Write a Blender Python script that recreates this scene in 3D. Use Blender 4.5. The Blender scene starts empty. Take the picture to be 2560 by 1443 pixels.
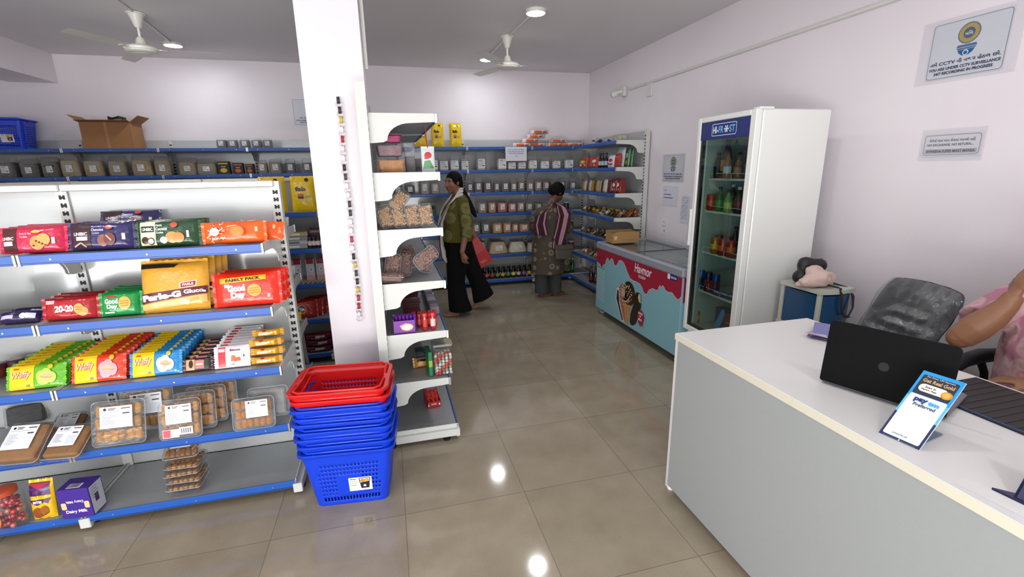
import bpy, bmesh, math, random
from mathutils import Vector, Matrix, geometry, noise
random.seed(7)
sc = bpy.context.scene
C = sc.collection
PI = math.pi
# ------------------------------------------------------------------ camera
F_PX, YAW, PITCH, ROLL = 1167.59, 0.25323794, 0.24837148, -0.01705902
CAMZ = 1.61
_fw = Vector((math.sin(YAW)*math.cos(PITCH), math.cos(YAW)*math.cos(PITCH), -math.sin(PITCH)))
_r = Vector((math.cos(YAW), -math.sin(YAW), 0)); _u = _r.cross(_fw)
CR = _r*math.cos(ROLL) + _u*math.sin(ROLL); CU = -_r*math.sin(ROLL) + _u*math.cos(ROLL)
cam = bpy.data.cameras.new('camera'); cam.lens = F_PX/2560*36; cam.sensor_width = 36; cam.clip_start = .05
camo = bpy.data.objects.new('camera', cam); C.objects.link(camo); sc.camera = camo
mw = Matrix((( CR.x, CU.x, -_fw.x, 0), (CR.y, CU.y, -_fw.y, 0), (CR.z, CU.z, -_fw.z, CAMZ), (0, 0, 0, 1)))
camo.matrix_world = mw
# ------------------------------------------------------------------ world, light, exposure
sc.view_settings.view_transform = 'Standard'; sc.view_settings.look = 'None'
sc.view_settings.gamma = 1; sc.view_settings.use_curve_mapping = False
sc.view_settings.exposure = -0.08
w = bpy.data.worlds.new('sky'); sc.world = w; w.use_nodes = True
bg = w.node_tree.nodes['Background']; bg.inputs[0].default_value = (0.80, 0.88, 1.0, 1); bg.inputs[1].default_value = 1.0
def area(name, loc, rot, sx, sy, power, col):
    l = bpy.data.lights.new(name, 'AREA'); l.shape = 'RECTANGLE'; l.size = sx; l.size_y = sy; l.energy = power; l.color = col
    o = bpy.data.objects.new(name, l); C.objects.link(o); o.location = loc; o.rotation_euler = rot
    return o
# daylight entering through the glazed shop front behind the camera
area('daylight', (-1.6, -1.62, 1.45), (math.radians(92), 0, 0), 5.4, 1.9, 80, (1.0, 0.99, 0.985))
# sunlit paving outside throws light up and deep into the shop
area('paving_bounce', (-1.6, -1.60, .55), (math.radians(122), 0, 0), 5.4, .9, 175, (1.0, 0.98, 0.97))
# ------------------------------------------------------------------ measured rays: a photo point at a known wall / shelf plane
def at(px, py, X=None, Y=None, Z=None):
    d = CR*((px-1280)/F_PX) - CU*((py-721.5)/F_PX) + _fw
    if Y is not None: t = Y/d.y
    elif X is not None: t = X/d.x
    else: t = (Z-CAMZ)/d.z
    return Vector((d.x*t, d.y*t, CAMZ+d.z*t))
# ------------------------------------------------------------------ materials
def lin(c): return tuple((v/12.92 if v <= .04045 else ((v+.055)/1.055)**2.4) for v in c)
def hx(s): return lin(tuple(int(s[i:i+2], 16)/255 for i in (0, 2, 4)))
_m = {}
def mat(s, rough=.5, metal=0., var=.06, scale=25., bump=0., bscale=60., spec=.5, coat=0., tr=0.):
    key = (s, rough, metal, var, scale, bump, bscale, spec, coat, tr)
    if key in _m: return _m[key]
    m = bpy.data.materials.new('surface_'+s); m.use_nodes = True; nt = m.node_tree; N = nt.nodes; L = nt.links
    b = N['Principled BSDF']; c = hx(s)
    tc = N.new('ShaderNodeTexCoord'); no = N.new('ShaderNodeTexNoise'); no.inputs['Scale'].default_value = scale; no.inputs['Detail'].default_value = 3
    L.new(tc.outputs['Object'], no.inputs['Vector'])
    mx = N.new('ShaderNodeMix'); mx.data_type = 'RGBA'
    mx.inputs[6].default_value = (*[max(0, v*(1-var)) for v in c], 1); mx.inputs[7].default_value = (*[min(1, v*(1+var)) for v in c], 1)
    L.new(no.outputs['Fac'], mx.inputs[0]); L.new(mx.outputs[2], b.inputs['Base Color'])
    b.inputs['Roughness'].default_value = rough; b.inputs['Metallic'].default_value = metal
    b.inputs['Specular IOR Level'].default_value = spec; b.inputs['Coat Weight'].default_value = coat
    if tr: b.inputs['Transmission Weight'].default_value = tr
    if bump:
        n2 = N.new('ShaderNodeTexNoise'); n2.inputs['Scale'].default_value = bscale; n2.inputs['Detail'].default_value = 2
        L.new(tc.outputs['Object'], n2.inputs['Vector'])
        bp = N.new('ShaderNodeBump'); bp.inputs['Strength'].default_value = bump; bp.inputs['Distance'].default_value = .01
        L.new(n2.outputs['Fac'], bp.inputs['Height']); L.new(bp.outputs[0], b.inputs['Normal'])
    _m[key] = m; return m
def film(name='clear_film', tint='ffffff', op=.12, rough=.12, refl=.25, bump=.6):
    if name in _m: return _m[name]
    m = bpy.data.materials.new(name); m.use_nodes = True; nt = m.node_tree; N = nt.nodes; L = nt.links
    for n in list(N): N.remove(n)
    out = N.new('ShaderNodeOutputMaterial'); t = N.new('ShaderNodeBsdfTransparent'); g = N.new('ShaderNodeBsdfGlossy'); d = N.new('ShaderNodeBsdfDiffuse')
    t.inputs[0].default_value = (*hx(tint), 1); g.inputs['Roughness'].default_value = rough; d.inputs[0].default_value = (.85, .86, .88, 1)
    tc = N.new('ShaderNodeTexCoord'); no = N.new('ShaderNodeTexNoise'); no.inputs['Scale'].default_value = 45; L.new(tc.outputs['Object'], no.inputs['Vector'])
    bp = N.new('ShaderNodeBump'); bp.inputs['Strength'].default_value = bump; bp.inputs['Distance'].default_value = .01; L.new(no.outputs['Fac'], bp.inputs['Height']); L.new(bp.outputs[0], g.inputs['Normal'])
    m1 = N.new('ShaderNodeMixShader'); m1.inputs[0].default_value = op; L.new(t.outputs[0], m1.inputs[1]); L.new(d.outputs[0], m1.inputs[2])
    lw = N.new('ShaderNodeLayerWeight'); lw.inputs[0].default_value = refl
    m2 = N.new('ShaderNodeMixShader'); L.new(lw.outputs['Facing'], m2.inputs[0]); L.new(m1.outputs[0], m2.inputs[1]); L.new(g.outputs[0], m2.inputs[2])
    L.new(m2.outputs[0], out.inputs[0]); _m[name] = m; return m
def glow(name, col, s):
    if name in _m: return _m[name]
    m = bpy.data.materials.new(name); m.use_nodes = True; b = m.node_tree.nodes['Principled BSDF']
    b.inputs['Emission Color'].default_value = (*col, 1); b.inputs['Emission Strength'].default_value = s; b.inputs['Base Color'].default_value = (.9, .9, .9, 1)
    _m[name] = m; return m
# ------------------------------------------------------------------ mesh builder
class MB:
    def __init__(s): s.v = []; s.f = []; s.m = []; s.mats = []; s.M = Matrix.Identity(4)
    def mi(s, m):
        if m not in s.mats: s.mats.append(m)
        return s.mats.index(m)
    def add(s, vs, fs, m):
        k = len(s.v); s.v += [s.M @ Vector(v) for v in vs]; i = s.mi(m)
        for f in fs: s.f.append(tuple(k+a for a in f)); s.m.append(i)
        return s
    def box(s, a, b, m, ch=0):
        x0, y0, z0 = a; x1, y1, z1 = b
        if ch:
            c = ch; P = [(x0+c, y0), (x1-c, y0), (x1, y0+c), (x1, y1-c), (x1-c, y1), (x0+c, y1), (x0, y1-c), (x0, y0+c)]
            cx, cy = (x0+x1)/2, (y0+y1)/2; kx = (x1-x0-2*c)/(x1-x0); ky = (y1-y0-2*c)/(y1-y0)
            Q = [(cx+(x-cx)*kx, cy+(y-cy)*ky) for x, y in P]
            vs = [(x, y, z0) for x, y in Q]+[(x, y, z0+c) for x, y in P]+[(x, y, z1-c) for x, y in P]+[(x, y, z1) for x, y in Q]
            fs = [tuple(range(7, -1, -1)), tuple(range(24, 32))]
            for r in range(3):
                for i in range(8): j = (i+1) % 8; fs.append((r*8+i, r*8+j, r*8+8+j, r*8+8+i))
            return s.add(vs, fs, m)
        vs = [(x0, y0, z0), (x1, y0, z0), (x1, y1, z0), (x0, y1, z0), (x0, y0, z1), (x1, y0, z1), (x1, y1, z1), (x0, y1, z1)]
        return s.add(vs, [(3, 2, 1, 0), (4, 5, 6, 7), (0, 1, 5, 4), (1, 2, 6, 5), (2, 3, 7, 6), (3, 0, 4, 7)], m)
    def prism(s, poly, a, b, m, ax='x'):
        # polygon in the two other axes extruded along ax
        n = len(poly)
        def p(q, t): return {'x': (t, q[0], q[1]), 'y': (q[0], t, q[1]), 'z': (q[0], q[1], t)}[ax]
        vs = [p(q, a) for q in poly]+[p(q, b) for q in poly]
        tri = geometry.tessellate_polygon([[Vector((q[0], q[1], 0)) for q in poly]])
        fs = [tuple(t) for t in tri]+[tuple(n+i for i in reversed(t)) for t in tri]+[(i, (i+1) % n, n+(i+1) % n, n+i) for i in range(n)]
        return s.add(vs, fs, m)
    def lathe(s, prof, m, n=20, c=(0, 0, 0), sx=1, sy=1, caps=True):
        vs = []; fs = []
        for r, z in prof:
            for i in range(n): a = 2*PI*i/n; vs.append((c[0]+r*sx*math.cos(a), c[1]+r*sy*math.sin(a), c[2]+z))
        for k in range(len(prof)-1):
            for i in range(n): j = (i+1) % n; fs.append((k*n+i, k*n+j, k*n+n+j, k*n+n+i))
        if caps: fs.append(tuple(range(n-1, -1, -1))); fs.append(tuple((len(prof)-1)*n+i for i in range(n)))
        return s.add(vs, fs, m)
    def tube(s, pts, r, m, n=8, closed=False):
        pts = [Vector(p) for p in pts]; rs = r if isinstance(r, (list, tuple)) else [r]*len(pts); N = len(pts); vs = []; fs = []
        up = None
        for i, p in enumerate(pts):
            a = pts[(i-1) % N] if (closed or i > 0) else p; b = pts[(i+1) % N] if (closed or i < N-1) else p
            t = (b-a).normalized()
            if up is None: up = Vector((0, 0, 1)) if abs(t.z) < .9 else Vector((1, 0, 0))
            u = (up - t*up.dot(t)).normalized(); w_ = t.cross(u); up = u
            for k in range(n): q = 2*PI*k/n; vs.append(p+(u*math.cos(q)+w_*math.sin(q))*rs[i])
        for i in range(N if closed else N-1):
            for k in range(n): j = (k+1) % n; i2 = (i+1) % N; fs.append((i*n+k, i*n+j, i2*n+j, i2*n+k))
        if not closed: fs.append(tuple(range(n-1, -1, -1))); fs.append(tuple((N-1)*n+k for k in range(n)))
        return s.add(vs, fs, m)
    def loft(s, rings, m, caps=True):
        n = len(rings[0]); vs = [v for r in rings for v in r]; fs = []
        for k in range(len(rings)-1):
            for i in range(n): j = (i+1) % n; fs.append((k*n+i, k*n+j, k*n+n+j, k*n+n+i))
        if caps: fs.append(tuple(range(n-1, -1, -1))); fs.append(tuple((len(rings)-1)*n+i for i in range(n)))
        return s.add(vs, fs, m)
    def sheet(s, rows, m):
        n = len(rows[0]); vs = [v for r in rows for v in r]
        return s.add(vs, [(k*n+i, k*n+i+1, k*n+n+i+1, k*n+n+i) for k in range(len(rows)-1) for i in range(n-1)], m)
    def ball(s, c, r, m, sx=1, sy=1, sz=1, n=12):
        pr = [(max(.02, math.sin(PI*k/(n//2)))*r, -math.cos(PI*k/(n//2))*r*sz) for k in range(n//2+1)]
        return s.lathe(pr, m, n, c, sx, sy)
    def build(s, name, parent=None, smooth=False, loc=None, rz=None):
        me = bpy.data.meshes.new(name); me.from_pydata([tuple(v) for v in s.v], [], s.f); me.update()
        for m in s.mats: me.materials.append(m)
        me.polygons.foreach_set('material_index', s.m)
        if smooth:
            me.polygons.foreach_set('use_smooth', [True]*len(me.polygons))
            try: me.set_sharp_from_angle(angle=math.radians(40))
            except Exception: pass
        o = bpy.data.objects.new(name, me); C.objects.link(o)
        if parent: o.parent = parent
        if loc is not None: o.location = loc
        if rz is not None: o.rotation_euler = (0, 0, rz)
        return o
def tag(o, label=None, cat=None, group=None, kind=None):
    if label: o['label'] = label
    if cat: o['category'] = cat
    if group: o['group'] = group
    if kind: o['kind'] = kind
    return o
def empty(name, loc=(0, 0, 0), rz=0, label=None, cat=None, group=None):
    o = bpy.data.objects.new(name, None); C.objects.link(o); o.location = loc; o.rotation_euler = (0, 0, rz); o.empty_display_size = .05
    return tag(o, label, cat, group)
def dup(root, loc=None, rot=None, label=None, group=None, scale=None, name=None):
    r = root.copy(); C.objects.link(r)
    if name: r.name = name
    if loc is not None: r.location = loc
    if rot is not None: r.rotation_euler = rot if isinstance(rot, (tuple, list)) else (0, 0, rot)
    if scale is not None: r.scale = scale if isinstance(scale, tuple) else (scale,)*3
    if label: r['label'] = label
    if group: r['group'] = group
    for ch in list(root.children):
        c = ch.copy(); C.objects.link(c); c.parent = r
        for g in ch.children: d = g.copy(); C.objects.link(d); d.parent = c
    return r
def shape(name, mb, label, cat, group=None, **k): return tag(mb.build(name, **k), label, cat, group)
# ------------------------------------------------------------------ text and flat art, mapped on a front surface
_t = {}
def text2d(body, bold=0.02, shear=0.):
    k = (body, bold, shear)
    if k in _t: return _t[k]
    c = bpy.data.curves.new('t', 'FONT'); c.body = body; c.align_x = 'CENTER'; c.align_y = 'CENTER'; c.offset = bold; c.shear = shear; c.resolution_u = 3; c.fill_mode = 'FRONT'
    o = bpy.data.objects.new('t', c); C.objects.link(o)
    dg = bpy.context.evaluated_depsgraph_get(); me = o.evaluated_get(dg).to_mesh()
    vs = [(v.co.x, v.co.y) for v in me.vertices]; fs = [tuple(p.vertices) for p in me.polygons]
    bpy.data.objects.remove(o); bpy.data.curves.remove(c)
    if not vs: _t[k] = ([], [], 1, 1); return _t[k]
    x0, x1 = min(v[0] for v in vs), max(v[0] for v in vs); y0, y1 = min(v[1] for v in vs), max(v[1] for v in vs)
    vs = [((x-(x0+x1)/2), (y-(y0+y1)/2)) for x, y in vs]
    _t[k] = (vs, fs, x1-x0, y1-y0); return _t[k]
# art items in metres, origin at face centre: ('r',x0,z0,x1,z1,col) ('e',x,z,rx,rz,col) ('p',[pts],col) ('t',text,x,z,height,col,maxwidth,angle) ('b',x0,z0,x1,z1,r,col) ('l',[pts],width,col)
def refine(vs, fs, mx):
    vs = list(vs); out = []; st = []
    for f in fs:
        if len(f) > 3: st += [(f[0], f[i], f[i+1]) for i in range(1, len(f)-1)]
        else: st.append(tuple(f))
    cache = {}
    while st:
        t = st.pop(); L_ = [((vs[t[i]][0]-vs[t[(i+1) % 3]][0])**2+(vs[t[i]][1]-vs[t[(i+1) % 3]][1])**2, i) for i in range(3)]; l, i = max(L_)
        if l <= mx*mx: out.append(t); continue
        a, b, c = t[i], t[(i+1) % 3], t[(i+2) % 3]; k = (min(a, b), max(a, b))
        if k not in cache: vs.append(((vs[a][0]+vs[b][0])/2, (vs[a][1]+vs[b][1])/2)); cache[k] = len(vs)-1
        m_ = cache[k]; st += [(a, m_, c), (m_, b, c)]
    return vs, out
def art(mb, items, F, rough=.35, step=.0005, sub=.03):
    off = step; curved = sub < .03
    for it in items:
        k = it[0]; off += step*.5
        def put(vs, fs, col):
            if curved: vs, fs = refine(vs, fs, sub)
            mb.add([F(x, z, off) for x, z in vs], fs, mat(col, rough, var=.03))
        if k == 'r':
            _, x0, z0, x1, z1, col = it; nx = max(1, min(12, int(abs(x1-x0)/sub))); nz = max(1, min(12, int(abs(z1-z0)/sub)))
            vs = [(x0+(x1-x0)*i/nx, z0+(z1-z0)*j/nz) for j in range(nz+1) for i in range(nx+1)]
            put(vs, [(j*(nx+1)+i, j*(nx+1)+i+1, (j+1)*(nx+1)+i+1, (j+1)*(nx+1)+i) for j in range(nz) for i in range(nx)], col)
        elif k == 'e':
            _, x, z, rx, rz, col = it; n = 18; vs = [(x, z)]+[(x+rx*q*math.cos(2*PI*i/n), z+rz*q*math.sin(2*PI*i/n)) for q in (.5, 1) for i in range(n)]
            fs = [(0, 1+i, 1+(i+1) % n) for i in range(n)]+[(1+i, 1+n+i, 1+n+(i+1) % n, 1+(i+1) % n) for i in range(n)]; put(vs, fs, col)
        elif k == 'p':
            _, pts, col = it; tri = geometry.tessellate_polygon([[Vector((p[0], p[1], 0)) for p in pts]])
            fs = []
            for t in tri:
                a, b, c = [pts[i] for i in t]
                fs.append(tuple(t) if (b[0]-a[0])*(c[1]-a[1])-(b[1]-a[1])*(c[0]-a[0]) > 0 else tuple(reversed(t)))
            put(pts, fs, col)
        elif k == 'b':
            _, x0, z0, x1, z1, r, col = it; pts = []
            for cx, cz, a0 in ((x1-r, z1-r, 0), (x0+r, z1-r, 90), (x0+r, z0+r, 180), (x1-r, z0+r, 270)):
                for q in range(5): a = math.radians(a0+q*22.5); pts.append((cx+r*math.cos(a), cz+r*math.sin(a)))
            put(pts, [tuple(range(20))], col)
        elif k == 'l':
            _, pts, wd, col = it
            for a, b in zip(pts[:-1], pts[1:]):
                d = Vector((b[0]-a[0], b[1]-a[1])); 
                if d.length < 1e-6: continue
                n_ = Vector((-d.y, d.x)).normalized()*wd/2
                put([(a[0]-n_.x, a[1]-n_.y), (b[0]-n_.x, b[1]-n_.y), (b[0]+n_.x, b[1]+n_.y), (a[0]+n_.x, a[1]+n_.y)], [(0, 1, 2, 3)], col)
        elif k == 't':
            body, x, z, hgt, col = it[1:6]; mwid = it[6] if len(it) > 6 else None; ang = it[7] if len(it) > 7 else 0
            bold = it[8] if len(it) > 8 else .02; shr = it[9] if len(it) > 9 else 0
            vs, fs, tw, th = text2d(body, bold, shr)
            if not vs: continue
            s = hgt/th; sx = s
            if mwid: sx = min(s*1.6, mwid/tw) if mwid/tw > s else mwid/tw
            ca, sa = math.cos(ang), math.sin(ang)
            put([(x+vx*sx*ca-vy*s*sa, z+vx*sx*sa+vy*s*ca) for vx, vy in vs], fs, col)
def lines(x0, x1, z0, dz, n, col, th=.0012, seed=0):
    r = random.Random(seed); return [('r', x0, z0-i*dz, x0+(x1-x0)*r.uniform(.55, 1), z0-i*dz+th, col) for i in range(n)]
def dashes(x, z, w, h, col, n=5, seed=0):
    r = random.Random(seed+n); out = []; p = x-w/2; u = w/n
    for i in range(n): q = u*r.uniform(.55, .9); out.append(('r', p, z-h/2, p+q, z+h/2, col)); p += u
    return out
def flatF(y=0.): return lambda x, z, o: (x, y-o, z)
# ================================================================== THE SETTING
RX, RY, CZ, LX, FY = 3.0, 6.85, 2.96, -5.6, -1.7
def walls():
    m = bpy.data.materials.new('lilac_wall_paint'); m.use_nodes = True; nt = m.node_tree; N = nt.nodes; L = nt.links; b = N['Principled BSDF']
    tc = N.new('ShaderNodeTexCoord'); n1 = N.new('ShaderNodeTexNoise'); n1.inputs['Scale'].default_value = 1.3; n1.inputs['Detail'].default_value = 5
    cr = N.new('ShaderNodeValToRGB'); cr.color_ramp.elements[0].position = .35; cr.color_ramp.elements[1].position = .7
    cr.color_ramp.elements[0].color = (*hx('e4dde2'), 1); cr.color_ramp.elements[1].color = (*hx('eae4e8'), 1)
    L.new(tc.outputs['Object'], n1.inputs[0]); L.new(n1.outputs[0], cr.inputs[0]); L.new(cr.outputs[0], b.inputs['Base Color'])
    n2 = N.new('ShaderNodeTexNoise'); n2.inputs['Scale'].default_value = 90; bp = N.new('ShaderNodeBump'); bp.inputs['Strength'].default_value = .06; L.new(tc.outputs['Object'], n2.inputs[0]); L.new(n2.outputs[0], bp.inputs['Height']); L.new(bp.outputs[0], b.inputs['Normal'])
    b.inputs['Roughness'].default_value = .42; b.inputs['Specular IOR Level'].default_value = .35
    return m
def tiles():
    m = bpy.data.materials.new('beige_floor_tiles'); m.use_nodes = True; nt = m.node_tree; N = nt.nodes; L = nt.links; b = N['Principled BSDF']
    tc = N.new('ShaderNodeTexCoord'); sp = N.new('ShaderNodeSeparateXYZ'); L.new(tc.outputs['Object'], sp.inputs[0])
    def edge(out, off):
        a = N.new('ShaderNodeMath'); a.operation = 'ADD'; a.inputs[1].default_value = 60+off; L.new(out, a.inputs[0])
        d = N.new('ShaderNodeMath'); d.operation = 'DIVIDE'; d.inputs[1].default_value = .6; L.new(a.outputs[0], d.inputs[0])
        f = N.new('ShaderNodeMath'); f.operation = 'FRACT'; L.new(d.outputs[0], f.inputs[0])
        s = N.new('ShaderNodeMath'); s.operation = 'SUBTRACT'; s.inputs[1].default_value = .5; L.new(f.outputs[0], s.inputs[0])
        q = N.new('ShaderNodeMath'); q.operation = 'ABSOLUTE'; L.new(s.outputs[0], q.inputs[0])
        g = N.new('ShaderNodeMath'); g.operation = 'GREATER_THAN'; g.inputs[1].default_value = .4972; L.new(q.outputs[0], g.inputs[0])
        fl = N.new('ShaderNodeMath'); fl.operation = 'FLOOR'; L.new(d.outputs[0], fl.inputs[0])
        return g, fl
    gx, fx = edge(sp.outputs[0], -.565+.6); gy, fy = edge(sp.outputs[1], -2.0+.6*4)
    mxm = N.new('ShaderNodeMath'); mxm.operation = 'MAXIMUM'; L.new(gx.outputs[0], mxm.inputs[0]); L.new(gy.outputs[0], mxm.inputs[1])
    cb = N.new('ShaderNodeCombineXYZ'); L.new(fx.outputs[0], cb.inputs[0]); L.new(fy.outputs[0], cb.inputs[1])
    wn = N.new('ShaderNodeTexWhiteNoise'); wn.noise_dimensions = '3D'; L.new(cb.outputs[0], wn.inputs[0])
    n1 = N.new('ShaderNodeTexNoise'); n1.inputs['Scale'].default_value = 5; n1.inputs['Detail'].default_value = 8; L.new(tc.outputs['Object'], n1.inputs[0])
    n3 = N.new('ShaderNodeTexNoise'); n3.inputs['Scale'].default_value = 160; L.new(tc.outputs['Object'], n3.inputs[0])
    cr = N.new('ShaderNodeValToRGB'); cr.color_ramp.elements[0].position = .3; cr.color_ramp.elements[1].position = .72
    cr.color_ramp.elements[0].color = (*hx('918672'), 1); cr.color_ramp.elements[1].color = (*hx('a09682'), 1); L.new(n1.outputs[0], cr.inputs[0])
    va = N.new('ShaderNodeMix'); va.data_type = 'RGBA'; va.blend_type = 'MULTIPLY'; va.inputs[0].default_value = .10; L.new(cr.outputs[0], va.inputs[6]); L.new(wn.outputs[0], va.inputs[7])
    vb = N.new('ShaderNodeMix'); vb.data_type = 'RGBA'; vb.blend_type = 'OVERLAY'; vb.inputs[0].default_value = .12; L.new(va.outputs[2], vb.inputs[6]); L.new(n3.outputs[0], vb.inputs[7])
    mg = N.new('ShaderNodeMix'); mg.data_type = 'RGBA'; mg.inputs[7].default_value = (*hx('72695c'), 1); L.new(mxm.outputs[0], mg.inputs[0]); L.new(vb.outputs[2], mg.inputs[6]); L.new(mg.outputs[2], b.inputs['Base Color'])
    b.inputs['Roughness'].default_value = .085; b.inputs['Specular IOR Level'].default_value = .45
    return m
WM = walls(); CM = mat('dedadc', .75, var=.03, scale=2)
def struct(name, mb, **k): return tag(mb.build(name, **k), kind='structure')
struct('floor', MB().box((LX-.2, FY-.2, -.12), (RX+.2, RY+.2, 0), tiles()))
struct('ceiling', MB().box((LX-.2, FY-.2, CZ), (RX+.2, RY+.2, CZ+.12), CM))
struct('wall_back', MB().box((LX-.2, RY, 0), (RX+.2, RY+.2, CZ), WM))
struct('wall_right', MB().box((RX, FY-.2, 0), (RX+.2, RY, CZ), WM))
struct('wall_left', MB().box((LX-.2, FY-.2, 0), (LX, RY, CZ), WM))
# glazed shop front behind the camera
fw_ = MB(); fw_.box((LX, FY-.2, 2.45), (RX, FY, CZ), WM).box((LX, FY-.2, 0), (-4.4, FY, 2.45), WM).box((1.2, FY-.2, 0), (RX, FY, 2.45), WM)
struct('wall_front', fw_)
AL = mat('c9ccd0', .35, .8)
for i, (x0, x1) in enumerate(((-4.4, -2.55), (-2.55, -.7), (-.7, 1.2))):
    f = MB(); f.box((x0, FY-.12, 0), (x0+.05, FY-.06, 2.45), AL).box((x1-.05, FY-.12, 0), (x1, FY-.06, 2.45), AL).box((x0+.05, FY-.12, 2.4), (x1-.05, FY-.06, 2.45), AL).box((x0+.05, FY-.12, 0), (x1-.05, FY-.06, .06), AL)
    g = struct('window_%d' % (i+1), f)
    MB().box((x0+.05, FY-.095, .06), (x1-.05, FY-.085, 2.4), film('window_glass', 'ffffff', 0, .02, .05, 0)).build('pane', g)
# ceiling beam along the left side and the square column
struct('trim_beam', MB().box((-3.98, FY, 2.655), (-3.52, RY, CZ), WM))
struct('trim_column', MB().box((-.375, 2.76, 0), (-.07, 3.2, CZ), mat('dad4d8', .45, var=.02, scale=2)))

# ================================================================== SHELVING
GREY = mat('a3a6a7', .32, .25, .03, 8); PANEL = mat('b4b7b6', .22, .1, .03, 4, spec=.6, coat=.3); BLUE = mat('1f55a8', .33, 0, .08, 12); WHT = mat('c9cbc6', .35, 0, .03, 10)
DARK = mat('151515', .6); CHROME = mat('d0d2d4', .2, .9); GALV = mat('a3a6a8', .38, .45, .05, 12)
def bracket_poly(d):
    P = [(-d, .008), (-d, -.034), (-d*.62, -.04)]
    for i in range(8): a = PI/2*(i+1)/8; P.append((-d*.62+d*.36*math.sin(a)*1.0, -.04-.085*(1-math.cos(a))))
    return P+[(-d*.2, -.135), (0, -.14), (0, .008)]
def shelf_run(name, label, loc, rz, n, pitch, levels, top, depth=.37, dd=.40, deck=.085, double=False, cap=False, blue=BLUE, rails=True):
    R = empty(name, loc, rz, label, 'shelf unit')
    L = n*pitch
    sides = (1, -1) if double else (1,)
    for i in range(n+1):
        x = i*pitch; m = MB(); m.box((x-.022, 0, .05), (x+.022, .05, top), WHT)
        z = .16
        while z < top-.05:
            for s_ in sides:
                y = -.0008 if s_ > 0 else .05
                for dx in (-.012, .003): m.box((x+dx, y, z), (x+dx+.009, y+.0012, z+.020), DARK)
                m.box((x-.004, y, z+.004), (x+.004, y+.0010, z+.014), DARK)
            z += .0375
        p = m.build('post', R)
        f = MB()
        f.box((x-.02, -dd+.005 if True else 0, .025), (x+.02, 0 if not double else .05+dd-.005, .07), WHT, .003)
        f.box((x-.022, -dd-.012, .022), (x+.022, -dd+.012, .072), WHT, .003)
        for yy in ([-dd+.07, .02] + ([.05+dd-.07] if double else [])): f.lathe([(.02, 0), (.022, .012), (.01, .014), (.01, .03)], DARK, 12, (x, yy, 0))
        for yy in (-.10, -.17): f.lathe([(.006, 0), (.006, .005)], CHROME, 8, (x, yy, .066))
        f.build('base_leg', R)
    for i in range(n):
        x0 = i*pitch+.022; x1 = (i+1)*pitch-.022; z = .08
        m = MB()
        while z < top-.01:
            z2 = min(z+.297, top-.004); m.box((x0, .012, z), (x1, .038, z2), PANEL, .002); z += .300
        m.build('back_panel', R)
        if cap: MB().box((x0-.02, -.012, top-.028), (x1+.02, .062, top+.004), mat('d6d4cb', .25, .5), .004).build('top_cap', R)
    lv = [(deck, dd, True)]+[(z, depth, False) for z in levels]
    bm = {}
    for (z, d, base) in lv:
        for s_ in sides:
            for i in range(n):
                key = (d, base)
                if key not in bm:
                    w_ = pitch-.012
                    t = MB(); t.box((-w_/2+.006, -d+.004, -.03 if not base else -.02), (w_/2-.006, 0, 0), GALV, .002)
                    q = MB(); q.box((-w_/2+.004, -d-.006, -.036), (w_/2-.004, -d+.003, .004), blue, .002)
                    q.box((-w_/2+.004, -d-.008, -.030), (w_/2-.004, -d-.0055, -.028), mat('14347a', .4))
                    for k in (-1, 0, 1): q.lathe([(.004, 0), (.003, .002)], CHROME, 8, (0, 0, 0)) if False else q.box((k*w_*.38-.003, -d-.0085, -.019), (k*w_*.38+.003, -d-.006, -.013), CHROME)
                    b_ = MB()
                    if not base: b_.prism(bracket_poly(d), -.002, .002, WHT, 'x')
                    else: b_.box((-.002, -d, -.022), (.002, 0, .012), WHT)
                    b_.box((-.005, -d-.010, -.040), (.005, -d+.004, .008), CHROME, .0015)
                    bm[key] = [t, q, b_, None, None, None]
                t, q, b_, to, qo, bo = bm[key]
                xc = (i+.5)*pitch; rot = 0 if s_ > 0 else PI; yb = 0 if s_ > 0 else .05
                if to is None: o = t.build('shelf', R)
                else: o = to.copy(); C.objects.link(o); o.parent = R
                o.location = (xc, yb, z); o.rotation_euler = (0, 0, rot)
                if qo is None: qq = q.build('price_rail', o); tag(qq, 'blue price rail')
                else: qq = qo.copy(); C.objects.link(qq); qq.parent = o
                for e, xx in enumerate((-(pitch/2-.007), pitch/2-.007)):
                    if bo is None: bb = b_.build('bracket', o); bo = bb
                    else: bb = bo.copy(); C.objects.link(bb); bb.parent = o
                    bb.location = (xx, 0, 0)
                bm[key][3:] = [o, qq, bo]
    return R
LV4 = [.39, .70, 1.0, 1.30]; LV6 = [.44, .74, 1.03, 1.315, 1.615, 1.915]
G1Y, G1R = 2.70, -.56          # near gondola: post plane and right end
shelf_run('gondola_shelving', 'long white and grey island shelving stocked with biscuits, nearest the front left', (G1R-4*.92, G1Y, 0), 0, 4, .92, LV4, 1.575, double=True, cap=True)
G2Y, G2R = 4.52, -.56
shelf_run('gondola_shelving', 'second island shelving behind the biscuit island, its dim end seen left of the column', (G2R-4*.92, G2Y, 0), 0, 4, .92, LV4, 1.575, double=True, cap=True)
RKX = -.065
shelf_run('end_shelving', 'tall white shelving standing side-on against the column, holding snack trays', (RKX, 2.60, 0), PI/2, 2, .92, [.40, .70, 1.0, 1.30, 1.60, 1.895], 2.045, depth=.34, dd=.375)
BY = 6.80; BL = 6.42
shelf_run('wall_shelving', 'tall grey and blue wall shelving along the back wall, right of the column', (-.735, BY-.03, 0), 0, 4, .905, LV6, 2.03, depth=.36, dd=.40)
shelf_run('wall_shelving', 'tall grey and blue wall shelving along the back wall, left of the column', (-4.33, BY-.03, 0), 0, 4, .92, LV6, 2.03, depth=.36, dd=.40)
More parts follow.
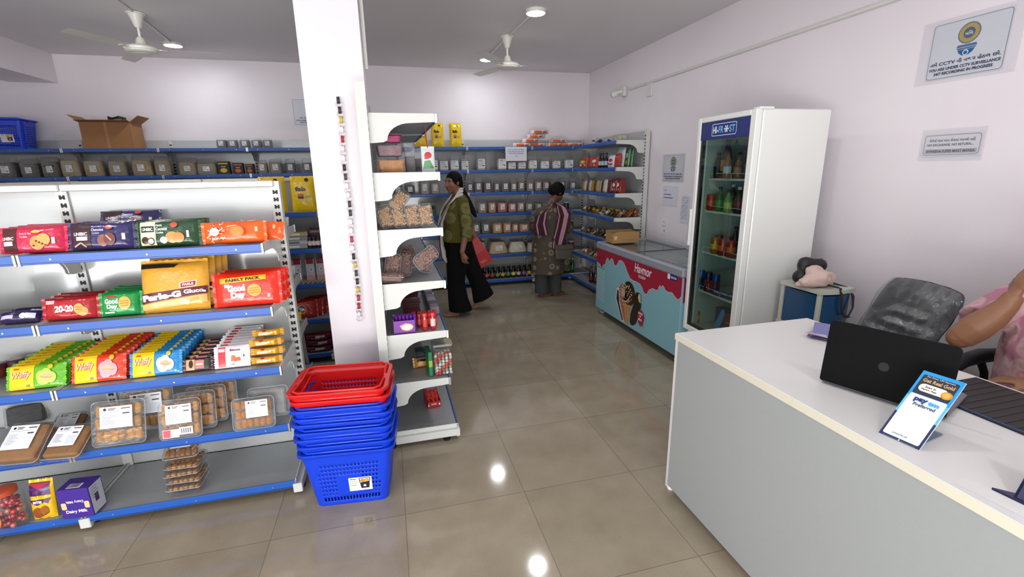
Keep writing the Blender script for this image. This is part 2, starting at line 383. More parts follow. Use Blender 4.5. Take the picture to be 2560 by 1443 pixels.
shelf_run('wall_shelving', 'single bay of tall shelving in the right corner behind the ice cream freezer', (2.93, 6.405, 0), -PI/2, 1, 1.335, LV6, 2.03, depth=.35, dd=.38)
# ================================================================== CEILING: lights, fans, conduit
PVC = mat('dcdcd6', .4, var=.02)
def led(x, y, label):
    R = empty('ceiling_light', (x, y, CZ), 0, label, 'ceiling light', 'round ceiling lights')
    MB().lathe([(.085, -.028), (.09, -.02), (.09, 0)], PVC, 28).build('housing', R, True)
    MB().lathe([(.01, -.0295), (.078, -.0295), (.08, -.0275)], glow('led_diffuser', (.96, .98, 1), 150), 28).build('diffuser', R)
led(1.38, 4.34, 'round glowing ceiling light nearest the camera, right of the column')
led(1.32, 6.16, 'round glowing ceiling light beyond the right fan, near the back wall')
led(-2.05, 6.10, 'round glowing ceiling light left of the column, beyond the left fan')
led(-2.02, 4.10, 'round ceiling light this side of the left fan, above the island shelving')
led(1.38, 1.9, 'round ceiling light over the aisle nearest the counter')  # this and the next three: unseen lights added to raise the fill
led(-2.02, 1.6, 'round ceiling light over the front of the biscuit island')
led(1.38, -.4, 'round ceiling light by the shop entrance, right side')
led(-2.02, -.4, 'round ceiling light by the shop entrance, left side')
def fan(x, y, a0, label):
    R = empty('ceiling_fan', (x, y, CZ), a0, label, 'ceiling fan', 'white ceiling fans')
    FW = mat('e4e3d8', .3, var=.02)
    MB().lathe([(.02, -.115), (.028, -.10), (.045, -.05), (.056, -.02), (.056, 0)], FW, 24).lathe([(.07, -.012), (.072, -.004), (.06, 0)], FW, 24).build('canopy', R, True)
    MB().lathe([(.011, -.2), (.011, -.1)], FW, 12).build('downrod', R, True)
    MB().lathe([(.02, -.19), (.03, -.2), (.045, -.245), (.052, -.25)], FW, 24).lathe([(.075, -.322), (.11, -.318), (.122, -.308), (.118, -.300), (.128, -.296), (.132, -.282), (.118, -.268), (.075, -.255), (.05, -.25)], FW, 32).lathe([(.02, -.331), (.07, -.327), (.08, -.321)], FW, 24).build('motor', R, True)
    for k in range(3):
        b = MB(); b.M = Matrix.Rotation(2*PI*k/3, 4, 'Z')
        rows = []
        for i in range(9):
            r = .15+i*.057; hw = .05+.012*math.sin(PI*i/8) if i else .04
            rows.append([(r, -hw, -.292), (r, 0, -.284), (r, hw, -.276)])
        b.sheet(rows, FW)
        for r0 in (0,): b.box((.10, -.02, -.292), (.19, .02, -.287), FW)
        b.build('blade', R, True)
fan(1.33, 5.17, math.radians(-8), 'white three-blade ceiling fan right of the column')
fan(-1.95, 5.09, math.radians(3), 'white three-blade ceiling fan left of the column')
def pipe(name, label, pts, r, parent=None): return shape(name, MB().tube(pts, r, PVC, 8), label, 'conduit', smooth=True)
pipe('conduit', 'thin white conduit along the ceiling joining the two lights and fan right of the column', [(1.40, 4.1, CZ-.009), (1.38, 4.26, CZ-.009)] and [(1.37, 4.44, CZ-.009), (1.34, 5.10, CZ-.009)], .009)
pipe('conduit', 'thin white conduit on the ceiling between the right fan and the far light', [(1.33, 5.25, CZ-.009), (1.32, 6.06, CZ-.009)], .009)
pipe('conduit', 'thin white conduit on the ceiling running from the left fan to its light', [(-1.96, 5.17, CZ-.009), (-2.04, 6.0, CZ-.009)], .009)
pipe('conduit', 'thin white conduit on the ceiling this side of the left fan', [(-1.86, 3.4, CZ-.009), (-1.94, 5.01, CZ-.009)], .009)
pipe('conduit', 'slim white pipe down the upper right edge of the column', [(-.056, 2.9, 2.16), (-.056, 2.9, CZ-.01)], .010)
pipe('wall_conduit', 'long white conduit pipe along the top of the right wall', [(RX-.013, -1.0, 2.548), (RX-.013, 5.62, 2.552)], .013)
MB_ = MB().box((-.035, 0, -.035), (.035, .03, .035), PVC, .006)
shape('junction_box', MB().box((-.016, -.12, -.09), (0, 0, .055), PVC, .004), 'small white junction box on the right wall just below the conduit', 'junction box', loc=(RX-.001, 5.20, 2.49))
cc = empty('security_camera', (RX-.005, 5.72, 2.545), 0, 'white bullet security camera on the right wall near the back corner', 'camera')
MB().box((-.045, -.045, -.06), (0, .045, .06), PVC, .008).build('mount', cc)
m = MB(); m.tube([(-.04, 0, 0), (-.09, .03, -.01), (-.12, .05, -.02)], .022, PVC, 12); m.tube([(-.09, .03, -.018), (-.145, .075, -.04)], .036, PVC, 16); m.build('body', cc, True)
MB().tube([(-.145, .075, -.04), (-.150, .079, -.042)], .028, DARK, 16).build('lens', cc)

# ================================================================== SIGNS AND PAPERS ON THE WALLS
def sign(name, loc, rz, w, h, items, label, cat, pw=None, ph=None, base='d3d7de', film_on=False):
    R = empty(name, loc, rz, label, cat)
    p = MB(); p.box((-w/2, -.004, -h/2), (w/2, -.001, h/2), mat(base, .3, var=.02)); art(p, items, flatF(-.004), .35); p.build('panel', R)
    if film_on: MB().box((-pw/2, -.0065, -ph/2), (pw/2, -.0055, ph/2), film('laminate', 'fcfcfd', .08, .25, .03, .1)).build('laminate', R)
    return R
def cctv(w, h):
    navy = '2d4263'; s = w
    it = [('b', -w/2+.004, -h/2+.004, w/2-.004, h/2-.004, .015, navy), ('b', -w/2+.0065, -h/2+.0065, w/2-.0065, h/2-.0065, .013, 'd3d7de')]
    it += [('e', 0, .235*h, .145*s, .145*s, navy), ('e', 0, .235*h, .128*s, .128*s, 'b09a3a'), ('e', 0, .235*h, .075*s, .075*s, navy), ('t', 'મિલન'[:3], 0, .235*h, .055*s, 'c9d8ea', .10*s)]
    it += [('p', [(-.13*s, -.0*h), (.13*s, -.0*h), (.12*s, .045*h), (-.12*s, .045*h)], '1f5c93'), ('p', [(-.125*s, -.012*h), (.125*s, -.012*h), (.115*s, -.03*h), (-.115*s, -.03*h)], '1f5c93'),
           ('p', [(-.11*s, -.04*h), (.11*s, -.04*h), (.085*s, -.10*h), (.04*s, -.14*h), (-.04*s, -.14*h), (-.085*s, -.10*h)], '1f5c93'), ('e', 0, -.095*h, .038*s, .038*s, 'd3d7de'), ('e', 0, -.098*h, .026*s, .026*s, '1f5c93')]
    it += [('t', 'તમે CCTV ની નજર હેઠળ છો.', 0, -.215*h, .075*h, '26334d', .9*w), ('t', 'YOU ARE UNDER CCTV SURVEILLANCE', 0, -.32*h, .052*h, '26334d', .92*w, 0, .03), ('t', '24/7 RECORDING IN PROGRESS', 0, -.40*h, .052*h, '26334d', .76*w, 0, .03)]
    return it
RW = -PI/2
sign('surveillance_sign', (RX, 1.985, 2.198), RW, .355, .285, cctv(.355, .285), 'large pale blue surveillance warning sign high on the right wall near the frame edge', 'sign', .46, .325, film_on=True)
bx = [('b', -.135, -.054, .135, .054, .015, '8f9198'), ('b', -.131, -.050, .131, .050, .012, 'dadade'), ('r', -.125, -.045, .125, -.022, 'a9abb0'), ('t', 'વેચેલો માલ પરત લેવામાં આવશે નહીં', 0, .026, .018, '4a4c52', .22), ('t', 'NO EXCHANGE, NO RETURN....', -.005, .0, .015, '4a4c52', .225, 0, .03), ('t', 'SHWEEHA SUPER MART MANSA', 0, -.033, .014, '4a4c52', .235, 0, .03)]
sign('return_policy_sign', (RX, 1.965, 1.705), RW, .285, .122, bx, 'small white rounded notice on the right wall below the large warning sign', 'sign', .31, .17, 'dcdade', film_on=True)
sign('surveillance_sign', (RX, 4.573, 1.602), RW, .375, .275, cctv(.375, .275), 'pale blue surveillance warning sign on the right wall between corner shelving and refrigerator', 'sign', .42, .30, film_on=True)
bs = sign('surveillance_sign', (-.80, RY, 2.375), 0, .56, .31, cctv(.56, .31), 'pale surveillance sign on the back wall, half hidden by the column', 'sign')
PAP = 'd5d6e2'
sign('notice_paper', (RX, 4.60, 1.305), RW, .29, .215, dashes(-.09, .06, .05, .006, '55586a', 2)+lines(-.12, .10, .012, .034, 2, '55586a', .008, 3), 'plain pale notice paper stuck below the warning sign on the right wall', 'paper', base=PAP)
sign('notice_paper', (RX, 4.31, 1.18), RW, .15, .285, [('r', -.055+(.022*i), .125-.017*k, -.055+.022*i+.015, .125-.017*k+.004, '6d7080') for k in range(14) for i in range(5) if (i*7+k*3) % 4], 'tall printed list sheet on the right wall beside the refrigerator door', 'paper', base=PAP)
nw = sign('handwritten_note', (RX, 4.68, .965), RW, .135, .18, [('l', [(-.03, .05), (-.01, .055), (.01, .05), (.0, .035)], .003, '222633'), ('l', [(-.04, .0), (-.02, .01), (.0, -.005), (.02, .01), (.045, .0)], .004, '222633'), ('l', [(-.01, -.045), (.02, -.04), (.01, -.055), (.03, -.06)], .004, '222633')], 'small handwritten white note taped low on the right wall above the freezer', 'paper', base='e4e5ea')
nw.rotation_euler = (0, math.radians(0), RW); nw.rotation_euler[0] = 0
# notice hanging from the top shelf of the back wall
nn = at(1290, 385, Y=BL-.02)
sign('notice_paper', (nn.x, BL-.025, nn.z), 0, .30, .185, dashes(0, .055, .24, .007, '5a61a8', 8, 1)+dashes(0, .030, .24, .007, '5a61a8', 9, 2)+dashes(0, .005, .21, .007, '5a61a8', 7, 3)+dashes(0, -.028, .04, .006, '5a61a8', 2), 'white printed notice sheet hanging on the top shelf edge of the back wall', 'paper', base='dcdce4')

# ================================================================== PAPER CHAIN on the column
m = MB(); cols = ['2b2426', 'e8e2e4', 'c9a93a', 'e9e4e6', '9e2336', '3b3338', 'c9b04a', 'e8e2e6', '2e2a30', '463a40', 'b02a4a', 'ded8da', '2e282c', 'd8d2d4', '3a4038']
n = 50; z = 1.985
for i in range(n):
    c = cols[(i*4+i//3) % len(cols)] if i % 2 == 0 else ('cfc8ca' if i % 4 == 1 else '4a4144'); r = .0165; zc = 1.99-(i+.5)*(1.99-.775)/n
    x = -.208+.004*math.sin(i*.35); pts = []
    for k in range(14):
        a = 2*PI*k/14
        pts.append((a, r*math.cos(a), r*math.sin(a)*1.05))
    vs = []
    for a, p, q in pts:
        if i % 2: vs += [(x+p, 2.739, zc+q), (x+p, 2.751, zc+q)]
        else: vs += [(x-.007, 2.745+p*.9, zc+q), (x+.007, 2.745+p*.9, zc+q)]
    m.add(vs, [(2*k, 2*((k+1) % 14), 2*((k+1) % 14)+1, 2*k+1) for k in range(14)], mat(c, .6))
shape('paper_chain', m, 'long thin paper ring chain hanging down the front of the white column', 'garland')

# ================================================================== REFRIGERATOR
FRW, FRD, FRH = .592, .551, 1.95
fr = empty('display_refrigerator', (2.2265, 2.837, 0), math.atan2(-.999, -.032), 'tall white glass-door drinks refrigerator beside the ice cream freezer', 'refrigerator')
FWH = mat('e2e4e0', .3, var=.015, scale=3, coat=.2)
m = MB(); w2 = FRW/2
m.box((-w2, .05, .10), (-w2+.045, FRD, FRH), FWH, .006).box((w2-.045, .05, .10), (w2, FRD, FRH), FWH, .006)
m.box((-w2+.045, .05, FRH-.05), (w2-.045, FRD, FRH), FWH).box((-w2+.045, .05, .10), (w2-.045, FRD, .36), FWH).box((-w2+.045, FRD-.04, .36), (w2-.045, FRD, FRH-.05), FWH)
m.box((w2-.055, .02, FRH-.004), (w2+.004, .12, FRH+.012), FWH, .003)
m.build('cabinet', fr)
LI = mat('aeb9b6', .4, var=.03)
MB().box((-w2+.045, .06, .36), (-w2+.05, FRD-.04, FRH-.05), LI).box((w2-.05, .06, .36), (w2-.045, FRD-.04, FRH-.05), LI).box((-w2+.05, FRD-.048, .36), (w2-.05, FRD-.04, FRH-.05), LI).box((-w2+.05, .06, .36), (w2-.05, FRD-.048, .385), LI).build('liner', fr)
m = MB()
for a, b in (((-w2, 0, .35), (-w2+.035, .045, FRH)), ((w2-.05, 0, .35), (w2, .045, FRH)), ((-w2+.035, 0, FRH-.035), (w2-.05, .045, FRH)), ((-w2+.035, 0, .35), (w2-.05, .045, .39))): m.box(a, b, FWH, .004)
dr = m.build('door', fr)
MB().box((-w2+.035, .006, FRH-.155), (w2-.05, .03, FRH-.035), mat('23306e', .25)).build('banner', dr)
bn = bpy.data.objects['banner']
m = MB(); art(m, [('b', -.135, FRH-.135, .12, FRH-.055, .012, 'd8e2f0'), ('b', -.131, FRH-.131, .116, FRH-.059, .010, '23306e'), ('t', 'HI-', -.094, FRH-.095, .045, 'e8eef6', .055, 0, .03), ('t', 'FR', -.036, FRH-.095, .045, '6fc0ea', .05, 0, .02), ('t', 'ST', .078, FRH-.095, .045, '6fc0ea', .055, 0, .02)] +
    [('l', [(.022+.019*math.cos(a), FRH-.095+.019*math.sin(a)), (.022-.019*math.cos(a), FRH-.095-.019*math.sin(a))], .006, 'e8eef6') for a in (0, PI/3, 2*PI/3)] + [('e', .022+.018*math.cos(a*PI/3), FRH-.095+.018*math.sin(a*PI/3), .006, .006, 'e8eef6') for a in range(6)], flatF(.005), .3)
tag(m.build('logo', dr), 'white and light blue lettering in a rounded frame')
m = MB()
for a, b in (((-w2+.035, .012, .39), (-w2+.052, .04, FRH-.155)), ((w2-.062, .012, .39), (w2-.05, .04, FRH-.155)), ((-w2+.052, .012, .39), (w2-.062, .04, .405))): m.box(a, b, mat('1b1c1e', .3))
m.build('seal', dr)
MB().box((-w2+.05, .014, .40), (w2-.06, .018, FRH-.155), film('fridge_glass', 'dfe9e6', 0, .02, .10, 0)).build('glass', dr)
MB().box((-w2-.014, -.012, 1.02), (-w2+.006, .01, 1.30), mat('d8dad8', .3), .004).box((-w2-.016, -.010, 1.06), (-w2-.013, .008, 1.26), mat('202224', .5)).build('handle', dr)
FL = [1.527, 1.292, .982, .676]
WIRE = mat('d3dbd9', .3)
for i, z in enumerate(FL):
    m = MB().box((-w2+.05, .085, z-.014), (w2-.05, FRD-.06, z), WIRE)
    for (a, b) in ((-w2+.06, -.01), (.01, w2-.06)): m.tube([(a, .083, z), (a, .083, z+.035), (b, .083, z+.035), (b, .083, z)], .002, WIRE, 6)
    m.build('wire_shelf', fr)
m = MB()
for x in (-w2+.09, w2-.09):
    m.box((x-.006, FRD-.056, .4), (x+.006, FRD-.048, FRH-.1), WIRE)
m.build('shelf_rail', fr)
MB().box((-w2+.02, .08, .0), (w2-.02, FRD-.02, .10), mat('2a2c2e', .6)).build('plinth', fr)

# ================================================================== ICE CREAM FREEZER
FZX, FZY0, FZY1, FZH = 2.22, 3.16, 4.77, .825
FZC = (FZY0+FZY1)/2; FZW = FZY1-FZY0
fz = empty('chest_freezer', (FZX, FZC, 0), RW, 'light blue chest freezer with red drip pattern and glass sliding top by the right wall', 'freezer')
TEAL = mat('7fb0ba', .35, var=.03, scale=6); RED = '9c1f38'
hw = FZW/2
m = MB(); m.box((-hw+.005, .005, .075), (hw-.005, .035, .75), TEAL, .004).box((-hw+.005, .60, .075), (hw-.005, .63, .75), TEAL).box((-hw, .02, .075), (-hw+.035, .62, .75), TEAL).box((hw-.035, .02, .075), (hw, .62, .75), TEAL).box((-hw+.03, .03, .075), (hw-.03, .61, .40), TEAL)
def fzp(cx, cy):
    p = at(1440+cx/4.01, 560+cy/4.01, X=FZX); return (FZC-p.y, p.z)
drip = [(195, 375), (215, 385), (240, 405), (248, 435), (258, 442), (268, 415), (290, 405), (303, 355), (312, 343), (322, 350), (335, 385), (345, 352), (358, 347), (368, 362), (382, 412), (396, 424), (410, 405), (428, 370), (448, 365), (470, 382), (492, 425), (510, 480), (540, 545), (570, 570), (600, 580), (640, 605), (660, 640), (672, 680), (690, 706), (710, 703), (722, 670), (735, 660), (765, 648), (800, 668), (820, 662), (828, 630), (836, 618), (846, 630), (853, 642), (860, 625), (868, 618), (880, 640), (895, 668), (920, 685), (962, 692), (980, 720), (1005, 752), (1025, 762), (1040, 745), (1060, 738)]
dp = [fzp(*q) for q in drip]; dp = [(max(-hw+.006, x), z) for x, z in dp]
dp[0] = (-hw+.006, dp[0][1]); dp[-1] = (hw-.006, dp[-1][1]); zt = .749
items = []
for a, b in zip(dp[:-1], dp[1:]): items.append(('p', [(a[0], a[1]), (b[0], b[1]), (b[0], zt), (a[0], zt)], RED))
items.append(('l', dp, .006, 'c9c2c4'))
front = MB(); 
for q in items: art(front, [q], flatF(.005), .35, step=.0006 if q[0] == 'p' else .0012)
def A(lst, base=.0012): art(front, lst, flatF(.005), .35, step=base)
hc = fzp(667, 470); A([('t', 'Havmor', hc[0], hc[1]+.005, .085, 'e6e2e6', .30, 0, .015, .15)]); ic = fzp(657, 537); A([('t', 'ICE CREAM', ic[0], ic[1], .026, 'e6e2e6', .125)])
b0 = fzp(975, 542); A([('r', b0[0]-.075, b0[1]-.022, b0[0]+.05, b0[1]+.022, '1f2470'), ('r', b0[0]-.085, b0[1]-.022, b0[0]-.05, b0[1]+.022, 'e3e3ee'), ('t', 'BLUE STAR', b0[0]+.003, b0[1], .02, 'e3e3ee', .08, 0, .03)])
P = lambda L_: [fzp(*q) for q in L_]
A([('p', P([(408, 640), (395, 745), (452, 975), (482, 982), (470, 930), (430, 700), (430, 640)]), 'd8d4d2'), ('p', P([(412, 660), (402, 745), (456, 965), (470, 970), (432, 800), (424, 660)]), '1c1614'), ('p', P([(430, 635), (462, 590), (500, 700), (488, 985), (470, 940), (435, 760)]), 'a4654a'),
   ('p', P([(478, 800), (552, 820), (515, 1020), (495, 985)]), 'b98a55'), ('l', P([(500, 830), (512, 1005)]), .004, '7d5526'), ('l', P([(540, 830), (500, 900)]), .003, '7d5526')])
dc = fzp(527, 700); rx_ = abs(fzp(590, 700)[0]-fzp(465, 700)[0])/2; rz_ = abs(fzp(527, 575)[1]-fzp(527, 825)[1])/2
A([('e', dc[0], dc[1], rx_, rz_, '3a1d14')]+[('e', dc[0]+rx_*.78*math.cos(a*2.4)*(.62+.35*((a*37) % 10)/10), dc[1]+rz_*.85*math.sin(a*2.4)*(.62+.35*((a*37) % 10)/10), .0075, .0075, 'dccb9c') for a in range(60)]+[('e', dc[0], dc[1]+.02, rx_*.33, rz_*.33, 'b49a8a')], .002)
sb = P([(585, 720), (600, 688), (625, 688), (650, 715), (652, 830), (625, 930), (598, 1000), (570, 1020), (545, 1012), (535, 975), (545, 900), (575, 800)])
A([('p', sb, '2a1a17'), ('p', P([(628, 700), (648, 715), (648, 800), (630, 780), (620, 740)]), 'c9b389')], .0024)
bc = fzp(648, 930); A([('e', bc[0], bc[1], .062, .062, RED), ('p', [(bc[0]-.05, bc[1]), (bc[0]+.05, bc[1]), (bc[0]+.045, bc[1]-.09), (bc[0]+.02, bc[1]-.075), (bc[0]+.005, bc[1]-.10), (bc[0]-.035, bc[1]-.07)], RED), ('t', 'MADE', bc[0], bc[1]+.030, .022, 'ece4e6', .075, 0, .04), ('t', 'OF', bc[0], bc[1]+.002, .020, 'ece4e6', .03, 0, .04), ('t', 'MILK', bc[0]+.003, bc[1]-.028, .022, 'ece4e6', .07, 0, .04)], .0035)
g0 = fzp(205, 595); g1 = fzp(285, 830)
for k in range(16):
    for j in range(6):
        x = g0[0]+(j+.5*(k % 2))*.033; z = .53-k*.0225
        A([('p', [(x, z), (x+.022, z), (x+.022, z-.007), (x, z-.007)], 'd5d9dc' if True else '')])
A([('r', g0[0]+.0, .545, g0[0]+.19, .549, '49626a')])
# join the front decoration into the body mesh
for vtx in [0]:
    k0 = len(m.v); m.v += front.v; idx = [m.mi(t) for t in front.mats]
    m.f += [tuple(k0+a for a in f) for f in front.f]; m.m += [idx[i] for i in front.m]
m.box((hw-.001, .02, .545), (hw+.001, .62, .75), mat(RED, .35)); m.box((-hw-.001, .02, .545), (-hw+.001, .62, .75), mat(RED, .35))
bd = m.build('body', fz)
RIMG = mat('8d8f9a', .4, var=.03)
m = MB(); m.box((-hw-.008, -.004, .75), (hw+.008, .06, FZH), RIMG, .012).box((-hw-.008, .585, .75), (hw+.008, .645, FZH+.015), RIMG, .012).box((-hw-.008, .05, .75), (-hw+.05, .60, FZH), RIMG, .01).box((hw-.05, .05, .75), (hw+.008, .60, FZH), RIMG, .01)
m.build('rim', fz)
INW = mat('c3cacc', .4)
MB().box((-hw+.035, .04, .40), (hw-.035, .6, .41), INW).box((-hw+.035, .04, .41), (hw-.035, .05, .75), INW).box((-hw+.035, .59, .41), (hw-.035, .6, .75), INW).box((-hw+.035, .05, .41), (-hw+.045, .59, .75), INW).box((hw-.045, .05, .41), (hw-.035, .59, .75), INW).build('well', fz)
for k, x in enumerate((-.52, -.10, .34)):
    b = MB()
    for q in range(8): b.tube([(x+.02+q*.05, .07, .74), (x+.02+q*.05, .07, .52), (x+.02+q*.05, .57, .52), (x+.02+q*.05, .57, .74)], .002, WIRE, 5)
    b.tube([(x, .07, .74), (x+.39, .07, .74), (x+.39, .57, .74), (x, .57, .74)], .003, WIRE, 5, True)
    b.build('wire_basket', fz)
    c_ = MB(); 
    for q in range(6): c_.box((x+.03+(q % 3)*.12, .1+(q//3)*.22, .525), (x+.13+(q % 3)*.12, .3+(q//3)*.22, .60+.02*((q*5+k) % 3)), mat(['c9c2b4', '8c6f62', 'b9b6c4', 'd8d4cc'][(q+k) % 4], .5), .01)
    c_.build('frozen_stock', fz)
fg = film('freezer_glass', 'e4f0ee', .04, .03, .12, .0)
MB().box((-hw+.045, .055, FZH-.012), (.10, .59, FZH-.006), fg).build('glass_lid', fz)
MB().box((-.02, .055, FZH-.002), (hw-.045, .59, FZH+.004), fg).box((-.03, .055, FZH-.006), (-.012, .59, FZH+.008), mat('55595c', .4)).build('glass_lid', fz)
m = MB()
for i in range(7): m.tube([(hw+.006, .09+i*.03, .44), (hw+.006, .09+i*.03, .24)], .003, mat('cfd6d8', .4), 6)
m.tube([(hw+.006, .085, .445), (hw+.006, .28, .445), (hw+.006, .28, .235), (hw+.006, .085, .235)], .004, mat('cfd6d8', .4), 6, True)
m.build('vent_grille', fz)
for x in (-hw+.07, hw-.07):
    for y in (.06, .56): MB().tube([(x-.012, y, .027), (x+.012, y, .027)], .027, mat('9a9a98', .4), 12).box((x-.016, y-.01, .03), (x+.016, y+.01, .076), DARK).build('caster', fz)

# ================================================================== COUNTER
KX0, KX1, KY1, KZ = 1.268, 2.035, 1.828, .85
ct = empty('checkout_counter', (KX0, KY1, 0), 0, 'grey-fronted checkout counter with thick white laminate top', 'counter')
TOPM = mat('d9d8d7', .35, var=.015, scale=3, spec=.5); EDG = mat('dcd8c4', .4, var=.02); LAM = mat('a0a5a4', .3, var=.03, scale=90, spec=.6)
m = MB(); m.box((0, -2.5, .818), (KX1-KX0, 0, .85), TOPM, .002); m.box((-.0012, -2.5, .819), (0, 0, .848), EDG); m.box((0, 0, .819), (KX1-KX0, .0012, .848), TOPM); m.box((KX1-KX0, -2.5, .819), (KX1-KX0+.0012, 0, .848), EDG); m.build('worktop', ct)
MB().box((.004, -2.48, .035), (.022, -.02, .818), LAM).build('front_panel', ct)
MB().box((.004, -.02, .02), (KX1-KX0-.06, -.002, .818), TOPM).build('end_panel', ct)
MB().lathe([(.016, 0), (.02, .01), (.014, .035)], mat('e6e6e2', .4), 12, (.03, -.012, 0)).build('foot', ct)

# ================================================================== THINGS ON THE COUNTER
def frame_from(o, xdir, zdir=None):
    pass
lp = Vector((1.456, 1.217)); lq = Vector((1.575, .903)); le = (lq-lp); LW = .345
ang = math.atan2(le.y, le.x)
lap = empty('laptop', ((lp.x+lq.x)/2+.004, (lp.y+lq.y)/2, .85), ang, 'black open laptop standing on the white counter, lid back facing the camera', 'laptop')
LB = mat('0c0c0d', .6, var=.05, spec=.12)
m = MB(); m.box((-LW/2, .0, .004), (LW/2, .235, .020), mat('77777c', .4, .4), .004)
kb = MB().box((-LW/2+.03, .03, .0202), (LW/2-.03, .13, .0225), mat('1d1d20', .5))
b = m.build('base', lap); kb.build('keyboard', b)
m = MB(); m.M = Matrix.Translation((0, 0, .012)) @ Matrix.Rotation(math.radians(-6), 4, 'X')
pts = []
for cx, cz, a0 in ((LW/2-.016, .222-.016, 0), (-LW/2+.016, .222-.016, 90), (-LW/2+.008, .008, 180), (LW/2-.008, .008, 270)):
    r = .016 if cz > .1 else .008
    for q in range(5): a = math.radians(a0+q*22.5); pts.append((cx+r*math.cos(a), cz+r*math.sin(a)))
m.prism(pts, -.008, 0, LB, 'y')
art(m, [('e', 0, .105, .015, .015, '101012'), ('t', 'hp', 0, .105, .016, '1a1a1c', None, 0, .0, .2)], flatF(-.008), .4, .0003)
lid = m.build('lid', lap)
m = MB(); m.M = Matrix.Translation((0, 0, .012)) @ Matrix.Rotation(math.radians(-6), 4, 'X'); m.box((-LW/2+.008, .0003, .012), (LW/2-.008, .0012, .212), mat('0b0b0d', .15)); m.build('screen', lid)
# payment card stand
ca, cb_ = Vector((1.329, .906, .852)), Vector((1.346, .808, .852)); cd = cb_-ca; W = cd.length; topc = (Vector((1.5155, .9765, 1.01))+Vector((1.50, .858, 1.012)))/2; mid = (ca+cb_)/2
hv = Vector((.165, -.0, .160)); hv = topc-mid; H = hv.length
us = empty('payment_card_stand', mid, math.atan2(cd.y, cd.x), 'upright blue and white payment card stand on the counter in front of the laptop', 'card stand')
lean = math.atan2(Vector((hv.x, hv.y)).length, hv.z)
m = MB(); m.M = Matrix.Rotation(-lean, 4, 'X'); m.box((-W/2, 0, 0), (W/2, .004, H), mat('d9ecf5', .2)); 
hh = H
def gF(x, z, o): return (x, -o, z)
art(m, [('r', -W/2, hh*.62, W/2, hh, '1f96dc'), ('r', -W/2, hh*.36, W/2, hh*.62, '5fb8d8'), ('r', -W/2, 0, W/2, hh*.36, '2b3057'), ('b', -W/2+.006, .008, W/2-.006, hh*.66, .005, 'dfeaf2'), ('b', -W/2+.007, hh*.665, W/2-.007, hh-.012, .005, '2b3040'),
    ('t', 'For Every UPI Payment', 0, hh*.93, .0065, 'b9bcc8', .066), ('t', 'Get Real Gold', 0, hh*.875, .012, 'c8a868', .074, 0, .03), ('b', -.036, hh*.715, .030, hh*.825, .011, 'ece8dc'), ('t', 'Scan in', -.010, hh*.79, .007, '3a3020', .026, 0, .03), ('t', 'Paytm App', -.010, hh*.748, .007, '3a3020', .036, 0, .03), ('e', .031, hh*.755, .013, .013, 'c98a2a'), ('e', .030, hh*.758, .009, .009, 'e0b050'),
    ('t', 'pay', -.012, hh*.585, .016, '1d3a78', .032, 0, .05), ('t', 'tm', .019, hh*.587, .013, '3aa8dc', .026, 0, .05), ('t', 'Preferred', .003, hh*.525, .011, '3a4a60', .052), ('t', 'powered by UPI', -.005, hh*.075, .005, '50586a', .035)], gF, .2, .0003)
m.build('card', us)
m = MB(); m.box((-W/2+.004, .012, 0), (W/2-.004, .014, .002), mat('e8f4fa', .1)); m.tube([(0, .0, .003), (0, .14, .003)], .002, mat('e8f4fa', .1), 6)
m.box((-W/2+.01, .0, 0), (W/2-.01, .15, .003), film('acrylic', 'eef8ff', .08, .05, .2, 0)); m.build('acrylic_foot', us)
# second stand at the right edge of the frame
c2 = empty('tablet_stand', (1.352, .60, .85), math.radians(-84), 'dark navy framed display stand at the right edge of the counter', 'card stand')
m = MB(); m.M = Matrix.Rotation(math.radians(-30), 4, 'X'); m.box((-.01, 0, .0), (.17, .008, .24), mat('23264a', .3), .006); art(m, [('b', .004, .016, .156, .225, .012, 'e9edf4')], gF, .2, .0004); m.build('panel', c2)
MB().prism([(-.045, -.004), (.17, -.006), (.17, .09), (.0, .03)], 0, .006, mat('23264a', .3), 'z').build('base', c2)
m = MB(); art(m, lines(-.06, .10, .0, .010, 2, '6a6a70', .0018, 2), lambda x, z, o: (x, z, o), .5)
shape('printed_receipt', MB().box((-.09, -.02, 0), (.14, .03, .0006), mat('dcdcda', .6)), 'thin white paper slip lying at the front edge of the counter by the navy stand', 'paper', loc=(1.315, .60, .8503), rz=math.radians(-84))
# desk mat
m = MB(); m.box((-.16, -1.35, 0), (.145, 0, .006), mat('121215', .5, var=.3, scale=200), .002)
for i in range(44): m.box((-.15, -1.33+i*.03, .006), (.135, -1.315+i*.03, .0072), mat('18181c', .5))
m.tube([(-.155, -1.34, .007), (-.155, -.01, .007)], .002, mat('31508c', .3), 6)
shape('counter_mat', m, 'black ribbed rubber mat on the inner side of the counter beside the laptop', 'mat', loc=(1.865, 1.085, .8502), rz=math.radians(0))
lf = MB()
for i, (c, a) in enumerate((('8a7fb0', 0), ('c9bfae', .12), ('b9a0c8', -.1), ('d8c49a', .05), ('6d6fa8', .2))):
    lf.M = Matrix.Translation((0, 0, .002+i*.0035)) @ Matrix.Rotation(a, 4, 'Z')
    rows = [[(-.10+.2*u/6, -.05+.1*v/2, .006*math.sin(u*.8+i)*(1 if v else .5)+.006) for v in range(3)] for u in range(7)]
    lf.sheet(rows, mat(c, .25))
shape('leaflet_pile', lf, 'small pile of glossy purple and cream sachets on the counter behind the laptop', 'leaflets', loc=(1.90, 1.60, .851), rz=.5)
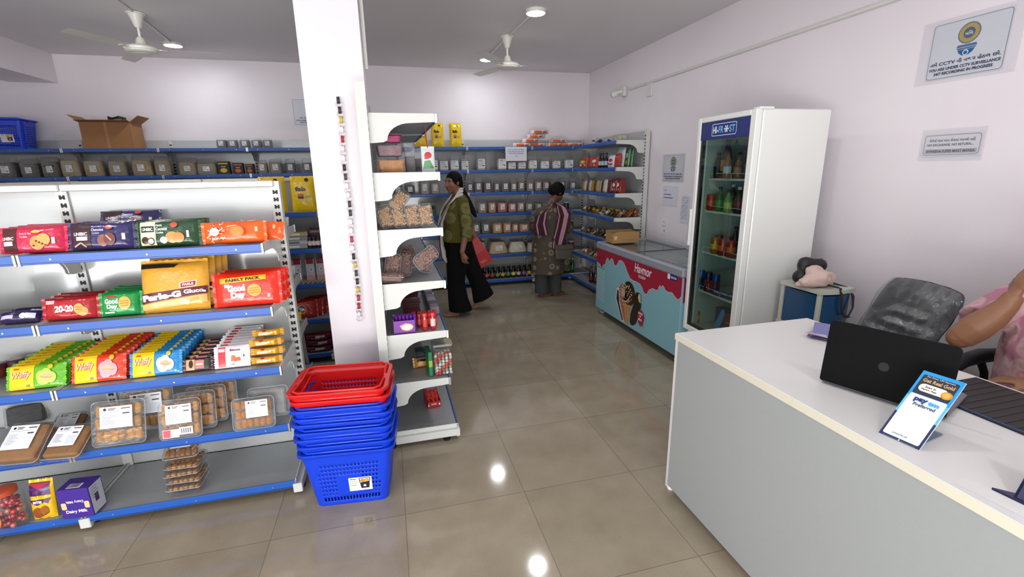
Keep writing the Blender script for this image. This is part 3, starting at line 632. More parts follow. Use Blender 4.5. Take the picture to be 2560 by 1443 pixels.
# ================================================================== SHOPPING BASKETS
def rring(w, d, r, z, n=6):
    P_ = []
    for cx, cy, a0 in ((w/2-r, d/2-r, 0), (-w/2+r, d/2-r, 90), (-w/2+r, -d/2+r, 180), (w/2-r, -d/2+r, 270)):
        for q in range(n+1): a = math.radians(a0+q*90/n); P_.append((cx+r*math.cos(a), cy+r*math.sin(a), z))
    return P_
def seg(P_, per):
    # resample closed polyline to `per` points, starting at the middle of the front (-y) side
    V_ = [Vector(p) for p in P_]; n = len(V_); L_ = [(V_[(i+1) % n]-V_[i]).length for i in range(n)]; T = sum(L_); out = []
    i = 0; acc = 0
    for k in range(per):
        t = T*k/per
        while acc+L_[i] < t-1e-9: acc += L_[i]; i += 1
        out.append(V_[i].lerp(V_[(i+1) % n], (t-acc)/L_[i]))
    return out
def basket_mesh(colour):
    M_ = mat(colour, .32, var=.02, spec=.5)
    m = MB(); per = 150; zs = [0, .004]+[.012+i*.012 for i in range(24)]; H_ = .312
    ws, ds = .345, .235; wt, dt = .425, .30
    rings = []
    for z in zs+[H_]:
        k = z/H_; rings.append(seg(rring(ws+(wt-ws)*k, ds+(dt-ds)*k, .035, z), per))
    vs = [v for r in rings for v in r]; fs = []
    for a in range(len(rings)-1):
        z = (zs+[H_])[a]
        for i in range(per):
            p = rings[a][i]; hole = False
            cx = abs(p.x); cy = abs(p.y); onlong = cy > (ds/2+(dt-ds)/2*z/H_)-.012 and cx < .14
            onshort = cx > (ws/2+(wt-ws)/2*z/H_)-.012 and cy < .09
            if onlong or onshort:
                if a in (3, 4): hole = i % 2 == 0
                elif 6 <= a <= 21 and a % 2 == 0 and (onshort or cx > .055 or a > 15) and not (8 < a < 12 and False): hole = i % 2 == 0
            if hole: continue
            j = (i+1) % per; fs.append((a*per+i, a*per+j, (a+1)*per+j, (a+1)*per+i))
    m.add(vs, fs, M_)
    m.add([v for v in rings[0]], [tuple(range(per-1, -1, -1))], M_)
    o1 = seg(rring(wt, dt, .035, H_), per); 
    o2 = seg(rring(wt+.03, dt+.03, .05, H_+.002), per); o3 = seg(rring(wt+.034, dt+.034, .052, H_-.012), per); o0 = seg(rring(wt-.006, dt-.006, .032, H_-.001), per)
    m.loft([o0, o1, o2, o3], M_, caps=False)
    r3 = seg(rring(wt+.004-.006, dt+.004-.006, .037, H_-.032), per); r4 = seg(rring(wt+.006, dt+.006, .04, H_-.03), per)
    return m
def make_basket(colour, label, group):
    R = empty('shopping_basket', (0, 0, 0), 0, label, 'shopping basket', group)
    b = basket_mesh(colour).build('tub', R, True)
    md = b.modifiers.new('thickness', 'SOLIDIFY'); md.thickness = .0022; md.offset = 0
    for s in (-1, 1):
        h = MB(); M_ = mat(colour, .3, var=.02)
        h.tube([(-.20, s*.004, .306), (-.195, s*.13, .319), (-.17, s*.152, .321), (.17, s*.152, .321), (.195, s*.13, .319), (.20, s*.004, .306)], .0055, M_, 8)
        hn = h.build('handle', R, True)
    for s in (-1, 1): MB().box((s*.207-.010, -.03, .280), (s*.207+.010, .03, .313), mat(colour, .3, var=.02), .004).build('hinge', R)
    return R
BK = Vector((-.275, 2.275, 0)); brz = math.radians(-6)
rims = [at(735, y_, Y=2.11).z for y_ in (1154, 1133, 1115, 1095, 1076, 1060, 1039, 1018, 998)]
names = ['bottom blue shopping basket of the stack, with a white picture label', 'blue shopping basket resting on the bottom one of the stack', 'third blue basket up from the floor in the stack', 'middle blue basket, fourth up from the floor', 'fifth blue basket up in the stack', 'sixth blue basket up, second below the red ones', 'topmost blue basket, directly under the red ones', 'lower of the two red baskets on the stack', 'open red shopping basket on top of the stack']
bb = None; rb = None
jit = [(0, 0), (.004, 0), (-.006, .004), (.002, -.004), (-.005, .003), (.006, 0), (-.004, -.003), (.0, .004), (-.008, 0)]
for i, zr in enumerate(rims):
    if i < 7:
        if bb is None: bb = make_basket('0a3ccc', names[0], 'stacked shopping baskets'); o = bb
        else: o = dup(bb, label=names[i])
    else:
        if rb is None: rb = make_basket('cf1518', names[7], 'stacked shopping baskets'); o = rb
        else: o = dup(rb, label=names[8])
    o.location = (BK.x+jit[i][0], BK.y+jit[i][1], 0 if i == 0 else zr-rims[0]); o.rotation_euler = (0, 0, brz+jit[i][0]*1.5)
    if i == 0:
        k_ = .13/.312; yf = -(.235+(.30-.235)*k_)/2
        def bF(x, z, o_): return (x, yf-(z-.13)*.1-.002-o_, z)
lm = MB(); art(lm, [('r', -.005, .075, .105, .155, 'e3e0dc'), ('t', 'Mega', .018, .145, .008, '26242c', .028, 0, .03), ('r', .0, .132, .036, .134, '8a8890'), ('r', .0, .120, .034, .124, 'c4c46a'), ('r', .0, .108, .032, .111, '9a98a0'), ('p', [(.048, .122), (.095, .128), (.090, .088), (.052, .088)], '26262e'), ('l', [(.048, .122), (.046, .148), (.098, .150), (.095, .128)], .003, '1b1b20'), ('e', .062, .134, .012, .009, 'c98a3a'), ('e', .082, .136, .012, .008, 'd8a23a'), ('r', .064, .098, .076, .110, 'd8d8e0')], bF, .4, .0004)
# second lettering grid seen above the label is the holes themselves
lo = lm.build('picture_label', bb)

# baskets elsewhere: blue basket on the top shelf, far left of the back wall
p = at(28, 366, Y=6.55)
ob = dup(bb, (p.x-.02, 6.58, 1.916), .1, 'single blue shopping basket on top of the back wall shelving, far left', name='shopping_basket'); ob.pop('group', None)

# ================================================================== CARTONS
def open_box(name, loc, rz, w, d, h, label, cat='box', col='9c6f47', flap=.11):
    R = empty(name, loc, rz, label, cat)
    cm = mat(col, .8, var=.08, scale=30); t = .004
    m = MB(); m.box((-w/2, -d/2, 0), (w/2, d/2, t), cm).box((-w/2, -d/2, t), (w/2, -d/2+t, h), cm).box((-w/2, d/2-t, t), (w/2, d/2, h), cm).box((-w/2, -d/2+t, t), (-w/2+t, d/2-t, h), cm).box((w/2-t, -d/2+t, t), (w/2, d/2-t, h), cm)
    art(m, [('r', -.012, 0, .012, h, 'a87d55')], lambda x, z, o: (x, -d/2-o, z), .5)
    m.build('carton', R)
    for s in (-1, 1):
        q = MB(); q.prism([(s*w/2, h-.002), (s*(w/2+flap*.85), h+flap*.62), (s*(w/2+flap*.85)-.004*s, h+flap*.62+.004), (s*w/2-.004*s, h)], -d/2+.005, d/2-.005, cm, 'y'); q.build('flap', R)
    q = MB(); q.prism([(-d/2, h-.002), (-d/2-flap*.7, h+flap*.10), (-d/2-flap*.7, h+flap*.10+.004), (-d/2+.004, h)], -w/2-.01, w/2+.01, cm, 'x'); q.build('flap', R)
    return R
p0 = at(212, 366, Y=6.5); p1 = at(343, 366, Y=6.5)
open_box('cardboard_box', ((p0.x+p1.x)/2, 6.60, 1.92), .03, p1.x-p0.x-.03, .3, .285, 'open brown cardboard box on the top shelf of the back wall, left')
p = at(290, 300, Y=6.55)
m = MB(); m.sheet([[(-.09+.06*u, .02*math.sin(u*2+v), .0+v*.04+.01*math.cos(u*3)) for u in range(4)] for v in range(3)], mat('26372a', .2)); m.sheet([[(-.02+.04*u, -.02+.01*math.sin(u*2+v), .01+v*.02) for u in range(3)] for v in range(3)], mat('b9c0c2', .2))
shape('foil_packet', m, 'dark green foil packet sticking out of the open cardboard box', 'packet', loc=(p.x, 6.56, 2.19))
# low carton on the freezer
m = MB(); cm = mat('a07c4c', .8, var=.1, scale=20); W_, D_, H_ = .30, .19, .125
m.box((-W_/2, -D_/2, 0), (W_/2, D_/2, .004), cm).box((-W_/2, D_/2-.004, .004), (W_/2, D_/2, H_), cm)
m.prism([(-W_/2, 0), (W_/2, 0), (W_/2, H_*.95), (W_/2-.09, H_), (-W_/2+.06, H_), (-W_/2, H_*.8)], -D_/2, -D_/2+.004, cm, 'y')
for s in (-1, 1): m.box((s*W_/2-.002, -D_/2+.004, .004), (s*W_/2+.002, D_/2-.004, H_*.9), cm)
art(m, dashes(.05, .035, .10, .006, '6a5430', 4)+[('r', -.13, .04, -.10, .08, 'c8b080')], flatF(-D_/2), .7)
shape('carton_tray', m, 'low open brown carton sitting on the far end of the freezer lid', 'box', loc=(2.44, 4.60, .829), rz=math.radians(-4))

# ================================================================== STORAGE DRAWERS WITH CLOTHES AND BAG
dw = empty('drawer_tower', (2.49, 2.17, 0), 0, 'plastic drawer tower with blue and green drawers between refrigerator and office chair', 'drawers')
GF = mat('b9bbb0', .45, var=.03); dW, dD = .255, .30
zt = [(.60, .855), (.335, .59), (.07, .325)]
def bow(w, b, n=8): return [(w*i/n, -b*math.sin(PI*i/n)) for i in range(n+1)]
for z in (.858, .592, .328, .06):
    P_ = [(x, y) for x, y in bow(dW, .022)]+[(dW, dD), (0, dD)]
    P2 = [(q[0]-.006 if q[0] < .01 else q[0]+.006 if q[0] > dW-.01 else q[0], q[1]-.006 if q[1] <= 0.001 else q[1]) for q in P_]
    MB().prism(P2, z-.012, z+.012, GF, 'z').build('tray_frame', dw)
for x in (0, dW-.026):
    for y in (0, dD-.026):
        MB().box((x, y, .0), (x+.026, y+.026, .86), GF, .004).build('post', dw)
for (z0, z1), c in zip(zt, ('14456e', '1e4d28', '4a4d52')):
    cm = mat(c, .25, var=.1, coat=.2); P_ = [(.026+(dW-.052)*i/8, -.016*math.sin(PI*i/8)) for i in range(9)]+[(dW-.03, dD-.01), (.030, dD-.01)]
    P3 = [(.010, .03), (.030, .03), (.030, dD-.03), (.010, dD-.03)]
    m = MB().prism(P_, z0+.004, z1-.022, cm, 'z'); m.prism(P3, z0+.004, z1-.022, cm, 'z'); d = m.build('drawer', dw)
    tag(d, {'14456e': 'blue drawer', '1e4d28': 'green drawer', '4a4d52': 'grey drawer'}[c])
def blobmesh(name, prims, voxel, m, parent=None, smooth=6, disp=0, dscale=.1):
    """one continuous skin over overlapping tapered limbs: prims are (points, radii) chains"""
    mb = MB()
    for pr in prims:
        pts, rad = pr[0], pr[1]; fl = pr[2] if len(pr) > 2 else (1, 1, 1)
        P_ = []
        for i in range(len(pts)-1):
            a, b = Vector(pts[i]), Vector(pts[i+1]); k = max(1, int((b-a).length/(.6*min(rad[i], rad[i+1])+.004)))
            for j in range(k): t = j/k; P_.append((a.lerp(b, t), rad[i]*(1-t)+rad[i+1]*t))
        P_.append((Vector(pts[-1]), rad[-1]))
        for c, r in P_: mb.lathe([(max(.03, math.sin(PI*q/8))*r, -math.cos(PI*q/8)*r*fl[2]) for q in range(9)], m, 14, c, fl[0], fl[1])
    o = mb.build(name, parent, True)
    r = o.modifiers.new('skin', 'REMESH'); r.mode = 'VOXEL'; r.voxel_size = voxel; r.use_smooth_shade = True
    s = o.modifiers.new('smooth', 'SMOOTH'); s.iterations = smooth; s.factor = .6
    if disp:
        tx = bpy.data.textures.new('folds', 'CLOUDS'); tx.noise_scale = dscale; tx.noise_depth = 1
        d = o.modifiers.new('folds', 'DISPLACE'); d.texture = tx; d.strength = disp; d.mid_level = .5; d.texture_coords = 'LOCAL'
    return o
cl = blobmesh('folded_cloth', [([(-.09, 0, .035), (.0, -.02, .06), (.09, .0, .045)], [.035, .055, .04]), ([(-.11, .02, .02), (.11, .03, .02)], [.02, .022]), ([(-.02, .02, .10), (.05, .03, .09)], [.035, .03])], .008, mat('cbb2a8', .8, var=.08), None, 5, .02, .035)
cl.location = (2.555, 2.27, .868); cl.scale = (1.05, 1.1, 1.0); tag(cl, 'crumpled beige and pink cloth piled on the drawer tower', 'cloth')
bg_ = empty('handbag', (2.60, 2.36, .868), 0, 'black handbag with long strap lying behind the cloth on the drawer tower', 'bag')
blobmesh('bag_body', [([(-.08, 0, .05), (.06, 0, .05)], [.045, .05]), ([(-.03, .02, .12), (.05, -.02, .12)], [.05, .04])], .01, mat('161518', .5), bg_, 5, .012, .05)
m = MB()
arc = [(.05, -.04, .02), (.10, -.10, .012), (.13, -.17, .0), (.14, -.20, -.05), (.13, -.215, -.12), (.10, -.22, -.17), (.06, -.225, -.17), (.03, -.225, -.12), (.02, -.225, -.05), (.01, -.21, .015), (-.02, -.15, .02)]
for a, b in zip(arc[:-1], arc[1:]):
    a, b = Vector(a), Vector(b); n_ = Vector((.012, .004, 0)) if abs((b-a).z) > .02 else Vector((0, .012, 0.004))
    m.add([a-n_, b-n_, b+n_, a+n_], [(0, 1, 2, 3)], mat('121214', .5))
so = m.build('strap', bg_); sm = so.modifiers.new('t', 'SOLIDIFY'); sm.thickness = .004

# ================================================================== OFFICE CHAIRS
def crease():
    m = mat('3c3e41', .42, var=.25, scale=14, coat=.4); m = m.copy(); m.name = 'creased_grey_mesh'; nt = m.node_tree; N = nt.nodes; L = nt.links; b = N['Principled BSDF']
    tc = N.new('ShaderNodeTexCoord'); n = N.new('ShaderNodeTexNoise'); n.inputs['Scale'].default_value = 5; n.inputs['Detail'].default_value = 3; n.inputs['Distortion'].default_value = 1.6; n.inputs['Roughness'].default_value = .6
    L.new(tc.outputs['Object'], n.inputs[0]); a = N.new('ShaderNodeMath'); a.operation = 'SUBTRACT'; a.inputs[1].default_value = .5; L.new(n.outputs[0], a.inputs[0])
    q = N.new('ShaderNodeMath'); q.operation = 'ABSOLUTE'; L.new(a.outputs[0], q.inputs[0]); p = N.new('ShaderNodeMath'); p.operation = 'POWER'; p.inputs[1].default_value = .5; L.new(q.outputs[0], p.inputs[0])
    bp = N.new('ShaderNodeBump'); bp.invert = True; bp.inputs['Strength'].default_value = .5; bp.inputs['Distance'].default_value = .03; L.new(p.outputs[0], bp.inputs['Height']); L.new(bp.outputs[0], b.inputs['Normal']); return m
def office_chair(loc, rz, label, wrap, sc_=1.0, tilt=8):
    R = empty('office_chair', loc, rz, label, 'office chair')
    BLK = mat('17171a', .5, var=.1); PAD = crease() if wrap else mat('202024', .7, var=.25, scale=14, bump=.1, bscale=16)
    m = MB(); m.lathe([(.03, .04), (.03, .30), (.02, .30), (.02, .40)], CHROME if not wrap else BLK, 14); m.build('gas_lift', R, True)
    for k in range(5):
        a = 2*PI*k/5; m = MB(); m.tube([(.02*math.cos(a), .02*math.sin(a), .085), (.28*math.cos(a), .28*math.sin(a), .065)], [.025, .014], BLK, 8)
        m.tube([(.28*math.cos(a)-.012, .28*math.sin(a), .027), (.28*math.cos(a)+.012, .28*math.sin(a), .027)], .027, BLK, 12); m.build('base_leg', R, True)
    s = MB(); rows = []
    for z, k in ((.40, .92), (.415, 1), (.45, 1.0), (.475, .97), (.485, .85)): rows.append(rring(.50*k, .48*k, .10*k, z))
    s.loft(rows, PAD); s.build('seat', R, True)
    # backrest: curved rounded slab, facing -y
    b = MB(); rows = []; Wb, Hb = .46, .56; z0 = .53
    NU, NV = 16, 18; f_, k_ = [], []
    def edgew(v):
        t = 1-.10*(1-v)**2
        if v > .85: t *= math.sqrt(max(0, 1-((v-.85)/.15)**2*.28))
        if v < .10: t *= math.sqrt(max(0, 1-((.10-v)/.10)**2*.25))
        return t
    def bk(u, v, t):
        x = (u-.5)*Wb*edgew(v); z = z0+Hb*v-.012*abs(2*u-1)**3*(1 if v > .5 else -1); y = .24+.05*(v-.3)**2-.05*(1-(2*u-1)**2)*-1*.6-.03+math.tan(math.radians(tilt))*(z-z0)
        ed = min(1, min(u, 1-u)*9, min(v, 1-v)*9)
        rib = 0
        if t < 0:
            rib = .010*math.sin(v*52)*(.25 < u < .75)*(v < .78)
            if wrap: rib += .012*noise.noise(Vector((u*6+3, v*7, 1.3)))+.012*abs(noise.noise(Vector((u*7+v*5, v*6-u*6, 4))))
        return (x, y+t*.022*math.sqrt(ed)+rib*.6, z)
    NU, NV = 30, 44
    fr_ = [[bk(u/NU, v/NV, -1) for u in range(NU+1)] for v in range(NV+1)]; ba = [[bk(u/NU, v/NV, 1) for u in range(NU+1)] for v in range(NV+1)]
    b.sheet(fr_, PAD); b.sheet([list(reversed(r)) for r in ba], PAD)
    rim = [fr_[0][i] for i in range(NU+1)]+[fr_[j][NU] for j in range(1, NV+1)]+[fr_[NV][i] for i in range(NU-1, -1, -1)]+[fr_[j][0] for j in range(NV-1, 0, -1)]
    rimb = [ba[0][i] for i in range(NU+1)]+[ba[j][NU] for j in range(1, NV+1)]+[ba[NV][i] for i in range(NU-1, -1, -1)]+[ba[j][0] for j in range(NV-1, 0, -1)]
    b.loft([rim, rimb], PAD, caps=False); bo = b.build('backrest', R, True)
    if wrap:
        m = MB()
        m.sheet([[(x*1.02, y-.012-.016*abs(noise.noise(Vector((x*14+z*16, z*9-x*6, 2))))-.004*noise.noise(Vector((x*30, z*22, 2))), z) for x, y, z in r] for r in fr_], film('plastic_wrap', 'c4c8cc', .05, .30, .16, .35)); tag(m.build('plastic_cover', R, True), 'creased clear plastic cover')
    m = MB(); m.tube([(0, .10, .41), (0, .27, .42), (0, .31, .55), (0, .33, .70)], .022, BLK, 8); m.build('back_support', R, True)
    for s_ in (-1, 1):
        m = MB(); m.tube([(s_*.22, .05, .43), (s_*.29, .05, .46), (s_*.31, .04, .60), (s_*.31, .0, .655)], .016, BLK, 8)
        pts = [(s_*.31, -.16, .64), (s_*.315, -.10, .67), (s_*.315, .0, .68), (s_*.31, .10, .675), (s_*.30, .17, .65)]
        m.tube(pts, [.022, .030, .032, .030, .022], BLK, 10); m.build('armrest', R, True)
    return R
oc = office_chair((2.20, 1.80, 0), math.radians(-103), 'grey office chair wrapped in creased clear plastic, standing empty behind the counter', True, tilt=21)
oc.scale = (.98, 1, .93)
# ================================================================== PRODUCT BUILDERS
ORD = ['first', 'second', 'third', 'fourth', 'fifth', 'sixth', 'seventh', 'eighth', 'ninth', 'tenth', 'eleventh', 'twelfth', 'thirteenth', 'fourteenth', 'fifteenth', 'sixteenth', 'seventeenth', 'eighteenth']
def pillow(w, h, t, col, items=(), crimp='h', cw=.014, rough=.22, seed=0, sub=.02, n=14):
    m = MB(); M_ = mat(col, rough, var=.08, scale=18, bump=.35, bscale=28, spec=.6)
    def S(u, v):
        a, b = abs(2*u-1), abs(2*v-1); a = min(a, 1); b = min(b, 1)
        s = math.sqrt(max(0, (1-a**4)*(1-b**4)))
        return s*(1+.14*noise.noise(Vector((u*4+seed*7.1, v*3, seed*1.7))))
    def F(x, z, o): return (x, -t/2*S((x+w/2)/w, z/h)-o, z)
    iw, ih = (w-2*cw, h) if crimp == 'h' else (w, h-2*cw)
    fr_ = [[F(-w/2+w*i/n, h*j/n, 0) for i in range(n+1)] for j in range(n+1)]
    m.sheet(fr_, M_); m.sheet([[(x, -y, z) for x, y, z in reversed(r)] for r in fr_], M_)
    k = 18
    def zig(p0, p1, out):
        P_ = []
        for i in range(k+1):
            q = Vector(p0).lerp(Vector(p1), i/k); o_ = Vector(out)*(1 if i % 2 else .72); w_ = math.sin(i*1.1+seed)*.0022; P_.append((q, q+o_+Vector((0, w_, 0))))
        vs = [v for a in P_ for v in a]; m.add(vs, [(2*i, 2*i+2, 2*i+3, 2*i+1) for i in range(k)], M_)
    if crimp == 'h': zig((-w/2, 0, 0), (-w/2, 0, h), (-cw, 0, 0)); zig((w/2, 0, h), (w/2, 0, 0), (cw, 0, 0))
    else: zig((-w/2, 0, h), (w/2, 0, h), (0, 0, cw)); zig((w/2, 0, 0), (-w/2, 0, 0), (0, 0, -cw*.2))
    art(m, items, F, rough, .0012, sub)
    return m
def carton(w, h, d, col, items=(), side=None, top=None, rough=.45):
    m = MB(); m.box((-w/2, 0, 0), (w/2, d, h), mat(col, rough, var=.04), .0015); art(m, items, flatF(0), rough)
    if side: art(m, side, lambda x, z, o: (w/2+o, x, z), rough)
    if top: art(m, top, lambda x, z, o: (x, z, h+o), rough)
    return m
FILM = film('clear_film', 'ffffff', .10, .12, .28, .9); SHELL = film('clear_shell', 'f6f7f8', .02, .08, .09, .25)
def rbox_rings(w, d, r, zs, wob=0, seed=0):
    return [[(x*k*(1+wob*noise.noise(Vector((x*30, z*30, seed)))), y*k*(1+wob*noise.noise(Vector((y*30, z*30, seed+5)))), z) for x, y, _ in rring(w, d, r, 0, 3)] for z, k in zs]
def goods_bag(name, w, h, d, col, frac=.66, lab=None, label='', cat='bag', group=None, seed=0, lh=.5, lumpy=.0, rough=.8, taper=0.):
    """clear plastic bag: filled block below, gathered empty film above, printed white label"""
    R = empty(name, (0, 0, 0), 0, label, cat, group); hf = h*frac
    m = MB(); m.loft(rbox_rings(w, d, min(w, d)*.28, [(0.001, .90), (hf*.06, .985), (hf*.3, 1.01-taper*.25), (hf*.7, 1-taper*.7), (hf*.94, .96-taper), (hf, .84-taper)], .06, seed), mat(col, rough, var=.28 if lumpy else .12, scale=70 if lumpy else 120, bump=.5 if lumpy else .1, bscale=90)); m.build('contents', R, True)
    m = MB(); m.loft(rbox_rings(w, d, min(w, d)*.25, [(0.0, .93), (hf*.06, 1.02), (hf*.5, 1.04-taper*.45), (hf, 1.0-taper)], .05, seed+1), FILM, caps=False)
    rows = []
    for v in range(6):
        t = v/5; z = hf+(h-hf)*t; q = []
        P_ = rring(w*(1.0-taper-.02*t), d*(1-taper)*(1-.93*t), min(w, d*(1-taper)*(1-.93*t))*.25, 0, 3)
        for x, y, _ in P_: q.append((x+.006*t*math.sin(x*160+seed), y+.008*t*math.sin(x*110+seed*2)+t*.01*math.sin(seed), z+.012*t*math.sin(x*70+seed)))
        rows.append(q)
    m.loft(rows, FILM, caps=False); m.build('film', R, True)
    if lab:
        lw, lhh = w*(.78 if lh > .6 else .46 if w < .16 else .34), hf*(lh if lh > .6 else lh*1.12 if w < .16 else .42); z0 = hf*(.30 if lh < .6 else .18)
        m = MB(); y0 = -d/2*1.055
        art(m, [('r', -lw/2, z0, lw/2, z0+lhh, 'e6e7ea'), ('r', -lw*.4, z0+lhh*.82, lw*.1, z0+lhh*.88, '3c4048')]+lines(-lw*.42, lw*.40, z0+lhh*.66, lhh*.16, 4, '8a8e98', lhh*.05, seed)+[('r', lw*.12, z0+lhh*.2, lw*.4, z0+lhh*.32, '50545c')], flatF(y0), .5, .0004)
        m.build('label', R)
    return R
def clam_tray(name, w, h, t, kind='stick', col='b27a3c', label='', group=None, seed=0, lab=True, cat='food tray', labrect=None, extra=None):
    """clear hinged tray standing upright, face to -y: shell, biscuits or nuts inside, label"""
    R = empty(name, (0, 0, 0), 0, label, cat, group); rr = random.Random(seed)
    m = MB()
    def P_(k, y, rz_=.02): return [(x, y, z+h/2) for x, z, _ in rring(w*k, h*k, rz_, 0, 4)]
    m.loft([P_(.90, t/2-.002), P_(.93, t/2-.001), P_(.97, -t*.18)], SHELL, caps=True)
    m.loft([P_(1.0, -t*.18+.001), P_(1.0, -t*.18-.002), P_(.965, -t*.2), P_(.93, -t/2), P_(.90, -t/2-.001)], SHELL, caps=False); m.add(P_(.90, -t/2-.001), [tuple(range(20))], SHELL)
    m.tube([(x, -t*.18, z) for x, _, z in P_(1.0, 0)], .0016, film('shell_edge', 'ffffff', .25, .1, .3, 0), 5, True)
    m.build('shell', R, True)
    b = MB(); iw, ih = w*.86, h*.86; z0 = h*.07
    if kind == 'stick':
        nr = 3; nc = 6
        for r_ in range(nr):
            for c in range(nc):
                x = -iw/2+iw*(c+.5)/nc+rr.uniform(-.002, .002); z = z0+ih*(r_+.5)/nr; L_ = ih/nr*.47; ra = iw/nc*.54
                a = rr.uniform(-.12, .12)
                b.M = Matrix.Translation((x, -t*.08+rr.uniform(-.003, .003), z)) @ Matrix.Rotation(a, 4, 'Y')
                b.lathe([(ra*.3, -L_), (ra*.8, -L_*.86), (ra, -L_*.4), (ra*.95, 0), (ra, L_*.45), (ra*.8, L_*.88), (ra*.3, L_)], mat(col if (r_+c) % 3 else '98682e', .75, var=.3, scale=60, bump=.5, bscale=120), 10, sy=.8)
    elif kind == 'nuts':
        for i in range(88):
            x = rr.uniform(-iw/2, iw/2)*.95; z = z0+ih*rr.uniform(.02, .98); b.M = Matrix.Translation((x, rr.uniform(-t*.36, -t*.1), z)) @ Matrix.Rotation(rr.uniform(0, 3), 4, 'Y') @ Matrix.Rotation(rr.uniform(-.5, .5), 4, 'X')
            b.ball((0, 0, 0), w*.065, mat(col, .6, var=.2, scale=80), 1.5, .7, .9, 8)
        b.M = Matrix.Identity(4); b.box((-iw/2, -t*.1, z0), (iw/2, t*.35, z0+ih), mat(col, .7, var=.35, scale=80), .01)
    else:
        b.box((-iw/2, -t*.38, z0), (iw/2, t*.4, z0+ih), mat(col, .7, var=.25, scale=40, bump=.3, bscale=60), .008)
    b.M = Matrix.Identity(4); b.build('biscuits' if kind != 'nuts' else 'nuts', R, True)
    if lab:
        m = MB(); x0, zz0, x1, z1 = labrect or (-w*.30, h*.40, w*.30, h*.88); lw, lh = x1-x0, z1-zz0
        art(m, [('r', x0, zz0, x1, z1, 'e8e9ec'), ('e', x0+lw*.16, z1-lh*.12, lw*.05, lw*.05, '1d1f26'), ('r', x0+lw*.26, z1-lh*.11, x0+lw*.5, z1-lh*.08, '2a2d36'), ('r', x0+lw*.26, z1-lh*.17, x0+lw*.46, z1-lh*.14, '2a2d36'), ('r', x0+lw*.66, z1-lh*.14, x0+lw*.95, z1-lh*.10, '2a2d36'), ('r', x0+lw*.70, z1-lh*.38, x0+lw*.92, z1-lh*.32, '3a3d46'), ('r', x0+lw*.58, zz0+lh*.08, x0+lw*.9, zz0+lh*.5, 'd0d6e0')]+lines(x0+lw*.08, x0+lw*.9, z1-lh*.25, lh*.03, 1, '8a90a0', lh*.012, seed)+lines(x0+lw*.08, x0+lw*.52, z1-lh*.42, lh*.065, 7, '9aa0b0', lh*.018, seed+1), flatF(-t/2-.0015), .5, .0004)
        if extra: art(m, extra, flatF(-t/2-.003), .5, .0006)
        m.build('label', R)
    return R
def bottle_mesh(prof, body, cap, lab=None, lz=(0, 0), n=14, liq=None):
    m = MB(); m.lathe(prof, mat(body, .12, var=.1, spec=.7), n)
    r_, z_ = prof[-1]; m.lathe([(r_*1.25, z_-.002), (r_*1.25, z_+.014), (r_*1.1, z_+.017)], mat(cap, .35), n)
    if lab:
        r2 = max(p[0] for p in prof)*1.012; m.lathe([(r2, lz[0]), (r2, lz[1])], mat(lab, .4, var=.3, scale=60), n, caps=False)
    return m
def jar_prof(r, h): return [(r*.92, 0), (r, .004), (r, h*.78), (r*.86, h*.86), (r*.8, h)]
def put(mb, name, label, cat, group, loc, rot=(0, 0, 0), smooth=True):
    o = shape(name, mb, label, cat, group, smooth=smooth); o.location = loc; o.rotation_euler = rot; return o
def row(o, n, dy, dz=0, tilt=None, labels=None, dx=0, jit=.003, ax=(0, 1)):
    """copies of a thing one behind the other"""
    out = [o]; rr = random.Random(hash(o.name) % 999 if False else len(o.name)*7+n)
    for i in range(1, n):
        l = o.location+Vector((ax[0]*dy*i+dx*i+rr.uniform(-jit, jit), ax[1]*dy*i, dz*i)); r = o.rotation_euler.copy(); r.z += rr.uniform(-.03, .03)
        q = dup(o, l, tuple(r)); out.append(q)
        if labels: q['label'] = labels[i-1] if isinstance(labels, list) else labels
    return out
SA, SB, SC, SD, SE = 1.305, 1.005, .705, .395, .09
def span(x0, x1, y, Y): a = at(x0, y, Y=Y); b = at(x1, y, Y=Y); return (a.x+b.x)/2, b.x-a.x
def tall(x, y0, y1, Y): return at(x, y0, Y=Y).z-at(x, y1, Y=Y).z

# ================================================================== NEAR GONDOLA, TOP SHELF: cookie packs
Yf = 2.372
def cookie(x0, x1, ytop, ybot, z, col, items_fn, name, label, group, deep, t=.05, tilt=-14, labels='', dy=.052, h=None, Y=None):
    Y = Y or Yf; cx, w = span(x0, x1, (ytop+ybot)/2, Y); hh = h or tall((x0+x1)/2, ytop, ybot, Y); w -= .018
    o = put(pillow(w, hh, t, col, items_fn(w, hh), 'h', seed=int(x0) % 13), name, label, 'biscuit pack', group, (cx, Y+t*.4, z), (math.radians(tilt), 0, 0))
    if deep > 1: row(o, deep, dy, 0, labels=labels)
    return o, w, hh
def A_red(w, h): return [('r', -w*.5+.008, h*.06, -w*.22, h*.94, '4a2220'), ('t', 'UNIBIC', -w*.36, h*.55, h*.13, 'e8d9d4', w*.2, 0, .03), ('r', -w*.44, h*.28, -w*.28, h*.44, 'e8dcd8'), ('t', 'Fruit & Nut', -w*.06, h*.72, h*.09, 'f0b8b8', w*.2), ('t', 'Cookies', -w*.09, h*.60, h*.08, 'f0b8b8', w*.13), ('e', w*.12, h*.36, w*.12, h*.27, 'd7904a'), ('e', w*.22, h*.46, w*.11, h*.25, 'dda05a')]+[('e', w*(.06+.05*i), h*(.25+.17*((i*3) % 4)/3), .004, .004, '6a2a1c') for i in range(5)]+[('e', w*.12, h*.78, w*.07, h*.06, 'd9a93a'), ('r', w*.36, h*.3, w*.41, h*.55, 'e2c9c9')]
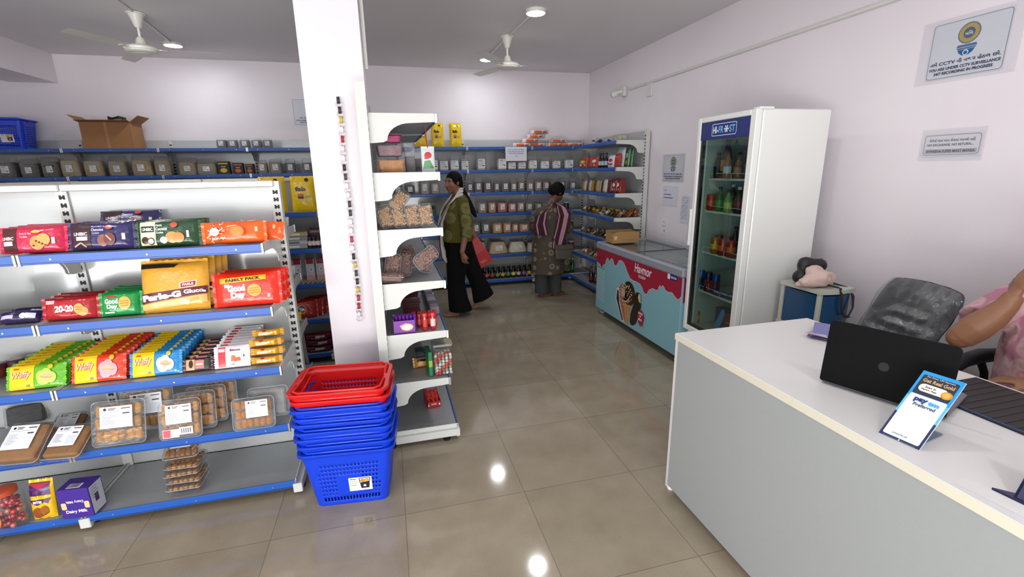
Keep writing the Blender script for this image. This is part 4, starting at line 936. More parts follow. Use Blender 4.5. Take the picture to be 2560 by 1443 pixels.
def A_pur(w, h): return [('r', -w*.48, h*.06, -w*.14, h*.94, '3a2024'), ('t', 'UNIBIC', -w*.30, h*.58, h*.13, 'e4e0ea', w*.22, 0, .03), ('r', -w*.37, h*.34, -w*.19, h*.48, 'e8e4ea'), ('l', [(-w*.42, h*.12), (-w*.30, h*.26), (-w*.22, h*.1)], .006, 'b9a4a8'), ('t', 'Choconut', -w*.02, h*.72, h*.10, 'd9d5e8', w*.2), ('t', 'Cookies', -w*.05, h*.60, h*.06, 'b9b5d8', w*.12), ('e', w*.06, h*.32, w*.09, h*.22, '8a5a50'), ('e', w*.17, h*.36, w*.10, h*.24, '6d4038'), ('l', [(w*.12, h*.5), (w*.2, h*.3)], .005, 'c9a898'), ('e', w*.17, h*.80, w*.06, h*.08, 'c94a3a'), ('r', w*.37, h*.32, w*.42, h*.56, 'd8d8e4')]
def A_grn(w, h): return [('r', -w*.44, h*.05, -w*.18, h*.95, 'd9dcb4'), ('r', -w*.42, h*.55, -w*.20, h*.78, '1a2418'), ('t', 'UNIBIC', -w*.31, h*.66, h*.12, 'eef0e4', w*.18, 0, .03), ('r', -w*.40, h*.42, -w*.22, h*.52, 'eceee2'), ('e', -w*.36, h*.24, w*.06, h*.14, '3d2414'), ('e', -w*.26, h*.2, w*.06, h*.14, '4a2c18'), ('e', -w*.26, h*.2, w*.045, h*.10, 'eeeeea'), ('t', 'Danish', -w*.11, h*.80, h*.08, 'e8eee0', w*.1), ('t', 'Coconut', -w*.07, h*.66, h*.12, 'e8eee0', w*.19, 0, .03), ('t', 'Cookies', -w*.10, h*.52, h*.08, 'e8eee0', w*.12), ('e', w*.10, h*.32, w*.11, h*.22, 'd7904a'), ('e', w*.20, h*.30, w*.10, h*.20, 'cf8440'), ('e', -w*.04, h*.22, w*.06, h*.13, 'd9dedc'), ('e', w*.14, h*.80, w*.06, h*.10, 'c94a3a'), ('r', w*.34, h*.3, w*.38, h*.56, 'd8dcd4')]
def A_org(w, h):
    rr = random.Random(4); it = [('r', w*.37, h*.5, w*.41, h*.72, 'f2c9a8')]
    for i in range(46):
        x = rr.uniform(-w*.40, -w*.14); z = rr.uniform(h*.12, h*.9); it.append(('l', [(x, z), (x+rr.uniform(-.012, .012), z+rr.uniform(-.01, .01))], .0045, ['f0dcd0', '8a4a22', 'f6ead8', 'a8501c', 'd8b48a'][i % 5]))
    return it+[('e', -w*.27, h*.52, w*.08, h*.18, 'f0dce0'), ('e', w*.10, h*.52, w*.12, h*.26, 'b8742c'), ('e', w*.10, h*.52, w*.09, h*.19, 'c48438'), ('l', [(-w*.05, h*.75), (w*.10, h*.80)], .003, 'f6c9a0')]
cookie(-14, 157, 572, 638, SA, 'c01c46', A_red, 'cookie_pack', 'glossy red cookie pack with cream cookies, front left of the top shelf', 'red cookie packs', 4, labels='red cookie pack standing behind the front one at the left of the top shelf')
o, w, hh = cookie(160, 330, 562, 630, SA, '2a2358', A_pur, 'cookie_pack', 'dark purple chocolate cookie pack, front one on the top shelf', 'purple cookie packs', 3, labels='dark purple cookie pack behind the front one on the top shelf')
cx, _ = span(235, 392, 552, 2.6)
q = dup(o, (cx, 2.62, SA+.045), (math.radians(-30), 0, .04), 'dark purple cookie pack propped highest at the back of the top shelf')
cookie(332, 497, 560, 625, SA, '1f4426', A_grn, 'cookie_pack', 'dark green coconut cookie pack with cream panel, front of the top shelf', 'green cookie packs', 3, labels='dark green cookie pack behind the front one on the top shelf')
o, w, hh = cookie(500, 662, 558, 612, SA, 'ee5f16', A_org, 'cookie_pack', 'bright orange cookie pack, rightmost on the top shelf', 'orange cookie packs', 1, tilt=-10)
dup(o, o.location+Vector((.055, .075, 0)), (math.radians(-35), 0, -.1), 'orange cookie pack slumped behind the bright orange front pack')
# ------------------------------------------------------------------ second shelf
def A_2020(w, h): return [('r', -w*.44, h*.74, -w*.26, h*.90, 'e8b0b8'), ('t', '20-20', -w*.07, h*.50, h*.30, 'f4ecec', w*.36, 0, .05), ('r', -w*.1, h*.22, w*.06, h*.30, 'e02a30'), ('e', w*.22, h*.46, w*.10, h*.24, 'd8a04a'), ('e', w*.29, h*.34, w*.10, h*.22, 'cf9440'), ('l', [(w*.16, h*.55), (w*.28, h*.5)], .003, 'a86a24'), ('l', [(w*.16, h*.45), (w*.28, h*.4)], .003, 'a86a24')]
def A_gd(w, h): return [('t', 'Good', -w*.18, h*.62, h*.22, 'f2f4ee', w*.34, 0, .05), ('t', 'Day', -w*.16, h*.38, h*.22, 'f2f4ee', w*.28, 0, .05), ('r', -w*.3, h*.78, -w*.05, h*.86, 'b8242c'), ('e', w*.17, h*.52, w*.16, h*.28, 'd9a848'), ('l', [(w*.06, h*.60), (w*.28, h*.62)], .003, 'a8741c'), ('l', [(w*.06, h*.50), (w*.28, h*.52)], .003, 'a8741c'), ('l', [(w*.08, h*.40), (w*.26, h*.42)], .003, 'a8741c'), ('r', -w*.36, h*.12, -w*.1, h*.18, 'c9d8c0')]
def A_pg(w, h): return [('r', -w*.48, h*.88, -w*.05, h*.97, '26201c'), ('p', [(-w*.48, h*.98), (w*.08, h*.95), (w*.02, h*.88), (-w*.48, h*.9)], '26201c'),
    ('p', [(w*.10, h*.56), (w*.36, h*.60), (w*.34, h*.47), (w*.10, h*.44)], 'e8dcd0'), ('p', [(w*.12, h*.545), (w*.34, h*.58), (w*.325, h*.485), (w*.12, h*.455)], 'a01f2c'), ('t', 'PARLE', w*.225, h*.518, h*.05, 'f0e8e0', w*.16, .10, .04),
    ('p', [(-w*.48, h*.17), (w*.49, h*.32), (w*.49, h*.47), (-w*.48, h*.36)], '5b1c30'), ('t', 'Parle-G', -w*.17, h*.305, h*.13, 'f4ecdc', w*.58, .09, .07), ('t', 'Gluco', w*.30, h*.375, h*.085, 'f4ecdc', w*.28, .09, .04),
    ('p', [(-w*.48, h*.04), (w*.48, h*.14), (w*.48, h*.30), (-w*.48, h*.15)], 'd9b36a'), ('p', [(w*.10, h*.12), (w*.22, h*.10), (w*.20, h*.20), (w*.12, h*.24)], 'ead2a0'), ('p', [(w*.24, h*.14), (w*.38, h*.20), (w*.36, h*.26), (w*.25, h*.22)], 'c99a4a'), ('r', w*.43, h*.34, w*.47, h*.38, 'e8e0d8')]
def A_fp(w, h): return [('p', [(-w*.40, h*.70), (w*.32, h*.78), (w*.32, h*.92), (-w*.40, h*.86)], 'f2b01c'), ('t', 'FAMILY PACK', -w*.04, h*.815, h*.09, '2a1a14', w*.54, .055, .05), ('t', 'Good', -w*.15, h*.55, h*.21, 'f6f0ea', w*.27, .05, .07), ('t', 'Day', -w*.13, h*.32, h*.24, 'f6f0ea', w*.23, .05, .07), ('r', -w*.33, h*.58, -w*.25, h*.68, 'f0d8d8'), ('e', w*.13, h*.46, w*.11, h*.19, 'eea030'), ('l', [(w*.05, h*.52), (w*.21, h*.54)], .003, 'b86a14'), ('l', [(w*.05, h*.45), (w*.21, h*.47)], .003, 'b86a14'), ('l', [(w*.05, h*.38), (w*.21, h*.40)], .003, 'b86a14'), ('r', w*.33, h*.22, w*.37, h*.34, 'f0b0a0')]
def A_dk(w, h): return [('r', -w*.45, h*.2, -w*.1, h*.5, 'b8b4cc'), ('e', w*.15, h*.4, .012, .012, 'd8d8e8'), ('r', w*.22, h*.18, w*.44, h*.62, 'c4c8e4')]
p = at(-4, 790, Z=SB)
put(MB().lathe(jar_prof(.062, .115), mat('3c1018', .2, var=.15), 22).lathe([(.064, .09), (.064, .112), (.05, .116)], mat('541a24', .3), 22), 'round_tin', 'dark maroon round tin at the left edge of the second shelf', 'tin', None, (p.x-.01, 2.47, SB))
cookie(-20, 95, 785, 815, SB, '2b2148', A_dk, 'biscuit_pack', 'low dark purple pack lying at the left of the second shelf', 'dark low packs', 2, t=.06, tilt=-40, labels='low dark pack lying behind the purple one, left of the second shelf', dy=.06)
cookie(95, 240, 752, 806, SB, 'a5161f', A_2020, 'biscuit_pack', 'red cashew cookie pack with big white numerals, front of the second shelf', 'red numeral packs', 3, labels='red cookie pack behind the one with white numerals, second shelf', dy=.055)
o, w, hh = cookie(240, 350, 742, 800, SB, '118a3e', A_gd, 'biscuit_pack', 'shiny green biscuit pack at the front, between red and yellow packs', 'green biscuit packs', 4, labels='shiny green biscuit pack behind the front green one', dy=.05)
Yp = 2.40; cx, w = span(350, 528, 740, Yp)
o = put(pillow(w-.01, .225, .07, 'dca136', A_pg(w-.01, .225), 'v', seed=3), 'large_biscuit_pack', 'very large yellow glucose biscuit bag with maroon band, leaning at the front', 'biscuit pack', 'large yellow biscuit bags', (cx-.005, Yp+.0, SB), (math.radians(-17), 0, 0))
row(o, 4, .050, .006, labels='large yellow biscuit bag leaning behind the front yellow one', dx=.013, jit=.001)
Yp = 2.372; cx, w = span(526, 700, 730, Yp)
o = put(pillow(w-.02, .155, .05, 'e02c14', A_fp(w-.02, .155), 'h', seed=5), 'family_biscuit_pack', 'large red-orange family size biscuit pack, rightmost on the second shelf', 'biscuit pack', 'red family packs', (cx, Yp+.02, SB), (math.radians(-12), 0, 0))
row(o, 3, .052, .0, labels='red-orange family biscuit pack standing behind the front one', dx=.008)
# ------------------------------------------------------------------ third shelf
JL = []
jm = MB().lathe(jar_prof(.034, .055), mat('5a2418', .3, var=.2), 18).lathe([(.036, .046), (.037, .062), (.03, .065)], mat('4a2030', .3), 18).lathe([(.02, .0655), (.026, .0662)], mat('c9a8a0', .3), 18)
jo = None
for i, (px, py) in enumerate(((-6, 935), (42, 923), (88, 912), (12, 903), (58, 897), (104, 893), (20, 882))):
    p = at(px, py+8, Z=SC); l = 'small maroon-lidded chocolate jar at the left of the third shelf'
    if jo is None: jo = put(jm, 'chocolate_jar', l, 'jar', 'maroon-lidded jars', (p.x, p.y+.01, SC))
    else: dup(jo, (p.x, p.y+.01, SC+(.066 if i == 6 else 0)) if i < 6 else (p.x+.03, p.y+.03, SC))
def A_wf(c2, c3):
    def f(w, h): return [('r', -w*.49, h*.0, -w*.02, h*1.0, 'f2c61c'), ('t', 'Waffy', -w*.25, h*.58, h*.36, 'c02a40', w*.38, .08, .05, .25), ('t', 'Waffy', -w*.257, h*.59, h*.33, 'fbe9c0', w*.36, .08, .0, .25), ('r', -w*.40, h*.84, -w*.30, h*.90, 'c94030'), ('r', -w*.15, h*.10, -w*.09, h*.18, '6a6a50'),
        ('e', w*.12, h*.5, w*.09, h*.24, c3), ('e', w*.22, h*.58, w*.10, h*.24, c3), ('e', w*.31, h*.42, w*.10, h*.24, c3), ('e', w*.18, h*.30, w*.12, h*.18, c3), ('p', [(w*.10, h*.52), (w*.24, h*.62), (w*.36, h*.46), (w*.22, h*.32)], 'd8b088'), ('l', [(w*.12, h*.46), (w*.34, h*.40)], .002, 'a8784c'), ('r', w*.43, h*.1, w*.46, h*.16, 'f0f0f0'), ('e', w*.30, h*.88, w*.05, h*.10, 'd8b020')]
    return f
for (x0, x1, yt, yb, col, c3, nm, n) in ((6, 158, 928, 984, '5fae1c', 'b8e05a', 'green', 9), (170, 308, 903, 966, 'd93a1c', 'f0a0a8', 'red', 9), (318, 450, 893, 950, '1d84c4', 'dfeef6', 'blue', 9)):
    o, w, hh = cookie(x0, x1, yt, yb, SC, col, A_wf(col, c3), 'wafer_pack', 'yellow and %s wafer pack at the very front of the third shelf row' % nm, '%s wafer packs' % nm, 1, t=.022, tilt=-22)
    row(o, n, .036, .001, labels='yellow and %s wafer pack leaning in the row behind the front one' % nm, jit=.002)
def A_pm(w, h): return [('r', -w*.46, h*.1, -w*.1, h*.9, 'd8a070'), ('e', -w*.25, h*.55, w*.09, h*.3, '2a1a18'), ('r', -w*.08, h*.2, w*.28, h*.8, 'd07a70'), ('r', -w*.04, h*.44, w*.22, h*.56, 'f0e0d0'), ('r', w*.30, h*.1, w*.46, h*.9, '1f3a2a')]
o, w, hh = cookie(455, 530, 909, 940, SC, '3a2024', A_pm, 'biscuit_pack', 'small dark brown and pink biscuit pack between blue wafers and white packs', 'small dark biscuit packs', 1, t=.022, tilt=-25)
row(o, 6, .045, .004, labels='small dark biscuit pack behind the front brown and pink one', jit=.002)
def A_bs(w, h): return [('r', -w*.44, h*.05, -w*.20, h*.95, 'c9303a'), ('r', -w*.42, h*.74, -w*.22, h*.88, 'e8e0e4'), ('t', 'Biscot', w*.12, h*.80, h*.11, '7a3a50', w*.34, 0, .03), ('p', [(-w*.02, h*.28), (w*.12, h*.30), (w*.12, h*.52), (w*.0, h*.56)], 'd0703a'), ('p', [(w*.08, h*.26), (w*.30, h*.28), (w*.26, h*.46), (w*.10, h*.42)], 'c45a30'), ('r', w*.38, h*.45, w*.42, h*.56, '50505a'), ('r', -w*.02, h*.12, w*.10, h*.15, '303040')]
o, w, hh = cookie(533, 622, 881, 926, SC, 'dcd9dc', A_bs, 'biscuit_pack', 'white and red rusk pack at the front of the third shelf', 'white rusk packs', 1, t=.02, tilt=-20, h=.105)
row(o, 8, .038, .002, labels='white rusk pack leaning behind the front white and red one', jit=.004)
def A_kj(w, h): return [('t', 'Krackjack', -w*.06, h*.5, h*.42, 'f6ecd0', w*.6, .05, .06, .2), ('r', -w*.2, h*.8, -w*.05, h*.95, 'b8202c'), ('e', w*.34, h*.5, w*.06, h*.3, 'e8b848'), ('r', -w*.45, h*.05, w*.3, h*.14, '7a3a14')]
o = None; cxk, wk = span(632, 705, 905, 2.40)
for i in range(6):
    loc = (cxk+(i % 2)*.004, 2.39+(i//3)*.06+(i % 3)*.01, SC+.0+(i % 3)*.042+(i//3)*.03)
    if o is None: o = put(pillow(wk-.02, .034, .04, 'c8922a', A_kj(wk-.02, .034), 'h', cw=.02, seed=2, rough=.18), 'cracker_pack', 'gold cracker pack at the bottom front of the stack, right of white packs', 'biscuit pack', 'gold cracker packs', loc, (math.radians(-6), 0, 0))
    else: dup(o, loc, (math.radians(-6), 0, .03*(i % 3-1)), 'gold cracker pack in the stack at the right end of the third shelf')
# ------------------------------------------------------------------ fourth shelf: clear trays of biscuits
def on(px, py, z): return at(px, py, Z=z)
p = on(55, 1160, SD)
def A_blk(name, x0, x1, yb, hgt, depth, tilt, label, rz=0):
    a, b = on(x0, yb, SD), on(x1, yb, SD); w = b.x-a.x
    R = clam_tray(name, w, hgt, depth, 'slab', '8f6230', label, None, int(x0) % 9, True, 'food tray', (-w*.36, hgt*.30, w*.28, hgt*.88)); R.location = ((a.x+b.x)/2, (a.y+b.y)/2, SD+.004); R.rotation_euler = (math.radians(tilt), 0, rz); return R
A_blk('toast_tray', -12, 90, 1166, .19, .075, -52, 'thick brown toast biscuit tray lying at the left front of the fourth shelf', -.12)
A_blk('toast_tray', 102, 195, 1152, .17, .055, -60, 'smaller brown toast tray with grey label, second from left at the front', -.12)
R = A_blk('toast_tray', 118, 190, 1100, .13, .05, -62, 'dim brown tray tucked behind the two front toast trays'); R.location.y += .02
R = clam_tray('empty_tray', .16, .11, .05, 'slab', '3a3a38', 'dark clear tray at the back left of the fourth shelf', None, 3, False); a = on(60, 1075, SD); R.location = (a.x, a.y+.03, SD+.01); R.rotation_euler = (math.radians(-25), 0, .3)
a, b = on(228, 1128, SD), on(352, 1122, SD); W_ = (b-a).length
T0 = clam_tray('biscuit_tray', W_, .205, .05, 'stick', 'b07a34', 'large clear tray of finger biscuits with white label, nearest the middle of the shelf', None, 1, True, 'food tray'); T0.location = ((a.x+b.x)/2, a.y+.02, SD+.004); T0.rotation_euler = (math.radians(-18), 0, -.03)
q = dup(T0, T0.location+Vector((.075, .12, 0)), (math.radians(-14), 0, .05), 'tray of finger biscuits standing just behind the large middle tray')
a, b = on(398, 1110, SD), on(500, 1102, SD); W_ = (b-a).length
ex = [('r', -W_*.38, .012, W_*.0, .05, 'e8e4e6'), ('r', -W_*.37, .014, -W_*.2, .048, 'c0485a'), ('r', W_*.0, .022, W_*.32, .056, 'e8e8ea')]+[('r', W_*(.05+.05*i), .028, W_*(.07+.05*i), .05, '2a2a30') for i in range(5)]
T1 = clam_tray('biscuit_tray', W_, .185, .045, 'stick', 'b07a34', 'clear biscuit tray with red and white stickers near its bottom', None, 2, True, 'food tray', extra=ex); T1.location = ((a.x+b.x)/2, a.y+.02, SD+.004); T1.rotation_euler = (math.radians(-16), 0, 0)
T1b = clam_tray('biscuit_tray', W_, .185, .045, 'stick', 'a8722f', 'biscuit tray standing behind the tray with red stickers', 'biscuit trays behind the stickered tray', 5, False); T1b.location = T1.location+Vector((.04, .075, 0)); T1b.rotation_euler = (math.radians(-14), 0, 0)
for i in range(2): dup(T1b, T1b.location+Vector((.032*(i+1), .06*(i+1), 0)), (math.radians(-12), 0, .03*i))
a, b = on(583, 1086, SD), on(685, 1078, SD); W_ = (b-a).length
T2 = clam_tray('biscuit_tray', W_, .155, .04, 'stick', 'a2651c', 'golden biscuit tray with label, rightmost on the fourth shelf', None, 7, True, 'food tray', (-W_*.16, .06, W_*.36, .142)); T2.location = ((a.x+b.x)/2, a.y+.02, SD+.004); T2.rotation_euler = (math.radians(-15), 0, .02)
T2b = clam_tray('biscuit_tray', W_, .155, .04, 'slab', '8f8f8a', 'nearly empty clear tray behind the rightmost golden tray', None, 8, False); T2b.location = T2.location+Vector((.05, .09, .01)); T2b.rotation_euler = (math.radians(-12), 0, 0)
# ------------------------------------------------------------------ bottom shelf
a = on(12, 1332, SE)
R = empty('candy_jar', (a.x, a.y+.05, SE), 0, 'clear jar of red sweets with orange label at the left edge, bottom shelf', 'jar')
MB().lathe([(.055, 0), (.06, .01), (.062, .14), (.045, .165), (.045, .17)], SHELL, 20).build('jar', R, True)
m = MB(); rr = random.Random(3)
for i in range(70): a_ = rr.uniform(0, 6.28); r_ = .048*math.sqrt(rr.random())*1.0; m.ball((r_*math.cos(a_), r_*math.sin(a_), .012+.125*rr.random()), .011, mat(['b8404a', 'c86a5a', 'a83040'][i % 3], .3), n=8)
m.build('sweets', R, True); MB().lathe([(.048, .165), (.048, .185), (.04, .188)], mat('b04a2c', .3), 20).build('lid', R, True)
m = MB(); art(m, [('e', -.02, .07, .030, .045, 'e0762c'), ('l', [(-.032, .052), (-.008, .09)], .010, 'f4e8d8')], lambda x, z, o: (x, -math.sqrt(max(0, .0625**2-x*x))-o, z), .4, .0006); m.build('label', R)
a, b = on(78, 1308, SE), on(132, 1303, SE)
h_ = .175
put(pillow((b-a).length*1.05, h_, .04, 'e9b81a', [('r', -.04, h_*.66, .04, h_*.995, '4a1e5c'), ('p', [(-.042, h_*.98), (.0, h_*.84), (.042, h_*.98)], 'b01f3a'), ('t', 'CRUNCHIE', 0, h_*.63, .016, 'f0c020', .066, 0, .06), ('p', [(-.042, h_*.55), (.042, h_*.58), (.03, h_*.44), (.012, h_*.5), (-.01, h_*.40), (-.03, h_*.47)], '4a1e5c'), ('r', -.03, h_*.46, .012, h_*.53, '4a1e5c'), ('t', 'BITES', -.008, h_*.5, .011, 'f4eef4', .034, 0, .05), ('e', -.015, h_*.2, .018, .026, '8a4a20'), ('e', .014, h_*.26, .016, .022, '9c5a28'), ('l', [(.0, h_*.1), (.03, h_*.2)], .003, '5a2a10')], 'v', cw=.014, seed=6, n=16), 'chocolate_pouch', 'yellow and purple chocolate bites pouch on the bottom shelf', 'pouch', None, ((a.x+b.x)/2, a.y+.025, SE), (math.radians(-8), 0, -.05))
a, b = on(160, 1303, SE), on(238, 1290, SE)
cw_, ch_ = .125, .150
put(carton(cw_, ch_, .095, '3c1f86', [('t', 'Dairy Milk', .0, .035, .020, 'f0ecf6', .085, 0, .03), ('t', 'Dairy Milk', .0, .088, .016, 'd8d0ee', .07, PI, .03), ('b', -.055, .05, -.035, .085, .006, 'e0c08a'), ('b', .037, .05, .057, .085, .006, 'e0c08a')], [('r', .006, .006, .089, .144, 'b9bcc4'), ('r', .03, .055, .055, .095, '3c2a5a')]+lines(.012, .08, .13, .012, 5, '6a6e7a', .003, 4), [('r', -.03, .01, .025, .045, 'e6e6ea')]+[('r', -.028+.005*i, .013, -.0255+.005*i, .042, '22222a') for i in range(10)]), 'chocolate_box', 'purple chocolate display box with barcode on top, bottom shelf', 'box', None, ((a.x+b.x)/2-.005, a.y+.005, SE), (0, 0, math.radians(-4)), False)
a, b = on(412, 1248, SE), on(500, 1238, SE); W_ = (b-a).length
Ts = clam_tray('biscuit_tray', W_, .135, .042, 'stick', 'b07a34', 'lowest of the stacked biscuit trays lying on the bottom shelf', 'stacked trays on the bottom shelf', 4, False)
Ts.location = ((a.x+b.x)/2, a.y+.005, SE+.024); Ts.rotation_euler = (math.radians(-88), 0, 0)
for i in range(1, 4): dup(Ts, Ts.location+Vector((.003*(i % 2), .005*i, .036*i)), (math.radians(-86), 0, .05*(-1)**i), 'clear biscuit tray in the middle of the stack on the bottom shelf')
Tt = clam_tray('biscuit_tray', W_, .150, .042, 'stick', '9a6a3c', 'topmost tray of the bottom shelf stack, with a grey label', None, 4, True, 'food tray', (-W_*.3, .05, W_*.25, .125)); Tt.location = ((a.x+b.x)/2+.006, a.y+.03, SE+.185); Tt.rotation_euler = (math.radians(-62), 0, 0)
# ================================================================== SECOND GONDOLA (dim, beyond the biscuit gondola)
def pouch_yellow(w, h, t, seed):
    return pillow(w, h, t, 'e9c30c', [('p', [(-w*.5, h*.98), (-w*.34, h*1.0), (-w*.42, h*.86)], 'd8b010'), ('t', 'fab', -w*.10, h*.66, h*.13, '1c1a20', w*.42, 0, .05), ('e', w*.16, h*.92, w*.08, w*.08, '3a3220'), ('r', -w*.22, h*.44, w*.0, h*.52, 'd0503a'), ('r', -w*.22, h*.38, w*.0, h*.435, '2a2a50'), ('r', w*.06, h*.44, w*.3, h*.46, '8a9a40'), ('r', w*.06, h*.40, w*.26, h*.42, '8a9a40')], 'v', cw=.012, seed=seed, n=14)
SG = {3: 1.305, 2: 1.005, 1: .705, 0: .395, -1: .09}
def at2(px, py, z, dz=.0): return at(px, py, Z=z)
Y2 = 4.17
cx, w = span(722, 790, 480, Y2); h_ = tall(755, 432, 524, Y2)
o = put(pouch_yellow(w-.01, h_-.015, .07, 1), 'detergent_pouch', 'big yellow detergent pouch beside the column, on the second island', 'pouch', None, (cx, Y2+.05, SG[3]), (math.radians(-5), 0, 0))
cx, w2_ = span(640, 712, 480, Y2); dup(o, (cx, Y2+.06, SG[3]), (math.radians(-5), 0, .05), 'yellow detergent pouch half hidden by the near island end post')
for i, (x0, x1, yt, yb, z, c, l) in enumerate(((715, 765, 566, 608, 2, '8f9296', 'grey'),)):
    cx, w = span(x0, x1, 590, Y2)
    first = None
    for k in range(4):
        mb = carton(w, .033, .16, ['9a9da0', 'b8b9b6', '86898c', 'a89868'][k], [('r', -w*.42, .008, w*.1, .024, ['d8dadc', '6a6c74', 'd0d0c8', 'e0d8b8'][k])])
        put(mb, 'flat_carton', ['lowest flat grey carton', 'flat pale carton second up', 'flat grey carton third up', 'topmost flat tan carton'][k]+' of the pile on the second island', 'box', 'pile of flat cartons', (cx+.004*k, Y2+.01, SG[2]+.034*k), (0, 0, .03*k), False)
cx, w = span(768, 797, 585, Y2)
put(carton(w*1.05, .15, .08, '4a2530', [('r', -w*.4, .12, w*.4, .135, '8a7a80')]), 'syrup_carton', 'dark maroon carton behind the small bottles on the second island', 'box', None, (cx, Y2+.09, SG[2]), (0, 0, 0), False)
bo = None
for k in range(3):
    mb = bottle_mesh(jar_prof(.019, .075), '3a2420', '1a1416', 'ddd4d0', (.022, .058), 12); l = ['left', 'middle', 'right'][k]+' of three small brown bottles with white labels on the second island'
    x = cx-w*.36+k*w*.36
    bo = put(mb, 'small_bottle', l, 'bottle', 'three small brown bottles', (x, Y2+.02, SG[2])) if bo is None else dup(bo, (x, Y2+.02, SG[2]), label=l)
bo = None
for k, px in enumerate((738, 771, 797)):
    cx, _ = span(px-10, px+10, 660, Y2); l = ['left', 'middle', 'right'][k]+' of three red-capped pink brush packs on the second island'
    if bo is None:
        m = MB(); m.box((-.034, 0, 0), (.034, .02, .20), mat('b9b4b8', .3, var=.2, scale=12), .003); m.box((-.03, -.002, .155), (.03, .018, .205), mat('8a1420', .3), .004); art(m, [('r', -.03, .0, .03, .06, 'c98a90'), ('e', .006, .11, .018, .022, 'dcd8dc'), ('e', .006, .11, .012, .015, '9a9aa4')], flatF(-.001), .3)
        bo = put(m, 'brush_pack', l, 'pack', 'red-capped packs', (cx, Y2+.05, SG[1]), (math.radians(-4), 0, 0), False)
    else: dup(bo, (cx, Y2+.05, SG[1]), label=l)
tb = None
for k in range(8):
    x = span(722, 812, 692, Y2)[0]-.15+.038*k
    if tb is None: tb = put(MB().tube([(0, 0, .008), (.05, .08, .012)], .008, mat('98a08c', .3, var=.2), 8), 'small_tube', 'small pale green tube lying in the row before the pink brush packs', 'tube', 'row of small pale tubes', (x, Y2-.01, SG[1]))
    else: dup(tb, (x, Y2-.01, SG[1]))
cx, w = span(735, 795, 755, Y2); bo = None
for k in range(4):
    l = ['front red and orange detergent bag', 'second red detergent bag', 'third red detergent bag', 'rearmost red detergent bag'][k]+' on the low shelf of the second island'
    if bo is None: bo = put(pillow(w*.92, .155, .06, 'b0201a', [('e', -w*.15, .07, w*.2, .04, 'd8a030'), ('e', -w*.15, .07, w*.15, .03, '1f2a6a'), ('t', 'Tide', -w*.15, .07, .03, 'f0ece4', w*.22, .2, .05), ('l', [(-w*.4, .12), (w*.3, .13)], .01, 'd86a1c')], 'h', seed=4), 'detergent_bag', l, 'bag', 'red detergent bags', (cx-.02, Y2+.04, SG[0]), (math.radians(-25), 0, .1))
    else: dup(bo, (cx-.02+.035*k, Y2+.04+.05*k, SG[0]), (math.radians(-25), 0, .05*k), l)
cx, w = span(757, 834, 840, Y2); bo = None
for k in range(5):
    l = ['lowest maroon noodle pack', 'maroon noodle pack second up', 'maroon noodle pack third up', 'maroon noodle pack fourth up', 'topmost maroon noodle pack'][k]+' at the foot of the second island'
    if bo is None: bo = put(pillow(w*.9, .05, .10, '5a1024', [('r', -w*.1, .02, w*.2, .035, 'c9b0b4')]+dashes(-w*.1, .015, w*.3, .008, 'c9b8bc', 4)+[], 'h', seed=9), 'noodle_pack', l, 'pack', 'maroon packs', (cx-.01, Y2+.03, SG[-1]), (0, 0, 0))
    else: dup(bo, (cx-.01+.012*(k % 3), Y2+.03+.04*(k % 2), SG[-1]+.028*k), (0, 0, .04*(k % 3)), l)
m = MB(); m.tube([(0, 0, .23), (.02, .0, .12), (.03, 0, -.02), (.045, 0, -.12)], [.010, .022, .016, .010], film('strip_film', 'b0b4c0', .35, .1, .4, .6), 8); m.tube([(.02, .0, .08), (.035, 0, -.05), (.06, 0, -.17)], .009, DARK, 6)
p = at(768, 880, Y=3.30); shape('plastic_strap', m, 'twisted black and clear plastic strap hanging behind the near island end', 'strap', smooth=True, loc=(p.x-.02, 3.16, p.z+.05))
# a few packs on the hidden rear side of the near gondola
for i, (z, c) in enumerate(((1.305, 'c9c4b0'), (1.005, 'd0d2d4'), (.705, 'd8b030'))):
    put(pillow(.2, .06, .05, c, [], 'h', seed=i), 'rear_pack', ['cream pack lying on the upper rear shelf behind the near island end', 'white pack on the middle rear shelf behind the near island end', 'yellow pack on the lower rear shelf behind the near island end'][i], 'pack', None, (G1R-.14, G1Y+.05+.32, z), (math.radians(30), 0, PI))

# ================================================================== BACK WALL, RIGHT RUN
BF = BL+.02
ZL = {7: 1.92, 6: 1.62, 5: 1.32, 4: 1.035, 3: .745, 2: .445, 1: .09}
SHN = {7: 'top', 6: 'second', 5: 'third', 4: 'fourth', 3: 'fifth', 2: 'sixth', 1: 'bottom'}
protos = {}
def bag_row(specs, lev, what, side, frac=.66, lh=.5, depth=None, lumpy=False, rough=.8, start=0, where='back-wall', taper=0.):
    for i, (x0, x1, yt, col) in enumerate(specs):
        yb = {7: 366, 6: 423, 5: 479, 4: 533, 3: 586, 2: 640, 1: 700}[lev]
        cx, w = span(x0, x1, yb, BF); h_ = at(x0, yt, Y=BF).z-ZL[lev]; d = depth or min(w*.75, .11); w = w*.95
        l = '%s, %s from left, %s %s shelf, %s of column' % (what if isinstance(what, str) else what[i], ORD[i+start], SHN[lev], where, side)
        key = (round(w*50), round(h_*30), col, lev)
        if key in protos: R = dup(protos[key], label=l)
        else: R = goods_bag('goods_bag', w, h_, d, col, frac, True, l, 'bag', '%s %s shelf bags %s of the column' % (where, SHN[lev], side), (len(protos) % 17)+1, lh, lumpy, rough, taper); protos[key] = R
        R.location = (cx, BF+d/2+.008+.012*((i*7) % 3), ZL[lev]); R.rotation_euler = (0, 0, .06*(((i*5) % 7)-3)/3)
